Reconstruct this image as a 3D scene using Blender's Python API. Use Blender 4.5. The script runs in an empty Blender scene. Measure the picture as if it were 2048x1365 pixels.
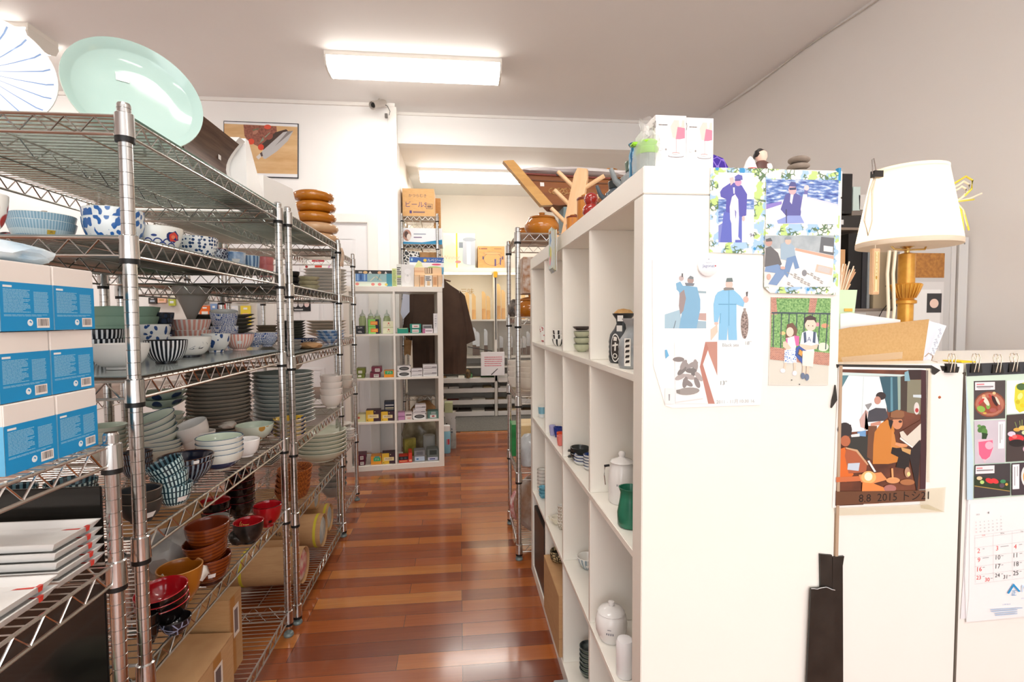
import bpy, bmesh, math, random
from mathutils import Vector, Matrix
random.seed(7)
PI = math.pi
SC = bpy.context.scene
COL = SC.collection

# ---------------------------------------------------------------- camera
F, YAW, PIT, ROLL, H = 1022.3, .10285, .044515, -.005588, 1.2122
cam_d = bpy.data.cameras.new('camera'); cam = bpy.data.objects.new('camera', cam_d); COL.objects.link(cam)
cam_d.sensor_width = 36; cam_d.sensor_fit = 'HORIZONTAL'; cam_d.lens = F / 2048 * 36
cam_d.clip_start = .02
cam.matrix_world = (Matrix.Translation((0, 0, H)) @ Matrix.Rotation(-YAW, 4, 'Z') @
                    Matrix.Rotation(PI / 2 - PIT, 4, 'X') @ Matrix.Rotation(ROLL, 4, 'Z'))
SC.camera = cam

# ---------------------------------------------------------------- view + world + daylight
SC.view_settings.view_transform = 'Standard'; SC.view_settings.look = 'None'
SC.view_settings.gamma = 1; SC.view_settings.use_curve_mapping = False
SC.view_settings.exposure = 0.22
wd = bpy.data.worlds.new('world'); SC.world = wd; wd.use_nodes = True
bg = wd.node_tree.nodes['Background']; bg.inputs[0].default_value = (.93, .96, 1, 1); bg.inputs[1].default_value = 1.1


def area(name, loc, rot, sx, sy, power, color=(1, 1, 1)):
    l = bpy.data.lights.new(name, 'AREA'); l.shape = 'RECTANGLE'; l.size = sx; l.size_y = sy
    l.energy = power; l.color = color
    o = bpy.data.objects.new(name, l); COL.objects.link(o); o.location = loc; o.rotation_euler = rot
    return o


# daylight added from an assumed, unseen shop front behind the camera, and the ceiling tubes
area('added_front_daylight', (.3, -2.9, 1.5), (PI / 2 + .38, 0, 0), 4.2, 2.2, 64, (.97, .985, 1))
TUBES = [  # centre x, y, ceiling z, length, power
    (-.30, 3.93, 3.11, 1.26, 9), (-3.34, 3.76, 3.11, 1.26, 8), (-.30, .6, 3.11, 1.26, 7),
    (-2.9, .9, 3.11, 1.26, 7), (1.9, -.6, 3.11, 1.26, 7), (-.3, -1.5, 3.11, 1.26, 8),  # these and the one just before are unseen, added to light the shop
    (.28, 5.75, 2.83, 1.40, 8)]
for tx, ty, tz, tl, tp in TUBES:
    area('tube_glow', (tx, ty, tz - .125), (0, 0, 0), tl - .1, .14, tp, (1, .985, .955))


# ---------------------------------------------------------------- pixel rays -> points of the place
def ray(px, py):
    a, b = px - 1024, py - 682.5
    cr, sr = math.cos(-ROLL), math.sin(-ROLL)
    a, b = a * cr - b * sr, a * sr + b * cr
    x = a / F; u = -b / F; cp, sp = math.cos(PIT), math.sin(PIT)
    y = cp + u * sp; z = u * cp - sp
    c, s = math.cos(YAW), math.sin(YAW)
    return Vector((x * c + y * s, -x * s + y * c, z))


def at(px, py, X=None, Y=None, Z=None):
    r = ray(px, py)
    t = X / r.x if X is not None else Y / r.y if Y is not None else (Z - H) / r.z
    return Vector((0, 0, H)) + r * t


def fdepth(p):
    return p.x * math.sin(YAW) + p.y * math.cos(YAW)


# ---------------------------------------------------------------- materials
MATS = {}


def lin(h):
    if not isinstance(h, str): return tuple(h) + (1,) if len(h) == 3 else h
    h = h.lstrip('#')
    out = []
    for i in (0, 2, 4):
        v = int(h[i:i + 2], 16) / 255
        out.append(v / 12.92 if v <= .04045 else ((v + .055) / 1.055) ** 2.4)
    return tuple(out) + (1,)


def newmat(key):
    m = bpy.data.materials.new(key); m.use_nodes = True
    return m, m.node_tree, m.node_tree.nodes['Principled BSDF']


def M(color, rough=.5, metal=0, spec=.5, coat=0, emis=None, es=0, trans=0, ior=1.45, sss=0):
    key = 'm_%s_%s_%s_%s_%s_%s_%s_%s' % (color, rough, metal, spec, coat, emis, es, trans)
    if key in MATS: return MATS[key]
    m, nt, b = newmat(key[:60])
    b.inputs['Base Color'].default_value = lin(color)
    b.inputs['Roughness'].default_value = rough; b.inputs['Metallic'].default_value = metal
    b.inputs['Specular IOR Level'].default_value = spec; b.inputs['Coat Weight'].default_value = coat
    b.inputs['Coat Roughness'].default_value = .06
    if emis: b.inputs['Emission Color'].default_value = lin(emis); b.inputs['Emission Strength'].default_value = es
    b.inputs['Transmission Weight'].default_value = trans; b.inputs['IOR'].default_value = ior
    m.diffuse_color = lin(color)
    MATS[key] = m
    return m


class NT:
    """tiny node-tree writer"""
    def __init__(s, key, rough=.3, metal=0, coat=0):
        s.m, s.t, s.b = newmat(key[:60]); s.L = s.t.links
        s.b.inputs['Roughness'].default_value = rough; s.b.inputs['Metallic'].default_value = metal
        s.b.inputs['Coat Weight'].default_value = coat; s.b.inputs['Coat Roughness'].default_value = .08
        s.tc = s.t.nodes.new('ShaderNodeTexCoord'); s.co = s.tc.outputs['Object']
    def n(s, typ, **kw):
        nd = s.t.nodes.new('ShaderNode' + typ)
        for k, v in kw.items():
            if k in nd.inputs.keys():
                if hasattr(v, 'is_linked'): s.L.new(v, nd.inputs[k])
                else: nd.inputs[k].default_value = v
            else: setattr(nd, k, v)
        return nd
    def math(s, op, a, b=0.0, c=None):
        nd = s.t.nodes.new('ShaderNodeMath'); nd.operation = op
        for i, v in enumerate((a, b, c)):
            if v is None: continue
            if hasattr(v, 'is_linked'): s.L.new(v, nd.inputs[i])
            else: nd.inputs[i].default_value = v
        return nd.outputs[0]
    def xyz(s):
        nd = s.t.nodes.new('ShaderNodeSeparateXYZ'); s.L.new(s.co, nd.inputs[0]); return nd.outputs
    def mix(s, f, a, b):
        nd = s.t.nodes.new('ShaderNodeMix'); nd.data_type = 'RGBA'
        for i, v in ((0, f), (6, a), (7, b)):
            if hasattr(v, 'is_linked'): s.L.new(v, nd.inputs[i])
            else: nd.inputs[i].default_value = lin(v) if i else v
        return nd.outputs[2]
    def ramp(s, f, stops, interp='LINEAR'):
        nd = s.t.nodes.new('ShaderNodeValToRGB'); cr = nd.color_ramp; cr.interpolation = interp
        while len(cr.elements) < len(stops): cr.elements.new(.5)
        for e, (p, c) in zip(cr.elements, stops): e.position = p; e.color = lin(c)
        s.L.new(f, nd.inputs[0]); return nd.outputs[0]
    def mapping(s, scale=(1, 1, 1), rot=(0, 0, 0), src=None):
        nd = s.t.nodes.new('ShaderNodeMapping'); s.L.new(src or s.co, nd.inputs[0])
        nd.inputs['Scale'].default_value = scale; nd.inputs['Rotation'].default_value = rot
        return nd.outputs[0]
    def noise(s, scale, detail=3, vec=None, rough=.5):
        nd = s.t.nodes.new('ShaderNodeTexNoise'); s.L.new(vec or s.co, nd.inputs['Vector'])
        nd.inputs['Scale'].default_value = scale; nd.inputs['Detail'].default_value = detail
        nd.inputs['Roughness'].default_value = rough; return nd.outputs[0]
    def voro(s, scale, feature='F1', rnd=1, vec=None, out=0):
        nd = s.t.nodes.new('ShaderNodeTexVoronoi'); nd.feature = feature; s.L.new(vec or s.co, nd.inputs['Vector'])
        nd.inputs['Scale'].default_value = scale; nd.inputs['Randomness'].default_value = rnd
        return nd.outputs[out]
    def bump(s, h, strength=.3, dist=.01):
        nd = s.t.nodes.new('ShaderNodeBump'); s.L.new(h, nd.inputs['Height'])
        nd.inputs['Strength'].default_value = strength; nd.inputs['Distance'].default_value = dist
        s.L.new(nd.outputs[0], s.b.inputs['Normal'])
    def out(s, col):
        s.L.new(col, s.b.inputs['Base Color']); return s.m


def cached(fn):
    def w(*a, **k):
        key = fn.__name__ + repr(a) + repr(sorted(k.items()))
        if key not in MATS: MATS[key] = fn(*a, **k)
        return MATS[key]
    return w


@cached
def stripes(c1, c2, n, duty=0.0, rough=.2, twist=0):
    t = NT('stripes', rough); x, y, z = t.xyz()
    a = t.math('ARCTAN2', y, x)
    if twist: a = t.math('MULTIPLY_ADD', z, twist, a)
    nz = t.noise(30, 2)
    v = t.math('SINE', t.math('MULTIPLY_ADD', a, n, t.math('MULTIPLY', nz, 1.5)))
    f = t.ramp(v, [(.5 + duty - .06 if False else max(0, duty + .0), '#000000'), (min(1, duty + .25), '#ffffff')])
    return t.out(t.mix(f, c1, c2))


@cached
def checks(c1, c2, n, nz, duty=.0):
    t = NT('checks', .2); x, y, z = t.xyz(); a = t.math('ARCTAN2', y, x)
    v = t.math('SINE', t.math('MULTIPLY', a, n)); w = t.math('SINE', t.math('MULTIPLY', z, nz))
    f = t.math('GREATER_THAN', v, duty); g = t.math('GREATER_THAN', w, -.82)
    return t.out(t.mix(t.math('MULTIPLY', f, g), c1, c2))


@cached
def spots(c1, c2, scale, th=.35, rnd=.7, rough=.2):
    t = NT('spots', rough); v = t.voro(scale, 'F1', rnd)
    f = t.ramp(v, [(th, '#ffffff'), (th + .05, '#000000')])
    return t.out(t.mix(f, c1, c2))


@cached
def cells(c1, c2, scale, th=.05, rnd=1, rough=.2, c3=None):
    """c1 inside the cells, c2 the lines between them"""
    t = NT('cells', rough); v = t.voro(scale, 'DISTANCE_TO_EDGE', rnd)
    f = t.ramp(v, [(th, '#ffffff'), (th + .04, '#000000')])
    inner = c1
    if c3:
        w = t.ramp(v, [(th * 3.2, '#000000'), (th * 3.2 + .03, '#ffffff')]); inner = t.mix(w, c1, c3)
    return t.out(t.mix(f, inner, c2))


@cached
def leafy(c1, c2, scale=26, th=.52):
    t = NT('leafy', .2)
    vec = t.mapping((1, 1, .55), (.5, .3, .9)); v = t.voro(scale, 'SMOOTH_F1', 1, vec)
    n = t.noise(scale * .9, 1)
    f = t.ramp(t.math('ADD', v, t.math('MULTIPLY', n, .35)), [(th, '#ffffff'), (th + .04, '#000000')])
    return t.out(t.mix(f, c1, c2))


@cached
def mottle(c1, c2, scale=12, rough=.4, metal=0, bump=0, lo=.35, hi=.65, coat=0):
    t = NT('mottle', rough, metal, coat); v = t.noise(scale, 4)
    if bump: t.bump(v, bump)
    return t.out(t.ramp(v, [(lo, c1), (hi, c2)]))


@cached
def bands(stops, zmax, rough=.2, n=0, c=None):
    """colour by height over 0..zmax of the piece, as a glaze dipped in bands"""
    t = NT('bands', rough); x, y, z = t.xyz()
    nz = t.noise(20, 2)
    f = t.math('ADD', t.math('DIVIDE', z, zmax), t.math('MULTIPLY', t.math('SUBTRACT', nz, .5), .06))
    col = t.ramp(f, list(stops), 'CONSTANT')
    if n:
        a = t.math('ARCTAN2', y, x); v = t.math('SINE', t.math('MULTIPLY', a, n))
        col = t.mix(t.math('MULTIPLY', t.math('GREATER_THAN', v, .35), .6), col, c)
    return t.out(col)


@cached
def wood(c1, c2, scale=(3, 30, 30), rough=.45, coat=0, rings=False):
    t = NT('wood', rough, 0, coat)
    vec = t.mapping(scale); n = t.noise(1, 5, vec, .6)
    if rings:
        x, y, z = t.xyz(); r = t.math('SINE', t.math('MULTIPLY_ADD', z, 700, t.math('MULTIPLY', t.noise(9, 2), 9)))
        n = t.math('ADD', t.math('MULTIPLY', r, .18), n)
    return t.out(t.ramp(n, [(.3, c1), (.7, c2)]))


@cached
def cardboard(c='#c49a6c', c2='#bd9265'):
    t = NT('cardboard', .8); n = t.noise(1, 2, t.mapping((20, 20, 160)))
    t.bump(n, .15, .004)
    return t.out(t.ramp(n, [(.35, c2), (.65, c)]))


@cached
def paint(c1, c2, rough=.55, scale=1.5):
    t = NT('paint', rough); n = t.noise(scale, 4); t.bump(t.noise(120, 2), .05, .002)
    return t.out(t.ramp(n, [(.3, c1), (.7, c2)]))


@cached
def sheet_glass(tint='#bfe0d4', fac=.22, rough=.04):
    m = bpy.data.materials.new('sheet_glass'); m.use_nodes = True; nt = m.node_tree; nt.nodes.clear()
    o = nt.nodes.new('ShaderNodeOutputMaterial'); tr = nt.nodes.new('ShaderNodeBsdfTransparent')
    gl = nt.nodes.new('ShaderNodeBsdfPrincipled'); mx = nt.nodes.new('ShaderNodeMixShader'); fr = nt.nodes.new('ShaderNodeLayerWeight')
    fr.inputs[0].default_value = .35
    mp = nt.nodes.new('ShaderNodeMath'); mp.operation = 'MULTIPLY_ADD'; mp.inputs[1].default_value = .55; mp.inputs[2].default_value = fac; mp.use_clamp = True
    tr.inputs[0].default_value = lin(tint); gl.inputs['Base Color'].default_value = lin(tint); gl.inputs['Roughness'].default_value = rough
    nt.links.new(fr.outputs['Facing'], mp.inputs[0]); nt.links.new(mp.outputs[0], mx.inputs[0])
    nt.links.new(tr.outputs[0], mx.inputs[1]); nt.links.new(gl.outputs[0], mx.inputs[2]); nt.links.new(mx.outputs[0], o.inputs[0])
    return m


@cached
def floor_planks():
    t = NT('floor_planks', .22); vec = t.co
    br = t.t.nodes.new('ShaderNodeTexBrick'); t.L.new(vec, br.inputs['Vector'])
    br.offset = .37; br.offset_frequency = 3; br.squash = 1
    br.inputs['Color1'].default_value = (0, 0, 0, 1); br.inputs['Color2'].default_value = (1, 1, 1, 1); br.inputs['Mortar'].default_value = (.5, .5, .5, 1)
    br.inputs['Scale'].default_value = 1; br.inputs['Brick Width'].default_value = .62; br.inputs['Row Height'].default_value = .083
    br.inputs['Mortar Size'].default_value = .0008; br.inputs['Bias'].default_value = 0
    tone = t.math('ADD', t.math('MULTIPLY', br.outputs['Color'], .78), t.math('MULTIPLY', t.noise(2.2, 2, t.mapping((.8, 9, 1))), .24))
    base = t.ramp(tone, [(.04, '#6a2e15'), (.3, '#84401d'), (.5, '#9c5125'), (.72, '#ac6029'), (.97, '#c48242')])
    g = t.noise(1, 6, t.mapping((6, 110, 1)), .65)
    col = t.mix(t.math('MULTIPLY', t.math('SUBTRACT', g, .35), .7), base, '#5a2410')
    col = t.mix(br.outputs['Fac'], col, '#2a120a')
    t.b.inputs['Coat Weight'].default_value = .35; t.b.inputs['Coat Roughness'].default_value = .1
    t.L.new(t.math('MULTIPLY_ADD', t.noise(7, 3), .12, .16), t.b.inputs['Roughness'])
    t.bump(t.math('SUBTRACT', 1, br.outputs['Fac']), .25, .001)
    return t.out(col)


WHITE_WALL = paint('#f6f5f3', '#fbfaf8')
CEIL = paint('#f3f1ef', '#f6f4f2', .6)
GREY_WALL = paint('#e9e5e2', '#ece8e5')
MELAMINE = paint('#f4efe4', '#f7f3ea', .32)
CHROME = mottle('#c0c0be', '#dadad8', 3, .16, 1)
CHROME2 = mottle('#bcb7b0', '#dcd8d2', 3, .3, 1)
BLACK = M('#101010', .45)
STICKER = M('#f4f2ee', .6)


# ---------------------------------------------------------------- mesh builder
class MB:
    def __init__(s): s.v = []; s.f = []; s.m = []; s.mats = []
    def mi(s, mat):
        if mat not in s.mats: s.mats.append(mat)
        return s.mats.index(mat)
    def add(s, vs, fs, mat, T=None):
        k = len(s.v); i = s.mi(mat)
        for v in vs: s.v.append(tuple(T @ Vector(v)) if T else tuple(v))
        for f in fs: s.f.append([j + k for j in f]); s.m.append(i)
        return s
    def box(s, x0, y0, z0, x1, y1, z1, mat, T=None, bev=0):
        if bev:
            b = bmesh.new(); bmesh.ops.create_cube(b, size=1)
            for v in b.verts: v.co = Vector(((x0 + x1) / 2 + v.co.x * (x1 - x0), (y0 + y1) / 2 + v.co.y * (y1 - y0), (z0 + z1) / 2 + v.co.z * (z1 - z0)))
            bmesh.ops.bevel(b, geom=b.edges[:], offset=bev, segments=2, affect='EDGES')
            b.verts.ensure_lookup_table()
            vs = [v.co.copy() for v in b.verts]; fs = [[v.index for v in f.verts] for f in b.faces]; b.free()
            return s.add(vs, fs, mat, T)
        vs = [(x, y, z) for z in (z0, z1) for y in (y0, y1) for x in (x0, x1)]
        return s.add(vs, [(0, 2, 3, 1), (4, 5, 7, 6), (0, 1, 5, 4), (2, 6, 7, 3), (0, 4, 6, 2), (1, 3, 7, 5)], mat, T)
    def tube(s, pts, r, mat, n=6, T=None, caps=True, rf=None):
        pts = [Vector(p) for p in pts]; vs = []; fs = []; up = None
        for i, p in enumerate(pts):
            d = (pts[min(i + 1, len(pts) - 1)] - pts[max(i - 1, 0)])
            d = d.normalized() if d.length else Vector((0, 0, 1))
            if up is None: up = Vector((0, 0, 1)) if abs(d.z) < .9 else Vector((1, 0, 0))
            a = d.cross(up); a = a.normalized() if a.length > 1e-6 else d.orthogonal().normalized()
            b = a.cross(d).normalized()
            rr = r * (rf(i / max(1, len(pts) - 1)) if rf else 1)
            for k in range(n):
                t = 2 * PI * k / n; vs.append(p + a * rr * math.cos(t) + b * rr * math.sin(t))
        for i in range(len(pts) - 1):
            for k in range(n): fs.append((i * n + k, i * n + (k + 1) % n, (i + 1) * n + (k + 1) % n, (i + 1) * n + k))
        if caps: fs.append(list(range(n))[::-1]); fs.append([(len(pts) - 1) * n + k for k in range(n)])
        return s.add(vs, fs, mat, T)
    def lathe(s, prof, mat, n=36, T=None, sx=1, sy=1, wob=0):
        """prof: (r, z) or (r, z, mat) from bottom of the outside round to the inside"""
        rings = []; k0 = len(s.v)
        for q in prof:
            r, z = q[0], q[1]
            for k in range(n):
                t = 2 * PI * k / n
                rr = r * (1 + wob * math.cos(6 * t))
                p = Vector((rr * math.cos(t) * sx, rr * math.sin(t) * sy, z + (wob * .25 * r * math.cos(6 * t))))
                s.v.append(tuple(T @ p) if T else tuple(p))
        cur = mat
        for i in range(len(prof) - 1):
            cur = prof[i][2] if len(prof[i]) > 2 and prof[i][2] else cur
            m = s.mi(cur)
            for k in range(n):
                s.f.append([k0 + i * n + k, k0 + i * n + (k + 1) % n, k0 + (i + 1) * n + (k + 1) % n, k0 + (i + 1) * n + k]); s.m.append(m)
        if prof[0][0] > 1e-5: s.f.append([k0 + k for k in range(n)][::-1]); s.m.append(s.mi(mat))
        if prof[-1][0] > 1e-5: s.f.append([k0 + (len(prof) - 1) * n + k for k in range(n)]); s.m.append(s.mi(cur))
        return s
    def prism(s, poly, O, U, V, depth, mat):
        """poly of (u,v) on the frame O,U,V, pushed DEPTH along U x V"""
        O, U, V = Vector(O), Vector(U), Vector(V); N = U.cross(V).normalized() * depth
        a = [O + U * u + V * v for u, v in poly]; k = len(a)
        vs = a + [p + N for p in a]
        fs = [list(range(k))[::-1], [k + i for i in range(k)]] + [(i, (i + 1) % k, k + (i + 1) % k, k + i) for i in range(k)]
        return s.add(vs, fs, mat)
    def deco(s, O, U, V, shapes, eps=5e-5, base=3e-4):
        """flat print on a face. shapes: ('r',u0,v0,u1,v1,c) ('p',pts,c) ('e',u,v,ru,rv,c[,rot]) ('t',text,u,v,size,c) with u,v in 0..1 of U,V"""
        O, U, V = Vector(O), Vector(U), Vector(V); N = U.cross(V).normalized(); lay = base
        prev = None
        for sh in shapes:
            c = sh[5] if sh[0] in 'ret' else sh[2]
            lay += 0 if (c is prev or (isinstance(c, str) and c == prev)) and sh[0] == 'r' else eps; prev = c
            c = M(c, .55) if isinstance(c, str) else c
            if sh[0] == 'r':
                _, a, b, p, q, _c = sh[:6]; pts = [(a, b), (p, b), (p, q), (a, q)]
            elif sh[0] == 'p': pts = sh[1]
            elif sh[0] == 'e':
                _, a, b, p, q, _c = sh[:6]; ro = sh[6] if len(sh) > 6 else 0
                ul, vl = U.length, V.length
                pts = []
                for k in range(20):
                    t = 2 * PI * k / 20; dx, dy = p * ul * math.cos(t), q * vl * math.sin(t)
                    pts.append((a + (dx * math.cos(ro) - dy * math.sin(ro)) / ul, b + (dx * math.sin(ro) + dy * math.cos(ro)) / vl))
            elif sh[0] == 't':
                s.text(sh[1], sh[4], c, O + U * sh[2] + V * sh[3] + N * lay, U.normalized(), V.normalized(), sh[6] if len(sh) > 6 else 'CENTER'); continue
            s.add([O + U * u + V * v + N * lay for u, v in pts], [list(range(len(pts)))], c)
        return s
    def text(s, body, size, mat, O, U, V, align='CENTER'):
        cu = bpy.data.curves.new('txt', 'FONT'); cu.body = body; cu.size = size; cu.align_x = align; cu.align_y = 'CENTER'; cu.resolution_u = 2
        o = bpy.data.objects.new('txt', cu); COL.objects.link(o)
        dg = bpy.context.evaluated_depsgraph_get(); me = o.evaluated_get(dg).to_mesh()
        vs = [O + U * v.co.x + V * v.co.y for v in me.vertices]; fs = [list(p.vertices) for p in me.polygons]
        s.add(vs, fs, mat)
        o.evaluated_get(dg).to_mesh_clear(); bpy.data.objects.remove(o); bpy.data.curves.remove(cu)
        return s
    def mesh(s, name, smooth=35):
        me = bpy.data.meshes.new(name); me.from_pydata(s.v, [], s.f)
        for m in s.mats: me.materials.append(m)
        me.polygons.foreach_set('material_index', s.m)
        if smooth:
            me.polygons.foreach_set('use_smooth', [True] * len(s.f)); me.update(); me.set_sharp_from_angle(angle=math.radians(smooth))
        me.update(); return me
    def build(s, name, parent=None, loc=None, rot=None, smooth=35):
        o = bpy.data.objects.new(name, s.mesh(name, smooth)); COL.objects.link(o)
        if parent: o.parent = parent
        if loc is not None: o.location = loc
        if rot is not None: o.rotation_euler = rot
        return o


def tag(o, label, cat, group=None, kind=None):
    if label: o['label'] = label
    if cat: o['category'] = cat
    if group: o['group'] = group
    if kind: o['kind'] = kind
    return o


def thing(name, label, cat, loc=(0, 0, 0), rz=0, group=None):
    o = bpy.data.objects.new(name, None); COL.objects.link(o); o.location = loc; o.rotation_euler = (0, 0, rz); o.empty_display_size = .05
    return tag(o, label, cat, group)


def dup(o, loc=None, rot=None, label=None, group=None):
    def cp(a, par):
        c = a.copy(); COL.objects.link(c); c.parent = par
        for ch in KIDS.get(a.name, [k for k in a.children]): cp(ch, c)
        return c
    c = cp(o, None)
    if loc is not None: c.location = loc
    if rot is not None: c.rotation_euler = rot
    if label: c['label'] = label
    if group: c['group'] = group
    return c


KIDS = {}


def struct(name, mb, smooth=None):
    o = mb.build(name, smooth=smooth); o['kind'] = 'structure'; return o


# ---------------------------------------------------------------- the room
WY = 4.69            # white wall with the door
HY = 4.87            # header beam
CZ, CZ2 = 3.11, 2.83
BYW = 6.82           # wall of the room beyond
RX0, RY0, RX1, RY1 = 2.374, 4.645, 2.488, 2.916


def rwx(y): return RX0 + (RX1 - RX0) * (y - RY0) / (RY1 - RY0)


mb = MB(); mb.box(-5.2, -3.2, -.1, 3.4, 7.2, 0, floor_planks()); struct('floor', mb)
mb = MB(); mb.box(-5.2, -3.2, CZ, 3.4, HY, CZ + .1, CEIL); mb.box(-.545, HY + .12, CZ2, 3.4, 7.2, CZ2 + .1, CEIL); struct('ceiling', mb)
WX = -.545
mb = MB(); mb.box(-5.2, WY, 0, WX, HY + .12, CZ, WHITE_WALL); struct('wall_back', mb)
mb = MB(); mb.box(WX, HY, CZ2, 3.4, HY + .12, CZ, WHITE_WALL); struct('wall_header', mb)
CREAM = paint('#e9dfd2', '#eee5d9')
mb = MB(); mb.box(WX - .1, HY + .12, 0, WX, 7, CZ2, CREAM); struct('wall_passage', mb)
mb = MB(); mb.box(WX, BYW, 0, 3.4, BYW + .1, CZ2, CREAM); struct('wall_far', mb)
mb = MB(); ya, yb = -3.2, BYW
mb.add([(rwx(ya), ya, 0), (rwx(yb), yb, 0), (rwx(yb), yb, CZ), (rwx(ya), ya, CZ), (rwx(ya) + .1, ya, 0), (rwx(yb) + .1, yb, 0), (rwx(yb) + .1, yb, CZ), (rwx(ya) + .1, ya, CZ)],
       [(0, 3, 2, 1), (4, 5, 6, 7), (0, 1, 5, 4), (3, 7, 6, 2), (0, 4, 7, 3), (1, 2, 6, 5)], GREY_WALL); struct('wall_right', mb)
mb = MB(); mb.box(-5.2, -3.2, 0, -5.1, WY, CZ, WHITE_WALL); struct('wall_left', mb)
mb = MB()   # unseen front wall behind the camera, its big opening added to let daylight in
mb.box(-5.2, -3.2, 0, -2.2, -3.1, CZ, WHITE_WALL); mb.box(-2.2, -3.2, 0, 2.8, -3.1, .35, WHITE_WALL); mb.box(-2.2, -3.2, 2.95, 2.8, -3.1, CZ, WHITE_WALL); mb.box(2.8, -3.2, 0, 3.4, -3.1, CZ, WHITE_WALL)
struct('wall_front', mb)
mb = MB()
for x in (-2.2, -.55, 1.1, 2.75): mb.box(x, -3.19, .35, x + .05, -3.12, 2.95, M('#30302e', .4, .6))
struct('window_1', mb)  # unseen frame bars of the added opening
# thin cornice bead + wall wire along the ceiling line
TRIMW = M('#f4f1ec', .5)
mb = MB(); mb.box(-5.1, WY - .02, CZ - .03, WX, WY, CZ, TRIMW); struct('trim_1', mb)
mb = MB(); mb.box(WX, HY - .015, CZ - .025, 2.4, HY, CZ, TRIMW); struct('trim_2', mb)
mb = MB(); mb.box(WX - .06, WY - .012, 0, WX + .012, WY + .05, CZ - .03, TRIMW); struct('trim_3', mb)
mb = MB(); mb.box(-5.1, WY - .018, 0, -1.6, WY, .1, TRIMW); struct('baseboard_back', mb)
mb = MB(); mb.tube([(rwx(y) - .012, y, CZ - .02 - .012 * math.sin(y * 5)) for y in [i * .25 - 1 for i in range(23)]], .004, M('#cfc8c0', .5)); struct('trim_4', mb)
mb = MB(); mb.box(-.5, 6.15, .001, 2.3, BYW - .02, .004, mottle('#5d5a55', '#74716a', 60, .9))
mb.box(WX, 5.45, .001, 2.3, 6.16, .006, mottle('#5d5a55', '#74716a', 90, .9))
tag(mb.build('floor_mat'), 'grey woven floor mat in front of the lit display cabinets', 'mat')

# doors in the white wall
DOORW = paint('#ecebec', '#f1f0f1', .4)


def door(n, x0, x1, ztop):
    mb = MB(); y = WY
    w = .085; fr = TRIMW
    mb.box(x0 - w, y - .028, 0, x0, y, ztop + w, fr, bev=.006); mb.box(x1, y - .028, 0, x1 + w, y, ztop + w, fr, bev=.006); mb.box(x0, y - .028, ztop, x1, y, ztop + w, fr, bev=.006)
    o = struct('door_%d' % n, mb, 30)
    m2 = MB(); m2.box(x0, y - .008, .01, x1, y - .001, ztop, DOORW)
    dw = x1 - x0
    for (a, b) in ((.14, .45), (.55, .86)):
        for (z0, z1) in ((.18, .78), (.95, 1.5), (1.6, ztop - .12)):
            xa, xb = x0 + dw * a, x0 + dw * b
            m2.box(xa, y - .012, z0, xb, y - .008, z0 + .02, DOORW); m2.box(xa, y - .012, z1 - .02, xb, y - .008, z1, DOORW)
            m2.box(xa, y - .012, z0 + .02, xa + .02, y - .008, z1 - .02, DOORW); m2.box(xb - .02, y - .012, z0 + .02, xb, y - .008, z1 - .02, DOORW)
            m2.box(xa + .035, y - .014, z0 + .035, xb - .035, y - .008, z1 - .035, DOORW, bev=.002)
    m2.build('door_leaf', o)
    m3 = MB(); m3.lathe([(.0, -.06), (.02, -.06), (.027, -.045), (.02, -.03), (.01, -.02), (.024, -.004), (.024, 0)], M('#b9b2a6', .25, 1), 20, T=Matrix.Translation((x0 + .06, y - .012, 1)) @ Matrix.Rotation(-PI / 2, 4, 'X'))
    m3.build('door_handle', o)
    return o


door(1, -1.52, -.80, 2.06)
door(2, -2.35, -1.69, 2.06)

# ---------------------------------------------------------------- ceiling lights
DIFF = M('#ffffff', .4, emis='#fff9ef', es=9.5)


def tube_light(tx, ty, tz, tl, label):
    o = thing('ceiling_light', label, 'ceiling light', (tx, ty, tz))
    h = tl / 2
    mb = MB(); mb.box(-h, -.125, -.03, h, .125, 0, M('#f2ede4', .4)); mb.build('housing', o)
    mb = MB()
    pr = [(-.12, -.03), (-.125, -.05), (-.1, -.095), (-.05, -.11), (.05, -.11), (.1, -.095), (.125, -.05), (.12, -.03)]
    mb.prism([(a, b) for a, b in pr], (-h + .012, 0, 0), (0, 1, 0), (0, 0, 1), tl - .024, DIFF); mb.build('diffuser', o, smooth=40)
    for sx in (-1, 1):
        mb = MB(); e = [(a * 1.03, b * 1.03) for a, b in pr]
        mb.prism(e, (sx * (h - .007) - .007, 0, 0), (0, 1, 0), (0, 0, 1), .014, M('#ece8df', .4)); mb.build('end_cap', o)
    return o


LL = ['long bright ceiling light above the aisle, in front of the header beam', 'bright ceiling light half hidden behind the pale blue-rayed plate', 'added unseen ceiling light overhead above the chrome shelving',
      'added unseen ceiling light over the far storage corner', 'added unseen ceiling light over the desk corner', 'added unseen ceiling light by the assumed shop window', 'bright ceiling light in the room beyond the header beam']
for (tx, ty, tz, tl, tp), l in zip(TUBES, LL): tube_light(tx, ty, tz, tl, l)


# ---------------------------------------------------------------- chrome wire shelving
def post_mesh(h, r=.0127):
    mb = MB(); prof = [(r * .9, .03)]; z = .035
    prof.append((r, z))
    while z < h - .03:
        z += .0254; prof += [(r, z - .0016), (r * .9, z - .0008), (r, z)]
    prof += [(r, h - .004), (r * .85, h)]
    mb.lathe(prof, CHROME, 16)
    return mb.mesh('post', 25)


def foot_mesh():
    mb = MB(); mb.lathe([(.0, 0), (.017, 0), (.019, .006), (.016, .014), (.007, .017), (.007, .032)], M('#7d8a88', .5, .3), 14); return mb.mesh('levelling_foot')


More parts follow.
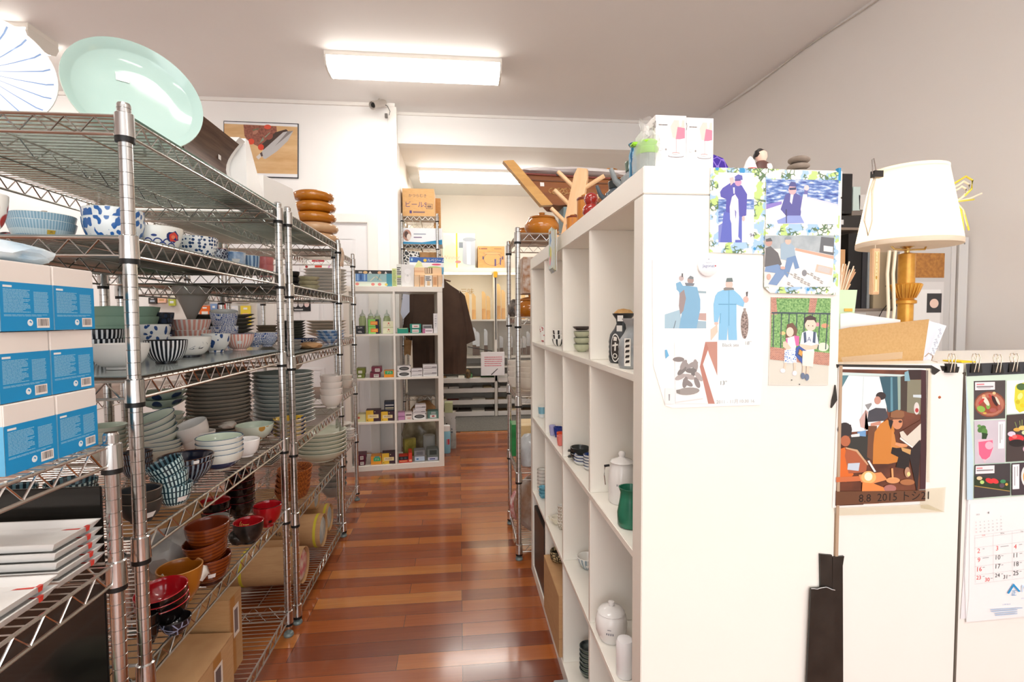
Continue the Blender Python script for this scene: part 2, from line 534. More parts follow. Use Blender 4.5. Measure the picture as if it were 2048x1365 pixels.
def collar_mesh():
    mb = MB(); mb.lathe([(.0135, -.052), (.0172, -.052), (.0172, -.042, CHROME), (.0182, -.042), (.0168, .004), (.0135, .006)], BLACK, 18)
    return mb.mesh('shelf_collar', 30)


def wire_shelf_mesh(w, d, sp=.0225):
    """w along local x, d along local y, posts on the corners; the top wire at z = 0"""
    mb = MB(); g = .014; zb = -.036
    def rail(a, b, n):
        a, b = Vector(a), Vector(b); dn = Vector((0, 0, zb))
        mb.tube([a, b], .0033, CHROME2, 6); mb.tube([a + dn, b + dn], .0033, CHROME2, 6)
        pts = []
        for i in range(n * 2 + 1):
            p = a.lerp(b, (i + .5) / (n * 2 + 1)); pts.append(p + (dn * .93 if i % 2 == 0 else Vector((0, 0, -.002))))
        mb.tube(pts, .0021, CHROME, 5)
    nx, ny = max(3, round(w / .062)), max(3, round(d / .062))
    rail((g, 0, 0), (w - g, 0, 0), nx); rail((g, d, 0), (w - g, d, 0), nx)
    rail((0, g, 0), (0, d - g, 0), ny); rail((w, g, 0), (w, d - g, 0), ny)
    k = int((w - .02) / sp)
    for i in range(1, k + 1):
        x = (w / (k + 1)) * i; mb.tube([(x, -.003, .002), (x, d + .003, .002)], .0015, CHROME2, 4, caps=False)
    for j in range(1, 4):
        y = d * j / 4; mb.tube([(0, y, -.002), (w, y, -.002)], .0022, CHROME2, 5)
        if j == 2:
            mb.tube([(0, y, zb), (w, y, zb)], .0028, CHROME2, 5)
            mb.tube([(w * (i + .5) / 21, y, zb if i % 2 == 0 else -.003) for i in range(21)], .002, CHROME, 4)
    return mb.mesh('wire_shelf', 30)


PM, SM = {}, {}
FOOT, COLLAR = foot_mesh(), collar_mesh()


def wire_unit(label, origin, rz, w, d, h, levels, group=None):
    o = thing('wire_shelving_unit', label, 'wire shelf', origin, rz, group)
    if h not in PM: PM[h] = post_mesh(h)
    if (w, d) not in SM: SM[(w, d)] = wire_shelf_mesh(w, d)
    for (x, y) in ((0, 0), (w, 0), (0, d), (w, d)):
        p = bpy.data.objects.new('post', PM[h]); COL.objects.link(p); p.parent = o; p.location = (x, y, 0)
        f = bpy.data.objects.new('levelling_foot', FOOT); COL.objects.link(f); f.parent = p
    for z in levels:
        s = bpy.data.objects.new('wire_shelf', SM[(w, d)]); COL.objects.link(s); s.parent = o; s.location = (0, 0, z)
        for (x, y) in ((0, 0), (w, 0), (0, d), (w, d)):
            c = bpy.data.objects.new('shelf_collar', COLLAR); COL.objects.link(c); c.parent = s; c.location = (x, y, 0)
    return o


FX = -.66            # aisle face of the chrome shelving
LA = [1.62, 1.378, 1.087, .76, .49, .095]
LB = [1.62, 1.345, 1.065, .725, .445, .075]
LC = [1.602, 1.355, 1.09, .765, .443, .095]
# local x runs away from the camera (+Y), local y towards the wall (-X): rotation of +90 degrees
wire_unit('tall chrome wire shelving unit full of patterned bowls, its post beside the blue boxes', (-.662, 1.115, 0), PI / 2, .872, .61, 1.645, LA)
wire_unit('chrome wire shelving unit with stacked plates, carrying the amber bowls on top', (-.653, 2.066, 0), PI / 2, .818, .61, 1.645, LB)
wire_unit('narrow chrome wire shelving unit at the row end nearest the white cube shelf', (-.69, 2.96, 0), PI / 2, .50, .57, 1.64, LC)
wire_unit('low chrome wire shelving unit carrying blue boxes and white rectangular plates', (FX, .12, 0), PI / 2, .915, .45, 1.0, [.974, .747, .40, .10])
wire_unit('chrome wire shelving unit across the aisle under the amber pots', (.745, 2.50, 0), PI / 2, .45, .457, 1.655, [1.627, 1.215, .822, .44, .075])
wire_unit('short narrow chrome wire rack behind the brown jacket with a carton on top', (-.20, 5.0, 0), PI / 2, .45, .335, 2.22, [2.19, 1.925, 1.45, 1.0, .46, .12])
wire_unit('chrome wire shelving unit in the next aisle behind the patterned bowls', (-1.62, 1.30, 0), PI / 2, .915, .45, 1.645, [1.5, 1.2, .85, .45, .1])
wire_unit('chrome wire shelving unit in the next aisle beside the pegboard', (-1.62, 2.35, 0), PI / 2, .915, .45, 1.645, [1.5, 1.2, .85, .45, .1])


# ---------------------------------------------------------------- white cube shelves
def cube_shelf(label, origin, rz, cols, rows, depth, t=.05, cell=.335, dv=.016):
    o = thing('cube_shelf', label, 'shelf', origin, rz)
    W = cols * cell + (cols - 1) * dv + 2 * t; Hh = rows * cell + (rows - 1) * dv + 2 * t
    def part(name, *b):
        mb = MB(); mb.box(*b, MELAMINE, bev=.0015); return mb.build(name, o)
    part('side_panel', 0, 0, 0, t, depth, Hh - t - .001); part('side_panel', W - t, 0, 0, W, depth, Hh - t - .001)
    part('top_panel', 0, 0, Hh - t, W, depth, Hh); part('base_panel', t, 0, 0, W - t, depth, t)
    for r in range(1, rows):
        z = t + r * cell + (r - 1) * dv; part('shelf_board', t, .001, z, W - t, depth - .001, z + dv)
    for r in range(rows):
        z = t + r * (cell + dv)
        for c in range(1, cols):
            x = t + c * cell + (c - 1) * dv; part('divider', x, .002, z, x + dv, depth - .002, z + cell)
    return o, W, Hh


W_, _, _ = cube_shelf('big white cube shelf along the aisle with photographs taped to its end', (.336, 2.3995, 0), -PI / 2, 4, 4, .39)
KA = math.radians(6.5)
K_, _, _ = cube_shelf('white two column cube shelf with small product boxes by the door', (-.895, 4.10, 0), KA, 2, 4, .39, t=.041)
mb = MB()
for z in (1.33, 1.27): mb.lathe([(.0, -.0005), (.004, -.0005), (.0045, .0005), (0, .001)], BLACK, 10, T=Matrix.Translation((.0508 + .0001, .08, z)) @ Matrix.Rotation(PI / 2, 4, 'Y'))
tmp = mb.build('peg_hole', W_)

# white cabinets that carry on from the end panel
CABW = paint('#f2eee6', '#f6f3ec', .35)


def cabinet(name, label, x0, x1, y0, y1, h):
    o = thing(name, label, 'cabinet', (x0, y0, 0)); w = x1 - x0; d = y1 - y0
    for nm, b in (('end_panel', (0, 0, 0, w, .018, h - .02)), ('top_panel', (0, 0, h - .02, w, d, h)), ('side_panel', (0, .018, 0, .018, d, h - .02)), ('side_panel', (w - .018, .018, 0, w, d, h - .02)), ('back_panel', (.018, d - .018, 0, w - .018, d, h - .02))):
        mb = MB(); mb.box(*b, CABW, bev=.0015); mb.build(nm, o)
    return o


cabinet('white_cabinet', 'low white cabinet with the piano photograph taped on it', .732, .994, .9115, 1.25, 1.118)
cabinet('white_cabinet', 'low white cabinet with the wall calendar clipped on it', .998, 1.75, .9115, 1.25, 1.118)
cabinet('desk_cabinet', 'white cabinet under the pleated table lamp', 1.1, 2.35, 1.27, 2.35, .98)
# ================================================================ crockery
ORD = ['topmost', 'second from top', 'third from top', 'fourth from top', 'fifth from top', 'sixth from top', 'seventh from top', 'eighth from top', 'ninth from top', 'tenth from top',
       'eleventh from top', 'twelfth from top', 'thirteenth from top', 'fourteenth from top', 'fifteenth from top', 'sixteenth from top', 'seventeenth from top', 'eighteenth from top']


def bowl_prof(r, h, foot, sh, th, outer, inner, rim, footm=None, lip=0):
    """outside profile up, over the rim and down the inside"""
    fh = h * .1; P = [(foot * .86, 0, footm or outer), (foot, .0005), (foot, fh, outer)]
    N = 9
    def rr(t):
        cone = foot + (r - foot) * t; sph = foot + (r - foot) * math.sin(t * PI / 2)
        return cone * (1 - sh) + sph * sh + lip * t ** 6
    def zz(t):
        return fh + (h - fh) * (t * (1 - sh) + (1 - math.cos(t * PI / 2)) * sh)
    for i in range(1, N + 1):
        t = i / N; P.append((rr(t), zz(t), (rim if rim and i == N - 0 else outer)))
    P[-1] = (rr(1), zz(1), rim or inner)
    P.append((rr(1) - th * .5, zz(1) + th * .35, rim or inner)); P.append((rr(1) - th, zz(1) - th * .1, inner))
    for i in range(N - 1, 0, -1):
        t = i / N; P.append((max(.001, rr(t) - th), zz(t) + th * .55))
    P.append((foot * .6, fh + th)); P.append((0, fh + th))
    return P, rr, zz


BOWLS = {}


def bowl_mesh(r, h, foot=.45, sh=.8, th=.0035, outer=None, inner=None, rim=None, footm=None, lip=0, wob=0, sx=1, sy=1, n=40):
    key = (round(r, 4), round(h, 4), foot, sh, th, outer.name, inner.name, rim and rim.name, lip, wob, sx, sy)
    if key not in BOWLS:
        P, rr, zz = bowl_prof(r, h, r * foot, sh, th, outer, inner, rim, footm, lip)
        mb = MB(); mb.lathe(P, outer, n, sx=sx, sy=sy, wob=wob); BOWLS[key] = (mb.mesh('bowl', 50), rr, zz)
    return BOWLS[key]


def sticker_on(o, r, ang, z, w=.016, hh=.014, slope=.35, mat=None, name='price_sticker', txt=None):
    """small paper label on the outside of a round piece, in its local space; ang = local azimuth"""
    mb = MB(); mat = mat or STICKER; k = 4; da = w / max(r, .01) / 2
    vs = []
    for j, (zz_, ro) in enumerate(((z - hh / 2, -math.tan(slope) * hh / 2), (z + hh / 2, math.tan(slope) * hh / 2))):
        for i in range(k + 1):
            a = ang - da + 2 * da * i / k; q = r + ro + .0012; vs.append((q * math.cos(a), q * math.sin(a), zz_))
    mb.add(vs, [(i, i + 1, k + 2 + i, k + 1 + i) for i in range(k)], mat)
    if txt:
        for i, c in enumerate(txt):
            zc = z + hh * (.28 - .3 * i); q = r + math.tan(slope) * (zc - z) + .0018
            mb.text(c, hh * .34, M('#222222', .6), Vector((q * math.cos(ang), q * math.sin(ang), zc)), Vector((-math.sin(ang), math.cos(ang), 0)), Vector((0, 0, 1)))
    return mb.build(name, o)


def cam_ang(p):
    return math.atan2(-p.y, -p.x)


def spot(lx, rx, py, z, X=None, base=None, Y=None, rfoot=.5):
    """where a round piece stands on a shelf at height z and how wide it is"""
    cx = (lx + rx) / 2
    if base:
        p = at(base[0], base[1], Z=z); d0 = fdepth(p); ct = d0 / math.hypot(p.x, p.y)
        r = (rx - lx) / 2 * d0 * ct / F; q = Vector((p.x, p.y, 0)).normalized() * r * rfoot; p = Vector((p.x + q.x, p.y + q.y, z))
    else:
        p = at(cx, py, X=X) if X is not None else at(cx, py, Y=Y); p.z = z
    d = fdepth(p); ct = d / math.hypot(p.x, p.y)
    return p, (rx - lx) / 2 * d * ct / F, d


def bowls(name, label, cat, lx, rx, py, z, hpx, outer, inner, n=1, X=None, base=None, Y=None, foot=.45, sh=.8, th=.0035, rim=None, footm=None, nest=.3, tilts=(),
          sticker=None, group=None, lip=0, wob=0, sx=1, sy=1, rz=0, hm=None, jit=0.0, tdir=None):
    """a stack of n round pieces; label holds {k} for its place in the stack"""
    p, r, d = spot(lx, rx, py, z, X, base, Y, foot)
    h = hm or hpx * d / F
    me, rr, zz = bowl_mesh(r, h, foot, sh, th, outer, inner, rim, footm, lip, wob, sx, sy)
    out = []; zc = z
    for i in range(n):
        k = n - 1 - i
        o = bpy.data.objects.new(name, me); COL.objects.link(o)
        jx, jy = random.uniform(-jit, jit), random.uniform(-jit, jit)
        o.location = (p.x + jx, p.y + jy, zc)
        tl = tilts[i] if i < len(tilts) else 0
        if tl:
            ta = tdir if tdir is not None else cam_ang(p)     # tipped towards this azimuth
            o.rotation_euler = (Matrix.Rotation(tl, 3, Vector((-math.sin(ta), math.cos(ta), 0))) @ Matrix.Rotation(rz, 3, 'Z')).to_euler()
            o.location.z += r * foot * abs(math.sin(tl))
        else: o.rotation_euler = (0, 0, rz + (random.uniform(-.4, .4) if not (wob or sx != 1 or sy != 1) else 0))
        zc += h * nest + (r * foot * abs(math.sin(tl)) * .6 if tl else 0)
        lb = label.replace('{k}', ORD[k] if k != n - 1 or n == 1 else 'bottom')
        tag(o, lb, cat, group)
        if sticker and (sticker.get('i', n - 1) == i):
            a = cam_ang(p) - o.rotation_euler.z + sticker.get('da', 0); t = sticker.get('t', .6)
            sticker_on(o, rr(t), a, zz(t), sticker.get('w', .016), sticker.get('h', .014), math.atan((1 - t) * 1.1 + .08), sticker.get('mat'), sticker.get('name', 'price_sticker'), sticker.get('txt'))
        out.append(o)
    return out


IV = M('#f3f1ea', .12); IVG = M('#dfe3d4', .12); CEL = M('#cfdcc9', .12); DG = M('#34363a', .3); NAVY = M('#141a2c', .12)
PALEW = M('#ebe7df', .18); SAGE = M('#8fae98', .6)
GL = .0105                                     # a sheet lies on the upper wire shelves
# glass and plastic liners
def liner(label, cat, x0, x1, y0, y1, z, mat, name='glass_sheet', t=.005):
    mb = MB(); mb.box(x0, y0, 0, x1, y1, t, mat, bev=.0008); return tag(mb.build(name, loc=(0, 0, z), smooth=None), label, cat)


GLS = sheet_glass('#e2ebe7', .16); GREYL = sheet_glass('#a3adab', .5, .15)
EDGE = M('#4e6a5c', .15)
for (a, b, y0, y1, zz_, lb) in ((-1.255, -.668, 1.135, 2.04, 1.6265, 'green tinted glass sheet under the celadon platter'), (-1.255, -.668, 2.09, 2.905, 1.6265, 'green tinted glass sheet under the amber bowls')):
    g = liner(lb, 'glass sheet', a, b, y0, y1, zz_, GLS)
    mb = MB(); mb.box(b, y0, 0, b + .0012, y1, .006, EDGE); mb.build('glass_edge', g)
for i, (y0, y1, zz_, lb) in enumerate(((1.135, 2.03, 1.3845, 'smoky plastic shelf liner under the blue floral bowls'), (2.095, 2.90, 1.3515, 'smoky plastic shelf liner under the wrapped gold dishes'),
                                       (1.135, 2.03, 1.0935, 'smoky plastic shelf liner under the black fluted bowls'), (2.095, 2.90, 1.0715, 'smoky plastic shelf liner under the blue rimmed plates'))):
    liner(lb, 'shelf liner', -1.25, -.672, y0, y1, zz_, GREYL, 'shelf_liner', .003)
Z2, Z3, Z4, Z5, Z6 = 1.388, 1.097, .7635, .4935, .0985
Y2, Y3, Y4, Y5, Y6 = 1.355, 1.075, .7285, .4485, .0785


# ---- top of the shelving
def plate_facing(label, C, az, el, r, face, back, name='plate', sx=1, shapes=None, depth=.03, rim=None):
    """round plate standing on its edge; its face looks along azimuth az, lifted by el"""
    mb = MB()
    P = [(r * .55, 0, back), (r * .58, .004), (r * .6, .006), (r * .85, depth * .45), (r, depth, rim or face), (r * .995, depth + .003, face), (r * .86, depth * .52 + .003), (r * .84, depth * .42 + .003), (r * .5, .0075), (0, .007)]
    mb.lathe(P, back, 64, sx=sx)
    o = mb.build(name, smooth=40)
    n = Vector((math.cos(az) * math.cos(el), math.sin(az) * math.cos(el), math.sin(el)))
    q = n.to_track_quat('Z', 'Y'); o.rotation_mode = 'QUATERNION'; o.rotation_quaternion = q; o.location = Vector(C) - n * depth
    return tag(o, label, 'plate')


o = plate_facing('large celadon green glossy platter standing on the top shelf', (-.805, 1.41, 1.784), -.846, .264, .149, mottle('#aac6be', '#b6d0c9', 3, .08), M('#b6d0c9', .1), 'platter', rim=M('#d5e2d6', .1))
mb = MB(); mb.box(-.014, -.011, 0, .014, .011, .0006, STICKER); mb.build('price_sticker', o, loc=(-.022, .052, .0088))
ray_m = NT('rays', .12)
x, y, z = ray_m.xyz(); a = ray_m.math('ARCTAN2', y, x); v = ray_m.math('COSINE', ray_m.math('MULTIPLY', a, 22))
rad = ray_m.math('SQRT', ray_m.math('ADD', ray_m.math('MULTIPLY', x, x), ray_m.math('MULTIPLY', y, y)))
thr = ray_m.math('SUBTRACT', 1, ray_m.math('DIVIDE', .0016, ray_m.math('MULTIPLY', rad, rad)))
f = ray_m.math('MULTIPLY', ray_m.math('GREATER_THAN', v, .955), ray_m.math('LESS_THAN', rad, .132))
plate_facing('white plate with thin blue rays standing beside the celadon platter', (-1.066, 1.278, 1.777), -.967, .2, .141, ray_m.out(ray_m.mix(f, '#f2f1ec', '#7e9cc8')), IV, depth=.022)


def plate_stand(label, p, az):
    o = thing('plate_stand', label, 'plate stand', p, az)
    for s in (-1, 1):
        mb = MB(); mb.tube([(.045, s * .035, .004), (.05, s * .035, .03), (.035, s * .035, .012), (-.03, s * .02, .006), (-.05, s * .012, .14)], .0035, BLACK, 8); mb.build('arm', o)
    mb = MB(); mb.tube([(-.03, -.02, .006), (-.03, .02, .006)], .003, BLACK, 8); mb.build('crossbar', o)


plate_stand('black plate stand holding up the celadon platter', (-.80, 1.40, 1.634), -.846)
plate_stand('black plate stand holding up the blue-rayed plate', (-1.08, 1.27, 1.634), -.967)


def curved_tray(name, label, y0, y1, xf, zb, zt, mat, mat2, th=.006, lean=.05, bow=.045):
    """long curved tray on its long edge, hollow side towards the aisle"""
    mb = MB(); k = 10; n = 14; fr, bk = [], []
    for i in range(n + 1):
        y = y0 + (y1 - y0) * i / n
        for j in range(k + 1):
            t = j / k; b = -bow * math.sin(t * PI) - lean * t
            fr.append((xf + b, y, zb + (zt - zb) * t)); bk.append((xf + b - th, y, zb + (zt - zb) * t))
    w = k + 1; N = len(fr); fs = []
    for i in range(n):
        for j in range(k):
            q = i * w + j; fs.append((q, q + w, q + w + 1, q + 1)); fs.append((N + q, N + q + 1, N + q + w + 1, N + q + w))
    for i in range(n): q = i * w; fs += [(q, N + q, N + q + w, q + w), (q + k, q + k + w, N + q + k + w, N + q + k)]
    for j in range(k): fs += [(j, j + 1, N + j + 1, N + j), (n * w + j, N + n * w + j, N + n * w + j + 1, n * w + j + 1)]
    mb.add(fr + bk, fs, mat)
    return tag(mb.build(name), label, 'tray')


t = curved_tray('curved_tray', 'dark brown ribbed curved tray standing on edge behind the celadon platter', 1.575, 1.845, -.735, 1.634, 1.806, wood('#4b3428', '#7b6152', (60, 4, 90)), None, lean=.0)
mb = MB(); mb.box(0, -.009, -.009, .0008, .009, .009, STICKER); mb.build('price_sticker', t, loc=(-.7735, 1.785, 1.745), rot=(0, 0, 0))
curved_tray('curved_tray', 'white curved tray standing on edge next to the brown ribbed tray', 1.85, 1.895, -.735, 1.634, 1.832, M('#f6f5f2', .3), None, th=.07, lean=.0, bow=.055)
# white folded box
mb = MB(); mb.prism([(1.90, 1.634), (2.055, 1.634), (2.035, 1.703), (1.925, 1.845), (1.90, 1.845)], (-.86, 0, 0), (0, 1, 0), (0, 0, 1), .125, M('#f6f5f2', .35))
tag(mb.build('white_board', smooth=None), 'white sloping board standing on edge past the white curved tray', 'board')
mb = MB(); mb.prism([(2.07, 1.634), (2.55, 1.634), (2.50, 1.70), (2.418, 1.80), (2.07, 1.766)], (-.84, 0, 0), (0, 1, 0), (0, 0, 1), .1, M('#f4f2ef', .5)); tag(mb.build('white_box', smooth=None), 'plain white box between the white sloping board and the amber bowls', 'box')

AMB = mottle('#a8600f', '#c87d1c', 6, .08, 0, coat=.6, lo=.3, hi=.7); AMBP = mottle('#c89a72', '#dcb48c', 8, .2)
me_don = None
mb = MB(); P = [(.05, 0), (.085, .002), (.117, .012), (.125, .028), (.120, .044), (.10, .054), (.07, .056), (.055, .05), (.0, .05)]
mb.lathe(P, AMB, 44); me_don = mb.mesh('lacquer_bowl', 60)
mb = MB(); mb.lathe(P, AMBP, 44); me_don2 = mb.mesh('lacquer_bowl_wrapped', 60)
p = at(630, 425, X=-.80)
for i in range(5):
    o = bpy.data.objects.new('lacquer_bowl', me_don if i > 1 else me_don2); COL.objects.link(o); o.location = (p.x + .004 * (i % 2), p.y - .006 * i, 1.634 + .057 * i); o.scale = (1 - .03 * i, 1 - .03 * i, 1)
    tag(o, ('glossy amber lacquer bowl, %s of the tall stack by the white box' if i > 1 else 'plastic-wrapped amber bowl, %s of the tall stack by the white box') % (ORD[4 - i] if i else 'bottom'), 'bowl', 'amber bowls on top of the shelving')
# crumpled tag hanging at the shelf corner
mb = MB(); vs = []
for j in range(6):
    for i in range(4): vs.append((0 + .006 * math.sin(i * 2 + j), i * .02 - .03, -.02 * j))
mb.add(vs, [(j * 4 + i, j * 4 + i + 1, j * 4 + i + 5, j * 4 + i + 4) for j in range(5) for i in range(3)], mottle('#d8b79a', '#e6d2bd', 60, .6))
o = mb.build('paper_tag', loc=(-.635, 2.90, 1.60)); s = o.modifiers.new('s', 'SOLIDIFY'); s.thickness = .001; tag(o, 'crumpled tan paper tag hanging from the shelving corner', 'tag')

# ---- level 2: bowls above eye height
STR_B = bands((('0', '#e8ecec') if False else (0, '#dfe6e6'), (.16, '#5f93b4'), (.38, '#4f86ab'), (.5, '#c3d6dd'), (.72, '#8fb3c8')), .062, .15, 70, '#dbe8ee')
YST = M('#d9b44a', .5)
bowls('serving_bowl', 'pale blue hatched bowl, {k} of the pair beside the blue floral bowls', 'bowl', 12, 157, 440, Z2, 52, STR_B, IV, 2, X=-1.02, foot=.55, sh=.55, nest=.28, sticker=dict(i=0, da=.25, t=.55, w=.014, h=.019, mat=YST, txt='天山'), group='blue hatched bowls')
LEAF = leafy('#eef1f2', '#2b63a8', 95, .56)
bowls('floral_bowl', 'white bowl painted with blue leaves, {k} of the pair behind the chrome post', 'bowl', 163, 292, 440, Z2, 60, LEAF, IV, 2, X=-.86, foot=.42, sh=.95, nest=.3, group='blue leaf bowls')
RF = cells('#b02a2a', '#1c1a1c', 60, .06)
bowls('patterned_bowl', 'red and black patterned bowl between the hatched bowl and the leaf bowl', 'bowl', 130, 205, 470, Z2, 40, RF, M('#1c1a1c', .2), X=-1.12)
bowls('patterned_bowl', 'red and black patterned bowl at the very edge by the hatched bowls', 'bowl', 0, 45, 470, Z2, 42, RF, M('#1c1a1c', .2), X=-1.18)
bowls('white_bowl', 'white bowl with a red flower and dark leaf beside the hatched bowl', 'bowl', -70, 22, 450, Z2, 75, spots('#f4f2ec', '#b8322e', 22, .32), IV, X=-.93)
wv = bowls('wave_bowl', 'white bowl with blue waves and a red peony', 'bowl', 268, 368, 470, Z2, 52, IV, IV, X=-.80, foot=.5, sh=.75)[0]


def wrap(o, r0, z0, r1, z1, a0, shapes, name):
    """flat drawing wrapped on a conical wall between (r0,z0) and (r1,z1); u in units of height along the circle"""
    mb = MB(); Hh = z1 - z0; lay = .0008
    for sh in shapes:
        lay += .0001; c = M(sh[1], .2); vs = []
        for u, v in sh[0]:
            r = r0 + (r1 - r0) * v + lay; a = a0 + u * Hh / max(r1, .01); vs.append((r * math.cos(a), r * math.sin(a), z0 + Hh * v))
        mb.add(vs, [list(range(len(vs)))], c)
    return mb.build(name, o)


def ring(cx, cy, r, w, n=16, a0=0, a1=2 * PI, sy=1):
    p = [(cx + r * math.cos(a0 + (a1 - a0) * i / n), cy + sy * r * math.sin(a0 + (a1 - a0) * i / n)) for i in range(n + 1)]
    q = [(cx + (r - w) * math.cos(a0 + (a1 - a0) * i / n), cy + sy * (r - w) * math.sin(a0 + (a1 - a0) * i / n)) for i in range(n + 1)][::-1]
    return p + q


def blob(cx, cy, rx, ry, n=12, j=.0, seed=0):
    rn = random.Random(seed)
    return [(cx + rx * math.cos(2 * PI * i / n) * (1 + rn.uniform(-j, j)), cy + ry * math.sin(2 * PI * i / n) * (1 + rn.uniform(-j, j))) for i in range(n)]


loc = wv.location; ca = cam_ang(loc) - wv.rotation_euler.z
mw, rrw, zzw = bowl_mesh(*([.05, .04]), .5, .75, .0035, IV, IV)
rb = max(v.co.xy.length for v in wv.data.vertices); hb = max(v.co.z for v in wv.data.vertices)
shp = [(ring(-.9 + .42 * i, .30, .22, .05, 10, 0, PI), '#2b3f80') for i in range(4)] + [(ring(-.7 + .42 * i, .16, .2, .05, 10, 0, PI), '#2b3f80') for i in range(4)] + \
      [(blob(.62, .6, .30, .25, 14, .25, 3), '#26346e'), (blob(.62, .6, .24, .2, 12, .2, 4), '#d8473a'), (blob(.6, .6, .1, .09, 8, .1, 4), '#e98060'), (blob(-.2, .62, .12, .05), '#2b3f80')]
wrap(wv, rb * .76, hb * .12, rb * 1.0, hb * .95, ca, shp, 'painted_motif')
bowls('dotted_bowl', 'white bowl covered with navy petal dots', 'bowl', 352, 437, 485, Z2, 49, spots('#eef0f0', '#25436f', 95, .40, .35), IV, X=-.80, foot=.42, sh=.95)
bowls('scroll_bowl', 'navy bowl with white scroll pattern and red inside', 'bowl', 412, 457, 490, Z2, 40, cells('#182240', '#c4ccd8', 95, .05), M('#b8322e', .2), X=-.84, foot=.45, sh=.9)
bowls('blue_cup', 'blue cup with a barcode label, lying among the level two bowls', 'cup', 447, 492, 510, Z2, 36, mottle('#4f78a8', '#c7d6e4', 22, .2), IV, X=-.80, foot=.8, sh=.4, sticker=dict(t=.5, w=.022, h=.018, da=.1))
bowls('blue_cup', 'blue vertical striped cup beside the pink cups', 'cup', 484, 520, 515, Z2, 36, stripes('#4c6f98', '#a9c3d8', 14), IV, X=-.80, foot=.8, sh=.4)
bowls('pink_cup', 'coral pink ribbed cup, {k} of two by the far post', 'cup', 512, 548, 525, Z2, 24, mottle('#c05a5c', '#d98683', 12, .3), M('#c05a5c', .3), 2, X=-.80, foot=.75, sh=.4, nest=.62)
bowls('patterned_bowl', 'rust red lidded bowl half hidden behind the dotted bowl', 'bowl', 360, 440, 500, Z2, 22, M('#8c3a24', .3), M('#8c3a24', .3), X=-.93)
# B level 2
bowls('black_bowl', 'black glazed bowl, {k} of the group behind the twin posts', 'bowl', 572, 600, 555, Y2, 15, M('#15120f', .15), M('#15120f', .15), 3, X=-.82, nest=.75)
bowls('gold_dish', 'dull gold square dish, {k} of the pile by the twin posts', 'dish', 592, 640, 560, Y2, 14, mottle('#c4b487', '#dccfa8', 20, .4), M('#3a2f1c', .4), 3, X=-.80, nest=.6, sh=.2)
bowls('white_plate', 'white plate, {k} of the high pile in front of the door', 'plate', 608, 694, 560, 1.3585, 11, PALEW, PALEW, 8, X=-.86, nest=.55, sh=.3, group='white plates on the second shelf')

# ---- level 3
BW = stripes('#10161f', '#dfe2e4', 30, .12); BWo = M('#0f1319', .1)
bowls('white_bowl', 'big plain white bowl half behind the chrome post', 'bowl', 176, 303, 705, Z3, 50, M('#e6e4e0', .2), M('#f0eeea', .15), X=-.80, foot=.45, sh=.95, Y=None)
bowls('fluted_bowl', 'black bowl with white fluted lines on the third shelf', 'bowl', 287, 378, 700, Z3, 46, BW, BWo, X=-.78, foot=.5, sh=.85, rim=BWo, footm=BWo)
fb = bowls('fish_bowl', 'white deep bowl with a drawn fish and dark foot band', 'bowl', 336, 425, 688, Z3, 40, IV, IV, X=-.84, foot=.52, sh=.8, footm=M('#20242c', .2))[0]
rb = max(v.co.xy.length for v in fb.data.vertices); hb = max(v.co.z for v in fb.data.vertices); ca = cam_ang(fb.location) - fb.rotation_euler.z
wrap(fb, rb * .80, hb * .2, rb, hb * .92, ca, [([(-.1, .3), (.3, .5), (.8, .75), (.9, .6), (.6, .4), (.1, .25)], '#5b6474'), ([(-.05, .31), (.3, .47), (.78, .7), (.84, .61), (.6, .44), (.1, .28)], '#e9e7e2'), ([(.5, .3), (1.1, .72), (1.25, .6), (.8, .3)], '#2a2c30')], 'painted_fish')
AN = leafy('#f1f0ec', '#2f4f86', 60, .42)
bowls('animal_bowl', 'white bowl with blue animal drawings between fish bowl and pink bowl', 'bowl', 402, 463, 688, Z3, 37, AN, IV, X=-.86, foot=.5, sh=.75)
PK = stripes('#e9a696', '#f3e6dd', 26, .05)
bowls('pink_bowl', 'pink and white striped rice bowl standing alone', 'bowl', 448, 510, 685, Z3, 33, PK, IV, X=-.82, foot=.45, sh=.7, rim=M('#7a5a78', .3), sticker=dict(t=.6, w=.014, h=.011))
GEO = cells('#2c55a0', '#eceff4', 90, .07, .35, c3='#e8ecf4')
bowls('geometric_bowl', 'white rice bowl with blue rosettes beside the pink striped bowl', 'bowl', 488, 532, 685, Z3, 28, GEO, IV, X=-.86, foot=.45, sh=.8)
bowls('geometric_bowl', 'white rice bowl with blue triangles next to the far post', 'bowl', 512, 557, 680, Z3, 28, cells('#2c55a0', '#eceff4', 110, .06, .15, c3='#dfe5f2'), IV, X=-.82, foot=.45, sh=.8)
bowls('fluted_bowl', 'black fluted bowl, {k} of the pair behind the big white bowl', 'bowl', 150, 252, 680, Z3, 46, BW, BWo, 2, X=-1.0, foot=.5, sh=.85, rim=BWo, nest=.4)
bowls('animal_bowl', 'white animal bowl, {k} of the pair behind the fluted bowl', 'bowl', 268, 345, 680, Z3, 42, AN, IV, 2, X=-.98, foot=.5, sh=.7, nest=.5)
bowls('pink_bowl', 'wide pink ribbed bowl, {k} of the pair behind the fish bowl', 'bowl', 338, 425, 672, Z3, 42, PK, IV, 2, X=-.99, foot=.5, sh=.5, nest=.5, sticker=dict(i=1, t=.6, w=.012, h=.01, da=.8))
bowls('triangle_cup', 'blue and white triangle cup, {k} of the tilted pair on the third shelf', 'cup', 420, 478, 662, Z3, 44, cells('#2c55a0', '#eceff4', 110, .07, .1, c3='#eceff4'), IV, 2, X=-.95, foot=.6, sh=.6, nest=.62, tilts=(0, .2))
GY = mottle('#6f695f', '#8a857a', 14, .45)
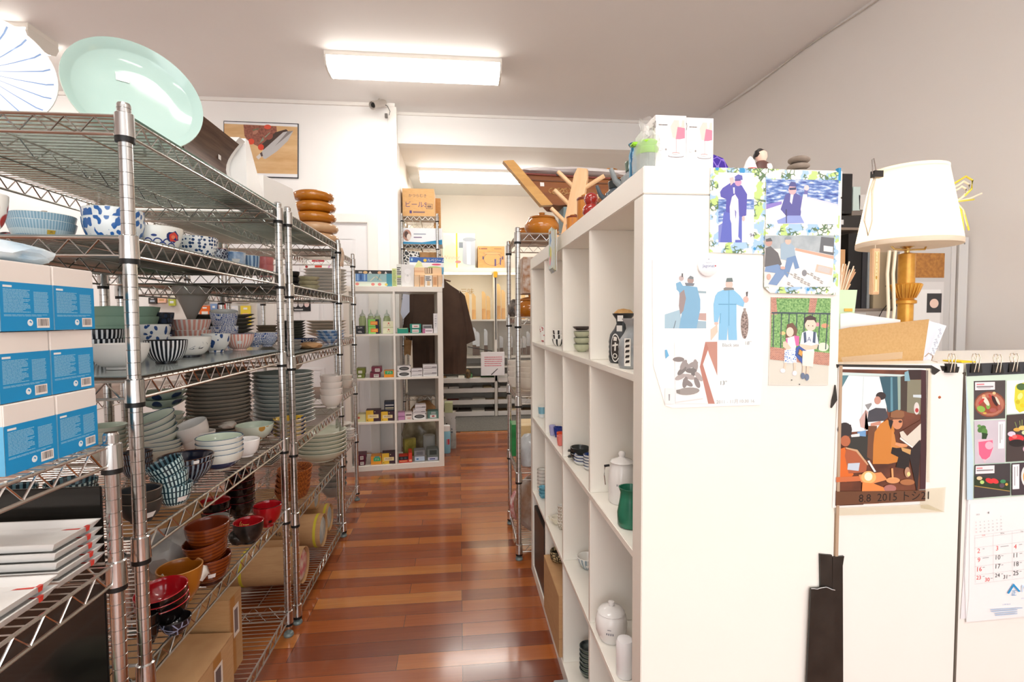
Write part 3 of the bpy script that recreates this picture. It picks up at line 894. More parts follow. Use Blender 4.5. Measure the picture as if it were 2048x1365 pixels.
bowls('wavy_plate', 'grey wavy-edged platter, {k} of the dark stack on the third shelf', 'plate', 372, 512, 655, Z3, 12, GY, GY, 8, X=-1.02, foot=.5, sh=.2, nest=.62, wob=.035, jit=.004, group='grey wavy platters')
bowls('green_dish', 'matte green square dish, {k} of the stack behind the blue boxes', 'dish', 170, 325, 650, Z3, 38, SAGE, SAGE, 4, X=-1.12, foot=.8, sh=.2, nest=.5, rz=.8, wob=.02)
bowls('woven_bowl', 'navy bowl with a braided pattern, {k} of the pair by the green dishes', 'bowl', 292, 350, 645, Z3, 46, cells('#22334c', '#0f1826', 60, .08, .3), M('#1b2a40', .4), 2, X=-1.04, foot=.7, sh=.3, nest=.75)
bowls('striped_cup', 'black cup with cream zigzag lines above the green dishes', 'cup', 268, 306, 630, 1.155, 30, BW, BWo, X=-1.16, foot=.7, sh=.5)
mb = MB(); mb.lathe([(.07, 0), (.035, .07), (.01, .13), (.0, .14)], M('#a8a29a', .7), 24); tag(mb.build('felt_cone', loc=(-1.16, 1.93, 1.10), rot=(PI * .96, 0, 0)), 'upside-down grey cone hanging above the wavy platters', 'cone')
bpy.data.objects['felt_cone'].location = (-1.05, 2.15, 1.335)
# B level 3
DP = M('#4b4a43', .35)
bowls('dark_plate', 'dark grey plate, {k} of the neat stack on the third shelf', 'plate', 552, 612, 655, Y3, 9, mottle('#59584f', '#6b6a60', 20, .4), DP, 9, X=-.90, nest=.55, sh=.2, group='dark grey plates')
bowls('brown_dish', 'brown edged dish, {k} of the low pile beside the dark plates', 'dish', 512, 556, 660, Y3, 12, M('#8c7c66', .4), M('#6f5f4c', .4), 6, X=-.98, nest=.5, sh=.2, group='brown edged dishes')
bowls('cream_plate', 'cream plate, {k} of the stack in front of the door', 'plate', 612, 694, 660, 1.0935, 10, M('#d8cdbd', .3), M('#e4dbcd', .3), 5, X=-.86, nest=.6, sh=.2, group='cream plates')
bowls('blue_plate', 'pale blue rimmed plate, {k} of the stack by the corner post', 'plate', 632, 690, 675, Y3, 10, stripes('#7fa6d6', '#dfe8f2', 10), M('#b9cbe0', .2), 4, X=-.72, nest=.55, sh=.3, group='pale blue rimmed plates')
bowls('scalloped_dish', 'navy scalloped dish with a white pattern, {k} of two', 'dish', 572, 634, 680, Y3, 11, cells('#1d3663', '#e6e9ee', 60, .06), M('#1d3663', .2), 2, X=-.76, nest=.6, sh=.4, wob=.03)
bowls('grey_dish', 'grey leaf dish, {k} of three beside the twin posts', 'dish', 572, 604, 695, Y3, 10, M('#8d8882', .4), M('#9d978f', .4), 3, X=-.72, nest=.6, sh=.4)


def crumple(name, label, cat, p, sx, sy, sz, mat, seed=0, n=2, rz=0, parent=None):
    b = bmesh.new(); bmesh.ops.create_icosphere(b, subdivisions=3, radius=1); rn = random.Random(seed)
    ph = [(Vector((rn.uniform(-1, 1), rn.uniform(-1, 1), rn.uniform(-1, 1))).normalized(), rn.uniform(2.5, 6), rn.uniform(0, 6)) for _ in range(7)]
    for v in b.verts:
        d = 1 + sum(abs(math.sin(v.co.dot(a) * f + c)) * .07 for a, f, c in ph) - .2 + rn.uniform(-.025, .025)
        v.co = Vector((v.co.x * d * sx, v.co.y * d * sy, max(-1, v.co.z * d * 1.1) * sz + sz))
    me = bpy.data.meshes.new(name); b.to_mesh(me); b.free(); me.materials.append(mat)
    me.polygons.foreach_set('use_smooth', [True] * len(me.polygons)); me.update(); me.set_sharp_from_angle(angle=.45)
    o = bpy.data.objects.new(name, me); COL.objects.link(o); o.location = p; o.rotation_euler = (0, 0, rz)
    if parent: o.parent = parent
    else: tag(o, label, cat)
    return o


KRAFT = mottle('#9a7248', '#b48a5c', 20, .8); TISS = mottle('#d8d0c4', '#ece7de', 14, .8); PLAST = sheet_glass('#e6e6e2', .38, .12)
p = at(620, 698, X=-.70); crumple('wrapped_dishes', 'dishes wrapped in brown paper at the front of the third shelf', 'wrapped dishes', (p.x, p.y, Y3), .05, .06, .014, KRAFT, 3)

# ---- level 4
WP = mottle('#8f877b', '#a8a094', 10, .6)
bowls('wrapped_plate', 'paper-wrapped plate, {k} of the tall grey bundle', 'plate', 375, 512, 800, Z4, 10, WP, WP, 16, base=(440, 872), foot=.8, sh=.2, nest=.75, wob=.03, jit=.006, group='paper-wrapped plates')
bowls('splash_bowl', 'celadon bowl with dark blue splashes, {k} of the pair at the back', 'bowl', 272, 378, 800, .90, 20, leafy('#9fb0a4', '#1f3357', 22, .48), CEL, 2, X=-1.05, foot=.4, sh=.4, nest=.7)
bowls('celadon_bowl', 'plain celadon bowl, {k} of the stack under the splash bowls', 'bowl', 270, 372, 830, Z4, 24, IVG, CEL, 5, X=-1.05, foot=.45, sh=.5, nest=.45)
bowls('celadon_plate', 'wide celadon bowl, {k} of the stack behind the chrome post', 'bowl', 170, 262, 850, Z4, 26, IVG, CEL, 6, base=(215, 925), foot=.45, sh=.4, nest=.35, group='celadon bowls behind the post')
BL = bands(((0, '#e2e6da'), (.25, '#2c5a98'), (.5, '#e2e6da')), .05)
BRIM = M('#3c5a78', .2)
bowls('celadon_bowl', 'blue-rimmed celadon bowl, {k} of the leaning stack', 'bowl', 272, 368, 850, Z4, 27, IVG, CEL, 7, base=(320, 925), foot=.45, sh=.55, nest=.30, rim=BRIM, tilts=(0, 0, 0, .2, .26, .32, .38), tdir=-2.3, group='leaning celadon bowls')
bowls('white_bowl', 'cream white bowl, {k} of the tilted pair on the fourth shelf', 'bowl', 362, 434, 870, Z4, 46, M('#efe9e2', .2), M('#f3efe9', .15), 2, base=(398, 912), foot=.45, sh=.95, nest=.35, tilts=(0, .34), tdir=-2.3)
TB = bands(((0, '#cbb8a0'), (.08, '#e6e4d8'), (.14, '#27365a'), (.62, '#e6e8de'), (.9, '#e6e8de')), .045)
bowls('celadon_bowl', 'blue-rimmed celadon bowl with navy base, {k} of the front stack', 'bowl', 387, 487, 890, Z4, 36, TB, CEL, 4, base=(441, 943), foot=.42, sh=.75, nest=.28, rim=BRIM, group='navy based celadon bowls')
bowls('white_bowl', 'small pure white bowl behind the navy based bowls', 'bowl', 458, 520, 885, Z4, 34, M('#f6f3f0', .15), M('#f6f3f0', .15), base=(491, 916), foot=.55, sh=.8)
bowls('flower_bowl', 'celadon bowl painted with yellow leaves, on the fourth shelf', 'bowl', 467, 547, 855, Z4, 32, spots('#d3dccb', '#b98a3c', 26, .30, 1), CEL, base=(510, 884), foot=.4, sh=.8)
bowls('wrapped_bowl', 'celadon bowl with yellow leaves in tissue, {k} of the pair at the back', 'bowl', 372, 455, 840, Z4, 26, spots('#b9c4b0', '#8f7a2c', 24, .32, 1), CEL, 2, base=(415, 868), foot=.5, sh=.7, nest=.5)
p = at(415, 838, Z=.80); crumple('tissue_paper', 'cream tissue paper crumpled in the yellow leaf bowl', 'tissue paper', (p.x, p.y, .795), .055, .055, .022, TISS, 11)
p = at(310, 812, X=-1.0); crumple('tissue_paper', 'folded cream tissue paper above the leaning celadon bowls', 'tissue paper', (p.x, p.y, .845), .05, .055, .02, TISS, 12)
p = at(455, 862, Z=.78); crumple('tissue_paper', 'tissue scrap beside the cream white bowls', 'tissue paper', (p.x, p.y, .79), .03, .03, .014, TISS, 13)
DS = stripes('#0e1424', '#7f93a2', 34, .1, .12); BRN = M('#5a3c28', .25)
bowls('hatched_bowl', 'wide dark navy hatched bowl, {k} of the pair with brown rim', 'bowl', 313, 432, 930, Z4, 46, DS, NAVY, 2, base=(374, 972), foot=.4, sh=.55, nest=.22, rim=BRN, sticker=dict(i=1, t=.9, w=.014, h=.009, da=.35))
bowls('hatched_bowl', 'small dark hatched bowl, {k} of the stack beside the post', 'bowl', 240, 309, 915, Z4, 34, DS, NAVY, 3, base=(275, 962), foot=.45, sh=.6, nest=.32, rim=BRN)
TE = checks('#1e3a44', '#b9d3d2', 30, 420); TEI = stripes('#16242c', '#5b7e88', 20)
bowls('teal_bowl', 'teal and white hatched bowl, {k} of the leaning stack', 'bowl', 309, 389, 965, Z4, 44, TE, TEI, 3, base=(350, 1016), foot=.6, sh=.7, nest=.45, tilts=(0, .2, .4), tdir=-2.5, footm=M('#b09a84', .5), sticker=dict(i=0, t=.45, w=.02, h=.016, da=.45), group='teal hatched bowls')
bowls('dark_bowl', 'matte charcoal bowl, {k} of the pair beside the teal bowls', 'bowl', 228, 322, 985, Z4, 44, mottle('#2e2c2a', '#3f3b36', 12, .45), M('#262a2e', .35), 2, base=(283, 1048), foot=.5, sh=.8, nest=.5, rim=M('#5c4a3a', .4), sticker=dict(i=0, t=.5, w=.016, h=.014, da=.5))
bowls('teal_bowl', 'teal hatched bowl, {k} of the stack seen under the blue boxes', 'bowl', 84, 200, 960, Z4, 42, TE, TEI, 2, X=-.92, foot=.6, sh=.7, nest=.4, group='teal hatched bowls by the low unit')
bowls('teal_bowl', 'teal hatched bowl, {k} of the stack beyond the dark plastic sheet', 'bowl', -30, 80, 960, Z4, 42, TE, TEI, 2, X=-1.02, foot=.6, sh=.7, nest=.4, group='teal hatched bowls by the low unit')
# B level 4
bowls('wavy_platter', 'pale grey wavy platter, {k} of the tall stack between the posts', 'plate', 505, 632, 810, Y4, 17, M('#c3c9c4', .18), M('#aab8b4', .15), 13, base=(570, 862), foot=.5, sh=.35, nest=.47, wob=.02, jit=.002, rim=M('#dfe0da', .2), group='tall stack of wavy platters')
bowls('white_cup', 'white fluted bowl, {k} of the pile behind the wavy platters', 'bowl', 640, 686, 790, Y4, 26, M('#ece4dc', .2), M('#ece4dc', .2), 4, X=-.70, foot=.5, sh=.7, nest=.5, group='white fluted bowls')
bowls('square_dish', 'yellow and navy patterned dish, {k} of the stack by the twin posts', 'dish', 490, 562, 855, Y4, 14, leafy('#caa63a', '#27406f', 30, .5), leafy('#d8b23c', '#27406f', 40, .5), 1, base=(527, 868), foot=.7, sh=.2)
bowls('square_dish', 'white shallow dish, {k} of the stack beside the wavy platters', 'dish', 545, 612, 855, Y4, 13, M('#ddd6cc', .2), leafy('#d8b23c', '#27406f', 40, .5), 5, base=(580, 884), foot=.6, sh=.2, nest=.6, wob=.02, group='white shallow dishes')
bowls('dish', 'white leaf dish, {k} of the pile hanging over the platters', 'dish', 566, 606, 735, .955, 14, M('#cfc6b8', .3), M('#cfc6b8', .3), 5, X=-.85, foot=.5, sh=.5, nest=.6, jit=.003)
# ---- level 5
WR = wood('#52200a', '#7d3a12', (4, 4, 60), .25, .4, True)
BR2 = M('#3a1508', .3)
bowls('wooden_bowl', 'polished wood grain bowl, {k} of the stack of three', 'bowl', 371, 466, 1090, Z5, 52, WR, M('#6b2a12', .25, coat=.3), 3, base=(420, 1172), foot=.6, sh=.8, nest=.62, tilts=(0, .14, .03), tdir=-2.4, sticker=dict(i=0, t=.55, w=.017, h=.015, da=.1), footm=BR2)
for i, o in enumerate([q for q in bpy.data.objects if q.name.startswith('wooden_bowl')][1:3]):
    sticker_on(o, .046 if i == 0 else .047, cam_ang(o.location) - o.rotation_euler.z + (.55 if i == 0 else -.75), .034, .014, .013, .2)
bowls('tan_bowl', 'mustard brown glossy bowl lined with plastic wrap', 'bowl', 310, 410, 1130, Z5, 72, M('#a8661c', .3), M('#98560f', .3, coat=.3), base=(362, 1212), foot=.5, sh=.85, rim=M('#c08a50', .3))
RED = M('#a3101a', .16, coat=.5); BLR = M('#120e0e', .14, coat=.4); RDK = M('#6e0f14', .2, coat=.4)
bowls('lacquer_bowl', 'red lacquer bowl with black outside, {k} of the tipped stack', 'bowl', 276, 392, 1190, Z5, 46, BLR, RED, 3, base=(330, 1258), foot=.45, sh=.8, nest=.27, rim=RED, tilts=(.06, .09, .12), tdir=-2.0)
bowls('lacquer_bowl', 'black bowl with red inside, {k} of the pair in the middle', 'bowl', 398, 464, 1025, Z5, 40, BLR, RED, 2, base=(432, 1062), foot=.45, sh=.85, nest=.45)
bowls('lacquer_bowl', 'black bowl with dark red rim, {k} of the tall stack of five', 'bowl', 448, 511, 985, Z5, 34, BLR, M('#1a0c0e', .2, coat=.5), 5, base=(482, 1038), foot=.5, sh=.8, nest=.42, rim=RDK)
bowls('lacquer_bowl', 'bright red lacquer bowl with a black rim and small crest', 'bowl', 502, 564, 1020, Z5, 44, M('#a01018', .18, coat=.5), RED, base=(536, 1056), foot=.4, sh=.85, rim=BLR, sticker=dict(t=.45, w=.01, h=.01, da=.2, mat=M('#200808', .3), name='crest'))
bowls('lacquer_bowl', 'black crackled bowl with red inside below the bright red bowl', 'bowl', 463, 528, 1050, Z5, 44, mottle('#0c0b0b', '#2a2624', 60, .3), RED, base=(498, 1090), foot=.45, sh=.9)
bowls('black_bowl', 'small black bowl, {k} of the group under the tipped red bowls', 'bowl', 284, 328, 1260, Z5, 38, BLR, BLR, 2, base=(300, 1290), foot=.5, nest=.6)
bowls('black_bowl', 'dark bowl with tangled pale pattern beside the tipped red stack', 'bowl', 322, 392, 1245, Z5, 30, cells('#14151c', '#8a8fa8', 50, .04), BLR, base=(352, 1272), foot=.5)
p = at(330, 1160, Z=Z5); crumple('wrapped_bundle', 'crockery bundle in grey translucent plastic beside the wooden bowls', 'wrapped bundle', (p.x - .02, p.y + .05, Z5), .075, .08, .055, mottle('#8f8c88', '#b9b5b0', 9, .35), 21)
p = at(395, 1140, Z=Z5 + .06); 
mb = MB(); c = at(362, 1160, Z=Z5 + .05); pts = []
for i in range(15):
    a = cam_ang(c) - 1.2 + 2.4 * i / 14; pts += [(c.x + .052 * math.cos(a), c.y + .06 * math.sin(a) + .02, Z5 + .077 + .006 * math.sin(i * 1.7)), (c.x + .060 * math.cos(a), c.y + .068 * math.sin(a) + .02, Z5 + .05 + .005 * math.sin(i * 2.1))]
mb.add(pts, [(2 * i, 2 * i + 1, 2 * i + 3, 2 * i + 2) for i in range(14)], TISS); o = mb.build('plastic_wrap'); s = o.modifiers.new('s', 'SOLIDIFY'); s.thickness = .0008
tag(o, 'crumpled pale wrap over the rim of the mustard bowl', 'plastic wrap')
# gold-corded bundle
o = thing('corded_parcel', 'black parcel with frayed gold cord beside the wooden bowls', 'parcel', at(474, 1092, Z=Z5))
crumple('wrapping', None, None, (0, .02, 0), .028, .03, .02, mottle('#14110e', '#2e2822', 30, .4), 5, parent=o)
mb = MB(); rn = random.Random(5)
for i in range(16):
    a = rn.uniform(0, 2 * PI); mb.tube([(0, .02, .035), (.012 * math.cos(a), .02 + .012 * math.sin(a), .058), (.03 * math.cos(a), .02 + .03 * math.sin(a), .05 + rn.uniform(-.01, .012))], .0011, M('#c79a52' if i % 4 else '#b4423a', .5), 4)
mb.build('cord', o)
# B level 5
OV = M('#d8dac4', .15)
bowls('oval_dish', 'pale green oval dish, {k} of the stack on the fifth shelf', 'dish', 590, 697, 885, Y5, 21, OV, OV, 6, base=(643, 926), foot=.5, sh=.5, nest=.38, rim=M('#f0f0e2', .15), group='pale green oval dishes')


def square_plate(w, d, h, m, th=.004):
    mb = MB(); k = [(-w / 2, -d / 2), (w / 2, -d / 2), (w / 2, d / 2), (-w / 2, d / 2)]
    def rg(s, z): return [(x * s, y * s, z) for x, y in k]
    vs = rg(.72, 0) + rg(1, h) + rg(.985, h + th * .3) + rg(.93, h) + rg(.7, th); fs = [(3, 2, 1, 0), (16, 17, 18, 19)]
    for a in range(4):
        for i in range(4): fs.append((a * 4 + i, a * 4 + (i + 1) % 4, (a + 1) * 4 + (i + 1) % 4, (a + 1) * 4 + i))
    mb.add(vs, fs, m); return mb.mesh('square_plate', 20)


sq = square_plate(.17, .17, .014, M('#dcd5cb', .2)); p = at(640, 868, Z=Y5); p.x -= .12; p.y += .1
for i in range(6):
    o = bpy.data.objects.new('square_plate', sq); COL.objects.link(o); o.location = (p.x, min(p.y, 2.80), Y5 + .011 * i); tag(o, 'white square plate, %s of the stack behind the oval dishes' % (ORD[5 - i] if i else 'bottom'), 'plate', 'white square plates')
# orange woven baskets, nested
mb = MB(); BSK = cells('#c8752e', '#7a3a12', 150, .12, .5, .6)
P = [(.05, 0), (.058, .002), (.066, .02), (.07, .036), (.067, .036), (.056, .006), (0, .006)]
mb.lathe(P, BSK, 24, sy=1.3); bm_ = mb.mesh('woven_basket', 30); p = Vector((-.725, 2.27, 0))
for i in range(5):
    o = bpy.data.objects.new('woven_basket', bm_); COL.objects.link(o); o.location = (p.x + .003 * i, p.y, Y5 + .022 * i); tag(o, 'orange woven basket, %s of the nested stack behind the posts' % (ORD[4 - i] if i else 'bottom'), 'basket', 'orange woven baskets')
bowls('bagged_plate', 'grey plate in a clear bag, {k} of the sagging pile', 'plate', 638, 696, 985, .0985, 24, mottle('#8f8b84', '#a9a59d', 12, .3), M('#9a968f', .3), 9, X=-.80, foot=.5, sh=.4, nest=.45, jit=.006, group='bagged grey plates')
# C shelf
bowls('white_plate', 'small white plate, {k} of the pile near the corner post', 'plate', 690, 712, 970, .4465, 8, M('#f0ece6', .2), M('#f0ece6', .2), 4, X=-.70, sh=.3, nest=.6)
bowls('white_plate', 'white plate, {k} of the stack on the narrow unit', 'plate', 655, 704, 860, .4465, 9, M('#ddd6cc', .2), M('#ddd6cc', .2), 5, X=-.77, sh=.2, nest=.6, group='white plates on the narrow unit')
bowls('white_bowl', 'white scalloped bowl, {k} of the pair on the narrow unit', 'bowl', 680, 706, 800, .7685, 16, M('#e6dfd4', .2), M('#e6dfd4', .2), 2, X=-.73, sh=.5, nest=.6)
# ================================================================ boxes and printed things
LET = M('#3a3a3e', .6); WHP = M('#f4f4f2', .5)


def carton(name, label, cat, loc, size, rz, mat, front=(), right=(), left=(), top=(), group=None, bev=.0015, parts=()):
    """box with its front face on local -y; loc is the middle of the front bottom edge"""
    w, d, h = size; mb = MB(); mb.box(-w / 2, 0, 0, w / 2, d, h, mat, bev=bev)
    mb.deco((-w / 2, 0, 0), (w, 0, 0), (0, 0, h), front)
    mb.deco((w / 2, 0, 0), (0, d, 0), (0, 0, h), right)
    mb.deco((-w / 2, d, 0), (0, -d, 0), (0, 0, h), left)
    mb.deco((-w / 2, 0, h), (w, 0, 0), (0, d, 0), top)
    o = mb.build(name, loc=loc, rot=(0, 0, rz), smooth=None)
    for nm, fr in parts:
        m2 = MB(); m2.deco((-w / 2, 0, 0), (w, 0, 0), (0, 0, h), fr, base=9e-4); m2.build(nm, o, smooth=None)
    return tag(o, label, cat, group)


def textlines(u0, u1, v0, v1, n, c, seed=0, w=.55, rag=.3):
    rn = random.Random(seed); out = []; dv = (v1 - v0) / n
    for i in range(n):
        e = u1 - (u1 - u0) * (rn.random() ** 3) * rag; u = u0; v = v0 + dv * i
        while u < e:
            q = min(e, u + (u1 - u0) * rn.uniform(.06, .2)); out.append(('r', u, v, q - (u1 - u0) * .012, v + dv * w, c)); u = q
    return out


def barcode(u0, u1, v0, v1, seed=0):
    rn = random.Random(seed); out = [('r', u0, v0, u1, v1, '#f3ece6')]; u = u0 + (u1 - u0) * .1
    while u < u1 - (u1 - u0) * .12:
        w = (u1 - u0) * rn.choice((.02, .035, .05)); out.append(('r', u, v0 + (v1 - v0) * .2, u + w, v1 - (v1 - v0) * .1, '#4a3c38')); u += w + (u1 - u0) * rn.choice((.025, .04))
    return out


# ---- blue boxes on the low unit: printed face towards the aisle (+X), so local -y -> +X : rz = +90 deg
BLUE = '#1492cf'
BXM = M('#f2ebe4', .45)
fr = [('r', 0, 0, 1, .70, BLUE), ('r', .06, .625, .22, .655, '#f4f2ee')] + textlines(.06, .56, .27, .61, 17, '#8ec7e4', 3) + textlines(.62, .92, .27, .59, 16, '#8ec7e4', 4, rag=.1) + \
     textlines(.06, .9, .215, .245, 2, '#8ec7e4', 6) + barcode(.66, .92, .04, .19, 2) + [('e', .53, .12, .055, .05, '#e9f2f6'), ('p', [(.5, .12), (.53, .15), (.56, .13), (.55, .11), (.52, .13)], BLUE)]
sd = [('r', 0, 0, 1, .70, '#6cbbe2')]
rows = ['lower', 'middle', 'upper']
for r in range(3):
    for c in range(2):
        y = .8375 + .101 * c + (.004 if r == 2 else 0) + .0475; h = .108
        carton('blue_box', 'sky blue and white printed box, %s layer, %s' % (['bottom', 'middle', 'top'][r], ['away from the chrome post', 'next to the chrome post'][c]), 'box',
               (-.682 - .004 * (r == 1), y, .9775 + .1095 * r), (.0985, .14, h), PI / 2 + (.03 if (r + c) % 2 else -.015) * .6, BXM, fr, left=sd, right=sd)
LB2 = sheet_glass('#cfe3f2', .45, .12)
crumple('plastic_pack', 'clear pack of pale blue sheets lying on the blue boxes', 'plastic pack', (-.76, .90, 1.307), .06, .115, .018, mottle('#b9d6ea', '#e6f0f6', 10, .25), 31)

# white rectangular plates with red brush marks, on the low unit
def rect_plate(w, d, h, m):
    mb = MB(); k = [(-w / 2, -d / 2), (w / 2, -d / 2), (w / 2, d / 2), (-w / 2, d / 2)]
    def rg(s, t, z): return [(x - math.copysign(t, x), y - math.copysign(t, y), z) for x, y in k]
    vs = rg(1, .012, 0) + rg(1, 0, h) + rg(1, .004, h) + rg(1, .012, .005); fs = [(3, 2, 1, 0), (12, 13, 14, 15)]
    for a in range(3):
        for i in range(4): fs.append((a * 4 + i, a * 4 + (i + 1) % 4, (a + 1) * 4 + (i + 1) % 4, (a + 1) * 4 + i))
    mb.add(vs, fs, m); R_ = M('#d8382a', .3)
    for sx in (1,):
        mb.deco((-w / 2, d / 2 - .032, .0052), (w, 0, 0), (0, .02, 0), [('p', [(.82, .35), (.95, .45), (.96, .75), (.84, .6)], '#d8382a')], base=2e-4)
        mb.add([(w / 2 + .0006, d / 2 - .042, h * .45), (w / 2 + .0006, d / 2 - .034, h * .45), (w / 2 + .0010, d / 2 - .032, h * .98), (w / 2 + .0010, d / 2 - .043, h * .98)], [(0, 1, 2, 3)], R_)
        mb.add([(w / 2 + .001, d / 2 - .043, h + .0004), (w / 2 + .001, d / 2 - .032, h + .0004), (w / 2 - .004, d / 2 - .033, h + .0004), (w / 2 - .004, d / 2 - .042, h + .0004)], [(0, 1, 2, 3)], R_)
    return mb.mesh('rectangular_plate', None)


rp = rect_plate(.30, .115, .0165, M('#eeece8', .2))
for i in range(5):
    o = bpy.data.objects.new('rectangular_plate', rp); COL.objects.link(o)
    o.location = (-.832, .985 - .002 * i, .7505 + .0172 * i); tag(o, 'white rectangular plate with red brush mark, %s of the back stack' % (ORD[4 - i] if i else 'bottom'), 'plate', 'white rectangular plates stack')
for i in range(2):
    o = bpy.data.objects.new('rectangular_plate', rp); COL.objects.link(o); o.location = (-.828, .862, .7505 + .0172 * i)
    tag(o, 'white rectangular plate with red brush mark, %s of the separate front pair' % ('upper' if i else 'lower'), 'plate')
mb = MB(); mb.box(-1.15, 1.072, .06, -.706, 1.078, .885, mottle('#161513', '#2c2824', 3, .22, coat=.4), bev=.002); tag(mb.build('dark_plastic_sheet', smooth=None), 'dark glossy plastic sheet upright between the low and tall units', 'plastic sheet')
crumple('bagged_pottery', 'pale green piece in clear plastic below the rectangular plates', 'bagged pottery', (-.80, .93, .4035), .11, .06, .04, mottle('#6f7668', '#b8bd9c', 9, .3), 33)

# ---- cartons on the lowest shelf
CB = cardboard(); CB2 = cardboard('#bb9162', '#b48a5b')
lbl = [('r', .40, .0, .62, 1, '#b07a3c'), ('r', .42, .35, .66, .80, '#e8ddd2'), ('r', .46, .42, .61, .74, '#6a5a58')]
o = carton('cardboard_carton', 'open cardboard carton with a paper label on the lowest shelf', 'box', (-.70, 1.50, Z6), (.215, .30, .150), PI / 2, CB, lbl)
mb = MB()
mb.add([(-.1075, 0, .15), (-.1075, .148, .152), (.1, .148, .160), (.1075, 0, .15)], [(0, 1, 2, 3)], CB); mb.build('flap', o, smooth=None).modifiers.new('s', 'SOLIDIFY').thickness = .004
mb = MB(); mb.add([(-.1075, .30, .15), (-.1, .155, .172), (.1075, .155, .180), (.1075, .30, .15)], [(0, 3, 2, 1)], CB); mb.build('flap', o, smooth=None).modifiers.new('s', 'SOLIDIFY').thickness = .004
carton('cardboard_carton', 'narrow upright cardboard carton with a barcode label behind the open carton', 'box', (-.715, 1.665, Z6), (.09, .16, .247), PI / 2, CB2, [('r', .1, 0, .45, 1, '#b07a3c'), ('r', .30, .45, .75, .85, '#e6dccf'), ('r', .38, .5, .66, .8, '#7a6a68')], right=textlines(.1, .8, .5, .8, 5, '#6e5638', 4))
carton('long_carton', 'long flat brown carton behind the red bowls', 'box', (-.86, 1.875, Z5), (.17, .30, .085), PI / 2, CB2)
mb = MB(); mb.lathe([(.028, 0), (.030, .002), (.034, .07), (.033, .07), (.028, .004), (0, .004)], sheet_glass('#e8e8e4', .25), 24); o = mb.build('glass_mug', loc=(-.80, 1.755, Z5)); tag(o, 'clear glass mug behind the red lacquer bowl', 'mug')
mb = MB(); mb.tube([(.032 + .0 , 0, .06), (.05, 0, .058), (.056, 0, .035), (.048, 0, .014), (.031, 0, .012)], .003, sheet_glass('#e8e8e4', .35), 8); mb.build('handle', o)


def cardboard_roll(label, y, r, x0, x1, z, strap=None, inner=None, txt=None):
    """plates rolled in corrugated card, axis across the aisle"""
    mb = MB(); T = Matrix.Translation((x0, y, z + r)) @ Matrix.Rotation(PI / 2, 4, 'Y'); L = x1 - x0
    mb.lathe([(0, .0), (r, 0), (r * 1.01, L * .3), (r, L), (r * .965, L), (r * .95, L - .02), (0, L - .02)], CB, 40, T=T)
    o = mb.build('cardboard_roll', smooth=40); tag(o, label, 'cardboard roll')
    m2 = MB(); m2.lathe([(r * .9, L - .014), (r * .75, L - .006), (r * .3, L - .004), (0, L - .004)], inner or mottle('#cfd5cc', '#8fa6ae', 20, .3), 32, T=T); m2.build('plate_face', o)
    if strap:
        m3 = MB(); xs = x0 + L * .5
        for xx in strap: m3.lathe([(r * 1.022, L * xx), (r * 1.022, L * xx + .012)], M('#d6c63a', .5), 40, T=T)
        m3.build('yellow_strap', o, smooth=40)
    i = 0
    for word in (txt or '').split(' '):
        m4 = MB()
        for ch in word:
            n = Vector((0, -math.cos(.25), math.sin(.25))); u = Vector((1, 0, 0)); v = n.cross(u)
            m4.text(ch, .026, LET, Vector((x0 + L * .40 + i * .016, y, z + r)) + n * (r * 1.03), u, v); i += 1
        if word: m4.build('handwriting', o); i += 1
    return o


cardboard_roll('cardboard roll with red and cream plates showing at its end', 2.245, .075, -1.05, -.675, Y6, (.35,), mottle('#c2475a', '#e6dccb', 26, .3))
cardboard_roll('cardboard roll numbered 40 104 in marker pen', 2.60, .079, -1.02, -.685, Y6, (.9,), None, '40 104')
cardboard_roll('small cardboard roll behind the numbered one', 2.42, .055, -1.05, -.78, Y6, (.4,))
cardboard_roll('cardboard roll with yellow strap near the far post', 2.79, .07, -1.0, -.70, Y6, (.5, .92))
cardboard_roll('small cardboard roll lying on top of the strapped rolls', 2.70, .055, -1.1, -.74, Y6 + .152, (.5,))

# ---- door, pegboard and signs on the white wall
def wall_px(name, label, cat, x0, y0, x1, y1, mat, shapes=(), Y=WY, t=.002, off=0):
    a = at(x0, y1, Y=Y - off); b = at(x1, y0, Y=Y - off); mb = MB(); w, h = b.x - a.x, b.z - a.z
    mb.box(0, 0, 0, w, t, h, mat); mb.deco((0, 0, 0), (w, 0, 0), (0, 0, h), shapes)
    return tag(mb.build(name, loc=(a.x, Y - off - t, a.z), smooth=None), label, cat)


wall_px('door_sign', 'small black notice with three white round symbols on the door', 'sign', 583, 600, 621, 623, M('#1c1c20', .5), [('e', .2, .6, .13, .25, '#d8d2d2'), ('e', .5, .6, .13, .25, '#c8c2c2'), ('e', .8, .6, .13, .25, '#e6c9c6'), ('r', .15, .08, .6, .2, '#b8b8b8')], off=.016)
st = wall_px('door_stickers', 'sheet of little red stickers above the door panel', 'stickers', 608, 520, 662, 548, WHP, [('r', .3, .85, .75, 1, '#b8404c'), ('r', .4, .45, .66, .62, '#d8402c'), ('e', .1, .5, .05, .09, '#a03030'), ('e', .5, .2, .1, .13, '#d04030'), ('e', .12, .15, .06, .1, '#b03838'), ('e', .8, .2, .07, .12, '#d6cf6a'), ('p', [(.86, .1), (.98, .6), (.92, .62), (.84, .3)], '#d8a0c8')], off=.016, t=.001)
peg = NT('pegboard', .6); v = peg.voro(38, 'F1', 0); 
mb = MB(); PB = peg.out(peg.mix(peg.ramp(v, [(.12, '#ffffff'), (.15, '#000000')]), '#dcd8d2', '#6a6662'))
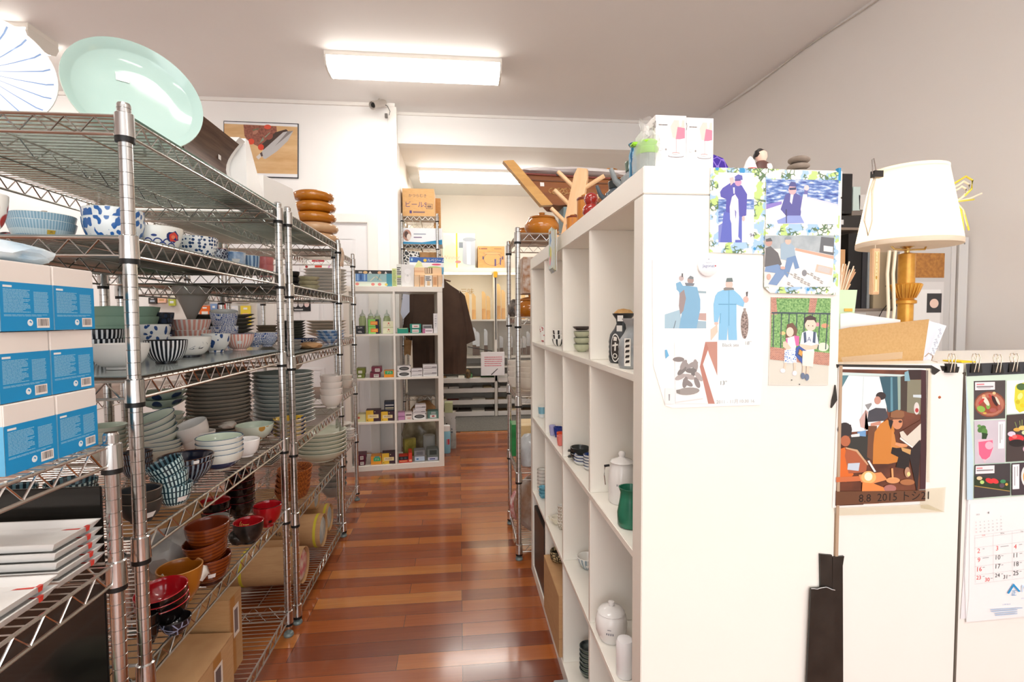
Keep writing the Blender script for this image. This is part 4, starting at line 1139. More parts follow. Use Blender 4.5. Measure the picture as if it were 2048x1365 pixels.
a = at(300, 690, Y=4.55); b = at(511, 585, Y=4.55); mb.box(a.x, 4.56, .9, b.x, 4.58, b.z + .05, PB); tag(mb.build('pegboard'), 'pale pegboard hung with small packets beyond the shelving', 'pegboard')
mb = MB(); 
for xx in (a.x + .05, b.x - .05): mb.box(xx - .02, 4.58, 0, xx + .02, 4.62, b.z + .05, TRIMW)
mb.build('leg', bpy.data.objects['pegboard'])
cl = ['#e8702a', '#7d9cc8', '#c8433c', '#e9e6de', '#f0d848', '#8a8e86', '#b9c24a', '#f3c1a6', '#3d3b3a', '#e4e9ee', '#d2a46a', '#b9c4d0']
pk = 0
for (x0, y0, x1, y1) in ((402, 612, 422, 640), (424, 608, 436, 650), (440, 598, 454, 640), (468, 596, 500, 606), (484, 612, 502, 650), (404, 596, 418, 608), (340, 596, 352, 612), (318, 594, 334, 606), (300, 596, 315, 608), (460, 612, 478, 636)):
    wall_px('hanging_packet', '%s packet on the pegboard beyond the shelving' % ['orange', 'blue-grey', 'red', 'cream', 'yellow', 'olive grey', 'lime', 'salmon', 'black', 'white'][pk], 'packet', x0, y0, x1, y1, M(cl[pk], .4), [('r', .2, .3, .8, .6, cl[(pk + 3) % 12]), ('r', .3, .8, .7, .9, '#f4f4f0')], Y=4.555, t=.02); pk += 1
# knife poster
P0 = at(448.5, 243, Y=WY); P1 = at(597.5, 357, Y=WY)
def zc(o, s):
    return lambda pts: [(o[0] + x / s, o[1] + y / s) for x, y in pts]


def conv(shapes, f, Y, O):
    """shapes given in photograph coordinates -> metres on the upright plane Y"""
    out = []
    for sh in shapes:
        if sh[0] == 'p': out.append(('p', [(lambda q: (q.x - O[0], q.z - O[1]))(at(*p, Y=Y)) for p in f(sh[1])], sh[2]))
        elif sh[0] == 'e':
            cx, cy, rx, ry, c = sh[1:6]; ro = sh[6] if len(sh) > 6 else 0
            pts = [(cx + rx * math.cos(t) * math.cos(ro) - ry * math.sin(t) * math.sin(ro), cy + rx * math.cos(t) * math.sin(ro) + ry * math.sin(t) * math.cos(ro)) for t in [2 * PI * i / 18 for i in range(18)]]
            out.append(('p', [(lambda q: (q.x - O[0], q.z - O[1]))(at(*p, Y=Y)) for p in f(pts)], c))
        elif sh[0] == 't':
            q = at(*f([(sh[2], sh[3])])[0], Y=Y); out.append(('t', sh[1], q.x - O[0], q.z - O[1], sh[4], sh[5]) + tuple(sh[6:]))
    return out


def flat(name, label, cat, Y, f, outline, base, shapes, t=.0012, parent=None, proud=.0006, parts=(), overexpose=0):
    """flat sheet on the upright plane y = Y facing the camera side, outline and drawing in photograph coordinates"""
    if overexpose:  # print colours mixed towards white to give an overexposed look
        def fd(c):
            if not isinstance(c, str): return c
            v = [int(c[i:i + 2], 16) for i in (1, 3, 5)]; return '#%02x%02x%02x' % tuple(int(q + (250 - q) * overexpose) for q in v)
        shapes = [tuple(fd(q) if isinstance(q, str) and q[:1] == '#' else q for q in sh) for sh in shapes]
    ol = [at(*p, Y=Y) for p in f(outline)]; O = (min(p.x for p in ol), min(p.z for p in ol)); mb = MB()
    poly = [(p.x - O[0], p.z - O[1]) for p in ol]
    ar = sum(poly[i][0] * poly[(i + 1) % len(poly)][1] - poly[(i + 1) % len(poly)][0] * poly[i][1] for i in range(len(poly)))
    if ar < 0: poly = poly[::-1]
    mb.prism(poly, (0, t, 0), (1, 0, 0), (0, 0, 1), t, base)
    def fix(shs):
        out = []
        for s in shs:
            if s[0] == 'p':
                q = s[1]; a2 = sum(q[i][0] * q[(i + 1) % len(q)][1] - q[(i + 1) % len(q)][0] * q[i][1] for i in range(len(q))); s = ('p', q[::-1] if a2 < 0 else q, s[2])
            out.append(s)
        return out
    mb.deco((0, 0, 0), (1, 0, 0), (0, 0, 1), fix(conv(shapes, f, Y, O)), base=1e-4, eps=3e-5)
    o = mb.build(name, loc=(O[0], Y - t - proud, O[1]), smooth=None)
    for nm, shs in parts:
        m2 = MB(); m2.deco((0, 0, 0), (1, 0, 0), (0, 0, 1), fix(conv(shs, f, Y, O)), base=len(shapes) * 3e-5 + 3e-4, eps=3e-5); m2.build(nm, o, smooth=None)
    if parent: o.parent = parent
    else: tag(o, label, cat)
    return o


f1 = zc((440, 230), 9.753)
WG = wood('#c99a64', '#e6c493', (2, 30, 10), .5)
pw = mottle('#7d4a3e', '#a86a58', 60, .5)
po = flat('framed_poster', 'framed poster of a kitchen knife beside roast meat and tomatoes', 'poster', WY, f1, [(82, 125), (1538, 180), (1535, 1245), (82, 1200)], M('#3a3a40', .5),
     [('p', [(95, 140), (1522, 195), (1520, 1228), (95, 1185)], '#eeeff2'), ('p', [(95, 180), (1520, 245), (1518, 1165), (95, 1130)], WG),
      ('p', [(470, 200), (1110, 235), (1120, 330), (1060, 480), (880, 600), (780, 640), (560, 520), (490, 420)], pw),
      ('p', [(1090, 350), (1300, 290), (1340, 330), (860, 690), (760, 640)], '#4a3a34'), ('e', 620, 530, 62, 58, '#e0523a'), ('e', 810, 640, 58, 60, '#dc4a34'), ('e', 940, 245, 70, 45, '#e05a44'),
      ('p', [(780, 565), (830, 470), (850, 440), (870, 500)], '#8a9a84'), ('p', [(880, 440), (980, 350), (990, 360), (900, 450)], '#93a28c'), ('p', [(640, 300), (760, 270), (780, 285), (660, 320)], '#6b7a60'), ('e', 700, 350, 60, 35, '#b5806c', -.5), ('e', 980, 440, 70, 50, '#96584a', -.6),
      ('p', [(860, 690), (1240, 350), (1330, 330), (1440, 320), (1330, 520), (1120, 720), (900, 870), (860, 860), (800, 760)], '#c2c0c0'), ('p', [(1080, 620), (1440, 320), (1330, 330), (1240, 440)], '#8c8684'), ('p', [(715, 830), (790, 760), (820, 830), (760, 880)], '#d8d2cc'), ('p', [(790, 760), (830, 730), (850, 810), (815, 825)], '#5a4a48')], t=.012)
mb = MB()
# security camera
c = at(757, 208, Y=4.58)
o = thing('security_camera', 'silver bullet security camera at the ceiling corner', 'security camera', (c.x, c.y, c.z))
dv = Vector((-.085, -.12, -.075)).normalized(); q = dv.to_track_quat('Z', 'Y').to_matrix().to_4x4()
SIL = M('#c9c2bb', .3, .6)
mb = MB(); mb.lathe([(0, -.075), (.03, -.075), (.032, -.06), (.032, .06), (.036, .065), (.036, .085), (.030, .085), (.026, .07), (0, .07)], SIL, 28, T=q, sx=1.0); mb.build('housing', o)
mb = MB(); mb.lathe([(0, .071), (.022, .071), (.018, .078), (0, .079)], BLACK, 24, T=q); mb.build('lens', o)
mb = MB(); mb.tube([(0, 0, .02), (.01, .03, .07), (.01, .04, .10)], .009, SIL, 10); mb.lathe([(0, .095), (.03, .095), (.03, .103), (0, .103)], SIL, 20, T=Matrix.Translation((.01, .04, 0))); mb.build('bracket', o)
mb = MB(); mb.tube([(.03, .03, .02), (.07, .04, 0), (.09, .05, -.04), (.08, .06, -.07)], .003, BLACK, 6); mb.box(.045, .04, -.1, .07, .055, -.06, M('#6a6460', .4), bev=.003); mb.build('cable', o)

# ---------------------------------------------------------------- things on the small white cube shelf
ku = Vector((math.cos(KA), math.sin(KA), 0)); kn = Vector((-math.sin(KA), math.cos(KA), 0)); KO = Vector((-.895, 4.10, 0))
KZ = [.0415 + .351 * r for r in range(4)] + [1.4705]
KZ[0] = .0415


def kpt(px, py, d):
    r = ray(px, py); c = Vector((0, 0, H)); t = (KO + kn * d - c).dot(kn) / r.dot(kn); p = c + r * t
    return (p - KO).dot(ku), p.z


def kbox(name, label, cat, x0, y0, x1, y1, row, d, depth, mat, front=(), over=None, **k):
    a = kpt(x0, y1, d); b = kpt(x1, y0, d); z = KZ[row] if over is None else over; h = max(.008, b[1] - a[1]); w = max(.01, b[0] - a[0])
    loc = KO + ku * ((a[0] + b[0]) / 2) + kn * d; loc.z = z + .0005
    o = carton(name, label, cat, loc, (w, depth, h), KA, M(mat, .45) if isinstance(mat, str) else mat, front, **k)
    return z + .001 + h


def kz(l): return [(690 + x / 6.204, 500 + y / 6.204) for x, y in l]


def Z2p(x0, y0, x1, y1): return (690 + x0 / 6.204, 500 + y0 / 6.204, 690 + x1 / 6.204, 500 + y1 / 6.204)
def Z3p(x0, y0, x1, y1): return (690 + x0 / 5.252, 700 + y0 / 5.252, 690 + x1 / 5.252, 700 + y1 / 5.252)


sold = [('r', .05, .3, .95, .62, '#e6d8a0')]
# top
kbox('display_box', 'low display box with blue toothbrush-like tools and white price cards', 'display box', *Z2p(125, 280, 582, 476), 4, .04, .14, '#d9e6e2',
     [('r', 0, .78, 1, 1, '#3a3c3e'), ('r', .02, .3, .33, .78, '#5b87c4'), ('r', .05, .35, .1, .75, '#8fb6e2'), ('r', .14, .4, .18, .75, '#2c5a9c'), ('r', .24, .35, .28, .75, '#9cc0e6'), ('r', .33, .28, .85, .78, '#9fc4c6'), ('p', [(.4, .35), (.52, .6), (.54, .58), (.42, .32)], '#e6e0c8'), ('p', [(.55, .6), (.7, .35), (.72, .38), (.57, .64)], '#d9cfa8'), ('p', [(.6, .4), (.66, .7), (.68, .7), (.62, .4)], '#5d8f9c'), ('r', .85, 0, 1, .8, '#4f9db0'),
      ('r', 0, 0, .85, .27, '#e4efe0'), ('e', .06, .14, .05, .09, '#e88f88'), ('e', .48, .13, .05, .09, '#e88f88'), ('e', .66, .13, .05, .09, '#e88f88'), ('e', .84, .12, .04, .08, '#ecd46a'), ('e', .28, .86, .06, .09, '#e9c48e'), ('e', .66, .86, .05, .09, '#e9b48e'), ('p', [(.36, .8), (.41, .95), (.46, .8)], '#f0efea'), ('p', [(.8, .8), (.83, .95), (.87, .8)], '#f0efea'), ('r', .1, .82, .2, .92, '#c9c5c0')])
kbox('tea_canister', 'tall yellow-green patterned bottle box on the small cube shelf', 'bottle box', *Z2p(586, 250, 640, 476), 4, .05, .05, '#dfe6a8', textlines(.15, .85, .05, .95, 12, '#8fae5c', 8))
kbox('white_price_box', 'white box with black scribbled print beside the yellow-green bottle box', 'box', *Z2p(642, 195, 700, 476), 4, .06, .04, '#e9e9e2', textlines(.1, .9, .1, .9, 9, '#3d3f42', 9) + [('r', .1, .4, .9, .5, '#cfe08a')])
kbox('white_dispenser_box', 'white box with two rounded white shapes on its front', 'box', *Z2p(705, 200, 850, 476), 4, .04, .1, '#f0f0ef', [('e', .5, .68, .27, .13, '#fdfdfd'), ('e', .5, .36, .26, .2, '#fcfcfc'), ('e', .5, .5, .1, .05, '#dcdcdc')])
kbox('juicer_box', 'blue-topped white picture box standing behind the wooden brush packs', 'box', *Z2p(806, 105, 1225, 476), 4, .16, .1, '#f4f5f6',
     [('r', 0, .83, 1, 1, '#3a66ae'), ('r', .04, .88, .09, .96, '#a8d4e8'), ('t', 'フルベジーム', .72, .9, .03, '#f4f4f4'), ('e', .45, .9, .05, .05, '#e8c84a'), ('e', .78, .77, .14, .03, '#e2587a'), ('p', [(.12, .4), (.15, .7), (.25, .9), (.34, .85), (.4, .6), (.35, .4)], '#e4ecae'), ('e', .34, .6, .14, .1, '#eef2d0'), ('r', .6, .45, 1, .68, '#6fb2da'), ('e', .72, .66, .2, .05, '#b5dc8a'), ('r', .2, .15, .95, .42, '#f0c49a')])
for i, (x0, x1) in enumerate(((858, 925), (925, 988), (988, 1085), (1085, 1150), (1150, 1205))):
    kbox('wooden_brush', 'light wood brush block, %s along the row on the small cube shelf' % ['first', 'second', 'middle', 'fourth', 'last'][i], 'brush', *Z2p(x0 + 4, 335, x1 - 4, 476), 4, .02, .05, '#f3cfa4' if i != 2 else '#f4f1ea', [('r', .15, .15, .85, .85, '#dfa878' if i in (1, 3) else '#f0d2ae')] if i != 2 else textlines(.1, .9, .55, .95, 3, '#4a4a4a', 3) + [('r', .3, .1, .7, .5, '#e9c89c')])
kbox('wooden_brush_pack', 'cream pack with a checked window above the wood brush blocks', 'pack', *Z2p(860, 240, 1200, 330), 4, .05, .05, '#f5d2a8', [('r', .38, .2, .66, 1, '#8a6c50'), ('r', .4, .25, .45, .95, '#e8cfae'), ('r', .48, .25, .53, .95, '#e8cfae'), ('r', .56, .25, .61, .95, '#e8cfae'), ('r', .0, .4, .35, .6, '#eec096')], over=KZ[4] + .095)
# upper row, left cell
z = kbox('dark_box', 'dark blue small box with white lettering, lower one by the clear bottles', 'box', *Z2p(130, 1000, 240, 1050), 3, .03, .1, '#22242c', [('t', 'VEIL', .5, .5, .018, '#e8e8e8')])
kbox('dark_box', 'dark blue small box with white lettering, upper one by the clear bottles', 'box', *Z2p(130, 948, 240, 998), 3, .03, .1, '#2a2c34', [('t', 'SUM', .5, .5, .018, '#e8e8e8')], over=z)
og = [('r', .02, .02, .66, .98, '#8ed66a'), ('r', .66, .0, 1, 1, '#23253a'), ('r', .2, .22, .86, .72, '#f08a34'), ('r', .28, .36, .78, .58, '#f8b45c')]
z = kbox('green_box', 'bright green and orange box, lower of two in the upper cell', 'box', *Z2p(292, 962, 428, 1052), 3, .03, .1, '#8ed66a', og)
kbox('green_box', 'bright green and orange box, upper of two in the upper cell', 'box', *Z2p(288, 868, 422, 958), 3, .03, .1, '#8ed66a', og, over=z)
cg = [('r', .0, .0, 1, .12, '#d9e0b8'), ('e', .5, .68, .07, .12, '#d85a50'), ('t', 'とも', .5, .36, .016, '#c77a60')]
z = kbox('cream_box', 'pale cream box with a red mark, lower of two', 'box', *Z2p(470, 975, 612, 1050), 3, .03, .1, '#eef0cf', cg)
kbox('cream_box', 'pale cream box with a red mark, upper of two', 'box', *Z2p(470, 890, 612, 970), 3, .03, .1, '#eef0cf', cg, over=z)
CLG = sheet_glass('#dbe6c0', .4, .05)
for i, (cx, zt) in enumerate(((220, 770), (322, 780), (402, 780), (520, 785))):
    s0, _ = kpt(690 + cx / 6.204, 650, .2 + .02 * i); loc = KO + ku * s0 + kn * (.2 + .02 * i); loc.z = KZ[3] + .001
    mb = MB(); mb.lathe([(0, 0), (.028, 0), (.03, .004), (.03, .12), (.022, .135), (.022, .142), (0, .142)], CLG, 20); o = mb.build('sauce_bottle', loc=loc)
    tag(o, 'clear squeeze bottle, %s in the upper cell' % ['above the dark boxes', 'behind the green boxes', 'between green and cream boxes', 'behind the cream boxes'][i], 'bottle', None)
    mb = MB(); mb.lathe([(.024, .142), (.024, .15), (.008, .165), (.003, .195), (0, .195)], M('#dfe8e0', .3), 16); mb.build('nozzle_cap', o)
# upper row, right cell
z = kbox('teal_box', 'teal box with clear lid beside the cell divider', 'box', *Z2p(650, 985, 785, 1052), 3, .03, .09, '#109078', [('r', .1, .88, .9, 1, '#cfe0b8')])
z = kbox('teal_striped_box', 'lower teal and white striped box in the upper cell', 'box', *Z2p(810, 992, 942, 1050), 3, .03, .09, '#1b8f7c', [('r', .18, .15, .8, .85, '#ece6e2'), ('r', .2, .4, .75, .55, '#b06a6a')])
kbox('teal_striped_box', 'upper teal and white striped box in the upper cell', 'box', *Z2p(806, 930, 942, 990), 3, .03, .09, '#1b8f7c', [('r', .2, .15, .85, .85, '#ece6e2'), ('r', .35, .4, .7, .55, '#b04a4a')], over=z)
z = kbox('pink_white_box', 'white and pink box beside the upright white pack', 'box', *Z2p(962, 992, 1092, 1048), 3, .03, .09, '#e9dde4', [('r', 0, 0, .25, 1, '#b96a92'), ('r', .3, .4, .9, .6, '#8a7a84')])
kbox('grey_pack', 'grey clear-topped pack on the white and pink box', 'pack', *Z2p(962, 940, 1082, 990), 3, .04, .08, '#a9a9a9', [('r', .1, .2, .9, .6, '#5c5c60')], over=z)
kbox('upright_pack', 'slim upright white pack with black characters by the side panel', 'pack', *Z2p(1102, 808, 1148, 1052), 3, .03, .07, '#f2f0f2', [('t', c, .5, .86 - .13 * i, .016, '#3a3640') for i, c in enumerate('小出刃包丁')])
# second row
z = kbox('olive_box', 'olive green box, lower of two in the second cell', 'box', *Z3p(130, 256, 205, 298), 2, .03, .12, '#6e7a2c', [('r', .1, .25, .55, .8, '#e4e4d8')])
kbox('olive_box', 'olive green box, upper of two in the second cell', 'box', *Z3p(120, 190, 212, 252), 2, .04, .12, '#77822e', [('r', .2, .1, .65, .6, '#dcdcd0')], over=z)
z = kbox('maroon_box', 'maroon box with barcode, lower of two in the second cell', 'box', *Z3p(262, 240, 370, 298), 2, .03, .12, '#6e2036', barcode(.38, .85, .1, .65, 5))
kbox('maroon_box', 'maroon box with barcode, upper of two in the second cell', 'box', *Z3p(278, 180, 385, 238), 2, .035, .12, '#76243c', barcode(.35, .8, .1, .7, 6), over=z)
kbox('orange_box', 'orange box with green lid label in the second cell', 'box', *Z3p(410, 215, 518, 288), 2, .03, .1, '#f09a26', [('r', .1, .45, .85, .95, '#2cae6c'), ('t', 'グル', .5, .7, .02, '#f4f4e0')])
ov = [('r', .02, .06, .98, .94, '#efedec'), ('e', .5, .5, .38, .33, '#262626'), ('e', .5, .5, .3, .2, '#6c6c6a'), ('p', [(0, 0), (.1, 0), (0, .2)], '#303030'), ('p', [(1, 1), (.9, 1), (1, .8)], '#303030')]
z = kbox('oval_label_box', 'white box with black oval label, lower of two in the second row', 'box', *Z3p(552, 232, 690, 292), 2, .03, .1, '#e4e2e2', ov)
kbox('oval_label_box', 'white box with black oval label, upper of two in the second row', 'box', *Z3p(552, 165, 690, 228), 2, .03, .1, '#e4e2e2', ov, over=z)
wp = [('r', .05, .3, .95, .45, '#8e8a8c'), ('r', .1, .6, .6, .7, '#b9b5b6'), ('r', .62, .5, .95, .62, '#6f6a70')]
z = kbox('film_pack', 'small white wrapped pack, lower of two between the oval boxes', 'pack', *Z3p(698, 252, 812, 290), 2, .03, .08, '#ebe8ea', wp)
kbox('film_pack', 'small white wrapped pack, upper of two between the oval boxes', 'pack', *Z3p(698, 200, 812, 250), 2, .03, .08, '#ebe8ea', wp, over=z)
z = kbox('film_pack', 'wide white wrapped pack, lower of two by the side panel', 'pack', *Z3p(820, 225, 968, 290), 2, .03, .1, '#e4e1e2', wp)
kbox('film_pack', 'wide white wrapped pack, upper of two by the side panel', 'pack', *Z3p(820, 160, 968, 222), 2, .03, .1, '#e8e5e6', wp, over=z)
# third row
kbox('cream_box', 'pale yellow box beside the yellow and maroon boxes', 'box', *Z3p(135, 668, 218, 748), 1, .04, .1, '#e9e6b4', [('r', .0, .4, .25, .7, '#c8604c')])
ym = [('r', 0, 0, .5, 1, '#eec23a'), ('r', .12, .28, .85, .62, '#f0dfae'), ('t', 'MUSEES', .48, .45, .016, '#8a3a1a'), ('e', .1, .12, .03, .05, '#3a1a2a'), ('e', .6, .86, .03, .05, '#e8d8a8')]
kbox('yellow_box', 'yellow and dark maroon box with lettering in the third row', 'box', *Z3p(222, 632, 375, 755), 1, .03, .1, '#3c1828', ym)
z = kbox('yellow_box', 'yellow and dark maroon box with lettering under the navy boxes', 'box', *Z3p(380, 645, 520, 748), 1, .03, .1, '#3c1828', ym)
z2 = kbox('navy_box', 'navy box with white wave lettering, lower of two', 'box', *Z3p(412, 590, 522, 640), 1, .05, .1, '#1c2236', [('r', .1, .55, .9, .8, '#d8cfae'), ('r', .1, .2, .9, .4, '#8f8c88')], over=z)
kbox('navy_box', 'navy box with white wave lettering, upper of two', 'box', *Z3p(412, 535, 522, 588), 1, .05, .1, '#1c2236', [('r', .1, .15, .9, .4, '#d0d0d0')], over=z2)
z = kbox('pink_box', 'lilac pink box, lower of two in the third row', 'box', *Z3p(558, 705, 628, 742), 1, .03, .08, '#c288b4')
kbox('pink_box', 'lilac pink box, upper of two in the third row', 'box', *Z3p(558, 655, 628, 703), 1, .03, .08, '#d09cc4', [('r', .0, .0, 1, .2, '#a8709c')], over=z)
kbox('film_pack', 'white and pink wrapped pack beside the lilac boxes', 'pack', *Z3p(632, 660, 705, 740), 1, .03, .08, '#e6dcd6', [('r', .1, .55, .9, .75, '#6a5a5a'), ('r', .3, .1, .8, .3, '#d8b0a8')])
z = kbox('oval_label_box', 'white box with black oval label at the bottom of the third row pile', 'box', *Z3p(712, 680, 852, 745), 1, .03, .1, '#e4e2e2', ov)
z = kbox('film_pack', 'white wrapped pack on the oval label box', 'pack', *Z3p(716, 632, 848, 676), 1, .03, .09, '#ebe8ea', wp, over=z)
kbox('film_pack', 'white wrapped pack on top of the third row pile', 'pack', *Z3p(738, 575, 850, 630), 1, .04, .09, '#ebe8ea', wp, over=z)
kbox('clear_lidded_box', 'green-edged clear box in the third row', 'box', *Z3p(872, 650, 980, 732), 1, .04, .09, '#5c8278', [('r', .2, .1, .8, .5, '#ece6e2'), ('e', .5, .3, .15, .12, '#b05050'), ('r', .3, .6, .75, .9, '#9aa8a2')])
# bottom row
z = kbox('maroon_box', 'maroon box lower of the stacked pair in the bottom cell', 'box', *Z3p(118, 1150, 212, 1205), 0, .03, .13, '#5c1c30', barcode(.45, .85, .15, .75, 7))
kbox('maroon_box', 'maroon box upper of the stacked pair in the bottom cell', 'box', *Z3p(118, 1085, 218, 1148), 0, .035, .13, '#64203a', barcode(.4, .75, .15, .8, 8), over=z)
kbox('orange_box', 'orange box with green label in the bottom cell', 'box', *Z3p(272, 1100, 384, 1192), 0, .03, .1, '#f0a030', [('r', .25, .4, .9, .85, '#2cae6c'), ('t', 'グル', .57, .62, .018, '#f4f4e0'), ('r', .35, .86, .8, 1, '#4ba0b0')])
kbox('yellow_box', 'yellow and dark maroon box in the bottom cell', 'box', *Z3p(392, 1070, 535, 1190), 0, .03, .1, '#3c1828', ym)
kbox('red_box', 'red and black box lying flat in the bottom cell', 'box', *Z3p(566, 1120, 664, 1192), 0, .03, .1, '#d8301e', [('r', .0, .45, 1, 1, '#1c1c1e'), ('e', .3, .7, .15, .18, '#4a5058'), ('e', .7, .7, .15, .18, '#4a5058'), ('r', .1, .2, .9, .32, '#e8b080')])
kbox('red_box', 'slim orange-red box leaning in the bottom cell', 'box', *Z3p(668, 1085, 705, 1188), 0, .03, .14, '#e0402c', [('r', .1, .1, .9, .3, '#f0b090')])
kbox('clear_tray_pack', 'clear tray pack with a blue label in the bottom cell', 'pack', *Z3p(728, 1060, 840, 1180), 0, .04, .1, '#8a8c90', [('r', .05, .05, .95, .45, '#c4d4e8'), ('r', .2, .15, .4, .3, '#4a78b0'), ('r', .2, .6, .8, .9, '#6c6e74')])
kbox('clear_tray_pack', 'clear tray pack with a lilac label by the side panel', 'pack', *Z3p(866, 1050, 980, 1178), 0, .04, .1, '#6c7470', [('r', .05, .03, .95, .3, '#c9cce0'), ('r', .2, .1, .7, .2, '#4a4f88'), ('r', .2, .5, .85, .9, '#39423e')])
c = KO + ku * .60 + kn * .535; crumple('clear_bag', 'crumpled clear bag of packaging behind the bottom cell', 'plastic bag', (c.x, c.y, .02), .15, .08, .14, mottle('#6f6348', '#b0a68c', 9, .3), 41)
mb = MB(); mb.lathe([(0, 0), (.05, 0), (.052, .005), (.052, .16), (.045, .165), (0, .165)], sheet_glass('#d6d8d4', .5, .1), 24); c = KO + ku * .66 + kn * .27; tag(mb.build('clear_jar', loc=(c.x, c.y, .0425)), 'tall clear plastic jar at the back of the bottom cell', 'jar')
c = KO + ku * .47 + kn * .22
carton('mustard_pouch', 'mustard green folded pouch at the back of the bottom cell', 'pouch', (c.x + .03, c.y, .0425), (.10, .05, .15), KA + .3, mottle('#7a742c', '#a89c4c', 18, .4))

# ---- beside and behind it
BRC = NT('brown_cloth', .85); BRC.bump(BRC.noise(380, 2), .2, .002); JK = BRC.out(BRC.ramp(BRC.noise(5, 3), [(.3, '#3d2b20'), (.7, '#4f3a2c')]))
jk = thing('brown_jacket', 'dark brown short-sleeved work jacket hanging beside the cube shelf', 'jacket', (0, 0, 0))


def cloth(name, parent, px, Y, thick, mat, folds=9, amp=.012):
    """hanging cloth: outline in photograph coordinates on the plane Y, with vertical folds and real thickness"""
    ol = [at(*p, Y=Y) for p in px]; b = bmesh.new(); vs = [b.verts.new((p.x, 0, p.z)) for p in ol]; b.faces.new(vs)
    zs = [p.z for p in ol]; xs = [p.x for p in ol]
    for k in range(1, 16):
        x = min(xs) + (max(xs) - min(xs)) * k / 16; bmesh.ops.bisect_plane(b, geom=b.verts[:] + b.edges[:] + b.faces[:], plane_co=(x, 0, 0), plane_no=(1, 0, 0))
    for k in range(1, 12):
        z = min(zs) + (max(zs) - min(zs)) * k / 12; bmesh.ops.bisect_plane(b, geom=b.verts[:] + b.edges[:] + b.faces[:], plane_co=(0, 0, z), plane_no=(0, 0, 1))
    cx = sum(xs) / len(xs)
    front = {}
    for v in b.verts:
        v.co.y = amp * math.sin(v.co.x * 2 * PI * folds / (max(xs) - min(xs)) + v.co.z * 4) * (1 - (v.co.z - min(zs)) / (max(zs) - min(zs)) * .7)
    r = bmesh.ops.extrude_face_region(b, geom=b.faces[:]); 
    for v in [g for g in r['geom'] if isinstance(g, bmesh.types.BMVert)]: v.co.y += thick
    bmesh.ops.recalc_face_normals(b, faces=b.faces[:])
    me = bpy.data.meshes.new(name); b.to_mesh(me); b.free(); me.materials.append(mat); me.polygons.foreach_set('use_smooth', [True] * len(me.polygons)); me.update(); me.set_sharp_from_angle(angle=.9)
    o = bpy.data.objects.new(name, me); COL.objects.link(o); o.location = (0, Y, 0)
    if parent: o.parent = parent
    return o


JY = 4.70
cloth('body', jk, [(848, 556), (884, 556), (900, 570), (918, 582), (924, 610), (932, 660), (934, 700), (932, 749), (826, 748), (824, 660), (830, 575)], JY, .10, JK, 7)
cloth('sleeve', jk, [(919, 581), (930, 592), (938, 625), (949, 670), (951, 681), (931, 690), (926, 660), (920, 620)], JY + .01, .09, JK, 2, .006)
cloth('sleeve', jk, [(832, 574), (818, 592), (811, 625), (803, 668), (822, 682), (828, 640)], JY + .01, .09, JK, 2, .006)
mb = MB(); a = at(866, 552, Y=JY + .05); mb.tube([(a.x - .16, a.y, a.z - .05), (a.x, a.y, a.z - .005), (a.x + .16, a.y, a.z - .05)], .008, M('#6a4a30', .5), 8); mb.tube([(a.x, a.y, a.z), (a.x, a.y, a.z + .03), (a.x + .02, a.y + .02, a.z + .06), (a.x + .01, a.y + .07, a.z + .07), (a.x, a.y + .11, a.z + .04)], .003, CHROME, 6); mb.build('hanger', jk)
cloth('collar', jk, [(852, 556), (884, 556), (880, 600), (874, 640), (868, 640), (868, 600), (860, 572)], JY - .012, .01, JK, 1, .003)
pa = cloth('hanging_paper', None, [(806, 588), (819, 590), (819, 624), (806, 640), (801, 626)], JY - .06, .002, M('#cfd3e4', .6), 1, .004); tag(pa, 'pale blue-white paper hanging in front of the jacket sleeve', 'paper')
pa = cloth('paper_bag', None, [(808, 680), (823, 682), (821, 712), (815, 708), (808, 712)], JY - .05, .03, KRAFT, 1, .003); tag(pa, 'small tan paper bag hanging under the jacket sleeve', 'paper bag')


def behind(name, label, cat, x0, y0, x1, y1, Y, depth, mat, front=(), zb=None, **k):
    a = at(x0, y1, Y=Y); b = at(x1, y0, Y=Y); z = a.z if zb is None else zb
    return carton(name, label, cat, ((a.x + b.x) / 2, Y, z), (b.x - a.x, depth, b.z - z), 0, M(mat, .45) if isinstance(mat, str) else mat, front, **k)


PUR = '#54407a'
behind('cardboard_carton', 'tan carton with purple Japanese lettering on top of the narrow rack', 'box', 805, 378, 868, 419, 5.04, .28, cardboard('#e6b880', '#dcac72'),
       [('t', 'かつらむき', .48, .74, .035, '#6a4a58'), ('t', 'ビールS', .42, .42, .062, PUR), ('r', .74, .28, .95, .46, '#8a6a58'), ('r', .755, .3, .935, .44, '#e0b27a'), ('r', .78, .33, .91, .41, '#8a6a58'), ('r', .22, .12, .29, .22, PUR), ('r', .33, .14, .7, .19, '#8a6a70')], zb=2.1945)
behind('cardboard_sheet', 'folded tan cardboard behind the lettered carton', 'cardboard', 868, 397, 881, 470, 5.34, .05, cardboard('#d8a466', '#c8935a'))
behind('long_white_box', 'long white and blue box with small animal picture on the narrow rack', 'box', 803, 457, 884, 481, 5.03, .3, '#f0f2f6',
       [('p', [(0, 0), (1, 0), (1, .3), (.5, .12), (0, .16)], '#2f8fbe'), ('e', .14, .55, .1, .35, '#b98c7c'), ('e', .12, .6, .05, .2, '#5a4640'), ('e', .18, .45, .05, .2, '#e8dcd2'), ('r', .3, .6, .6, .66, '#9aa2b4'), ('r', .3, .4, .5, .46, '#7d6a8c')], zb=1.9295)
behind('patterned_box', 'black and white patterned box low on the narrow rack', 'box', 803, 503, 838, 531, 5.03, .25, cells('#2a2c30', '#e9e6e0', 30, .1), zb=1.625)
behind('rack_carton', 'tan carton pieces stacked on the narrow rack behind the juicer box', 'box', 840, 505, 876, 545, 5.03, .25, KRAFT, zb=1.4545)
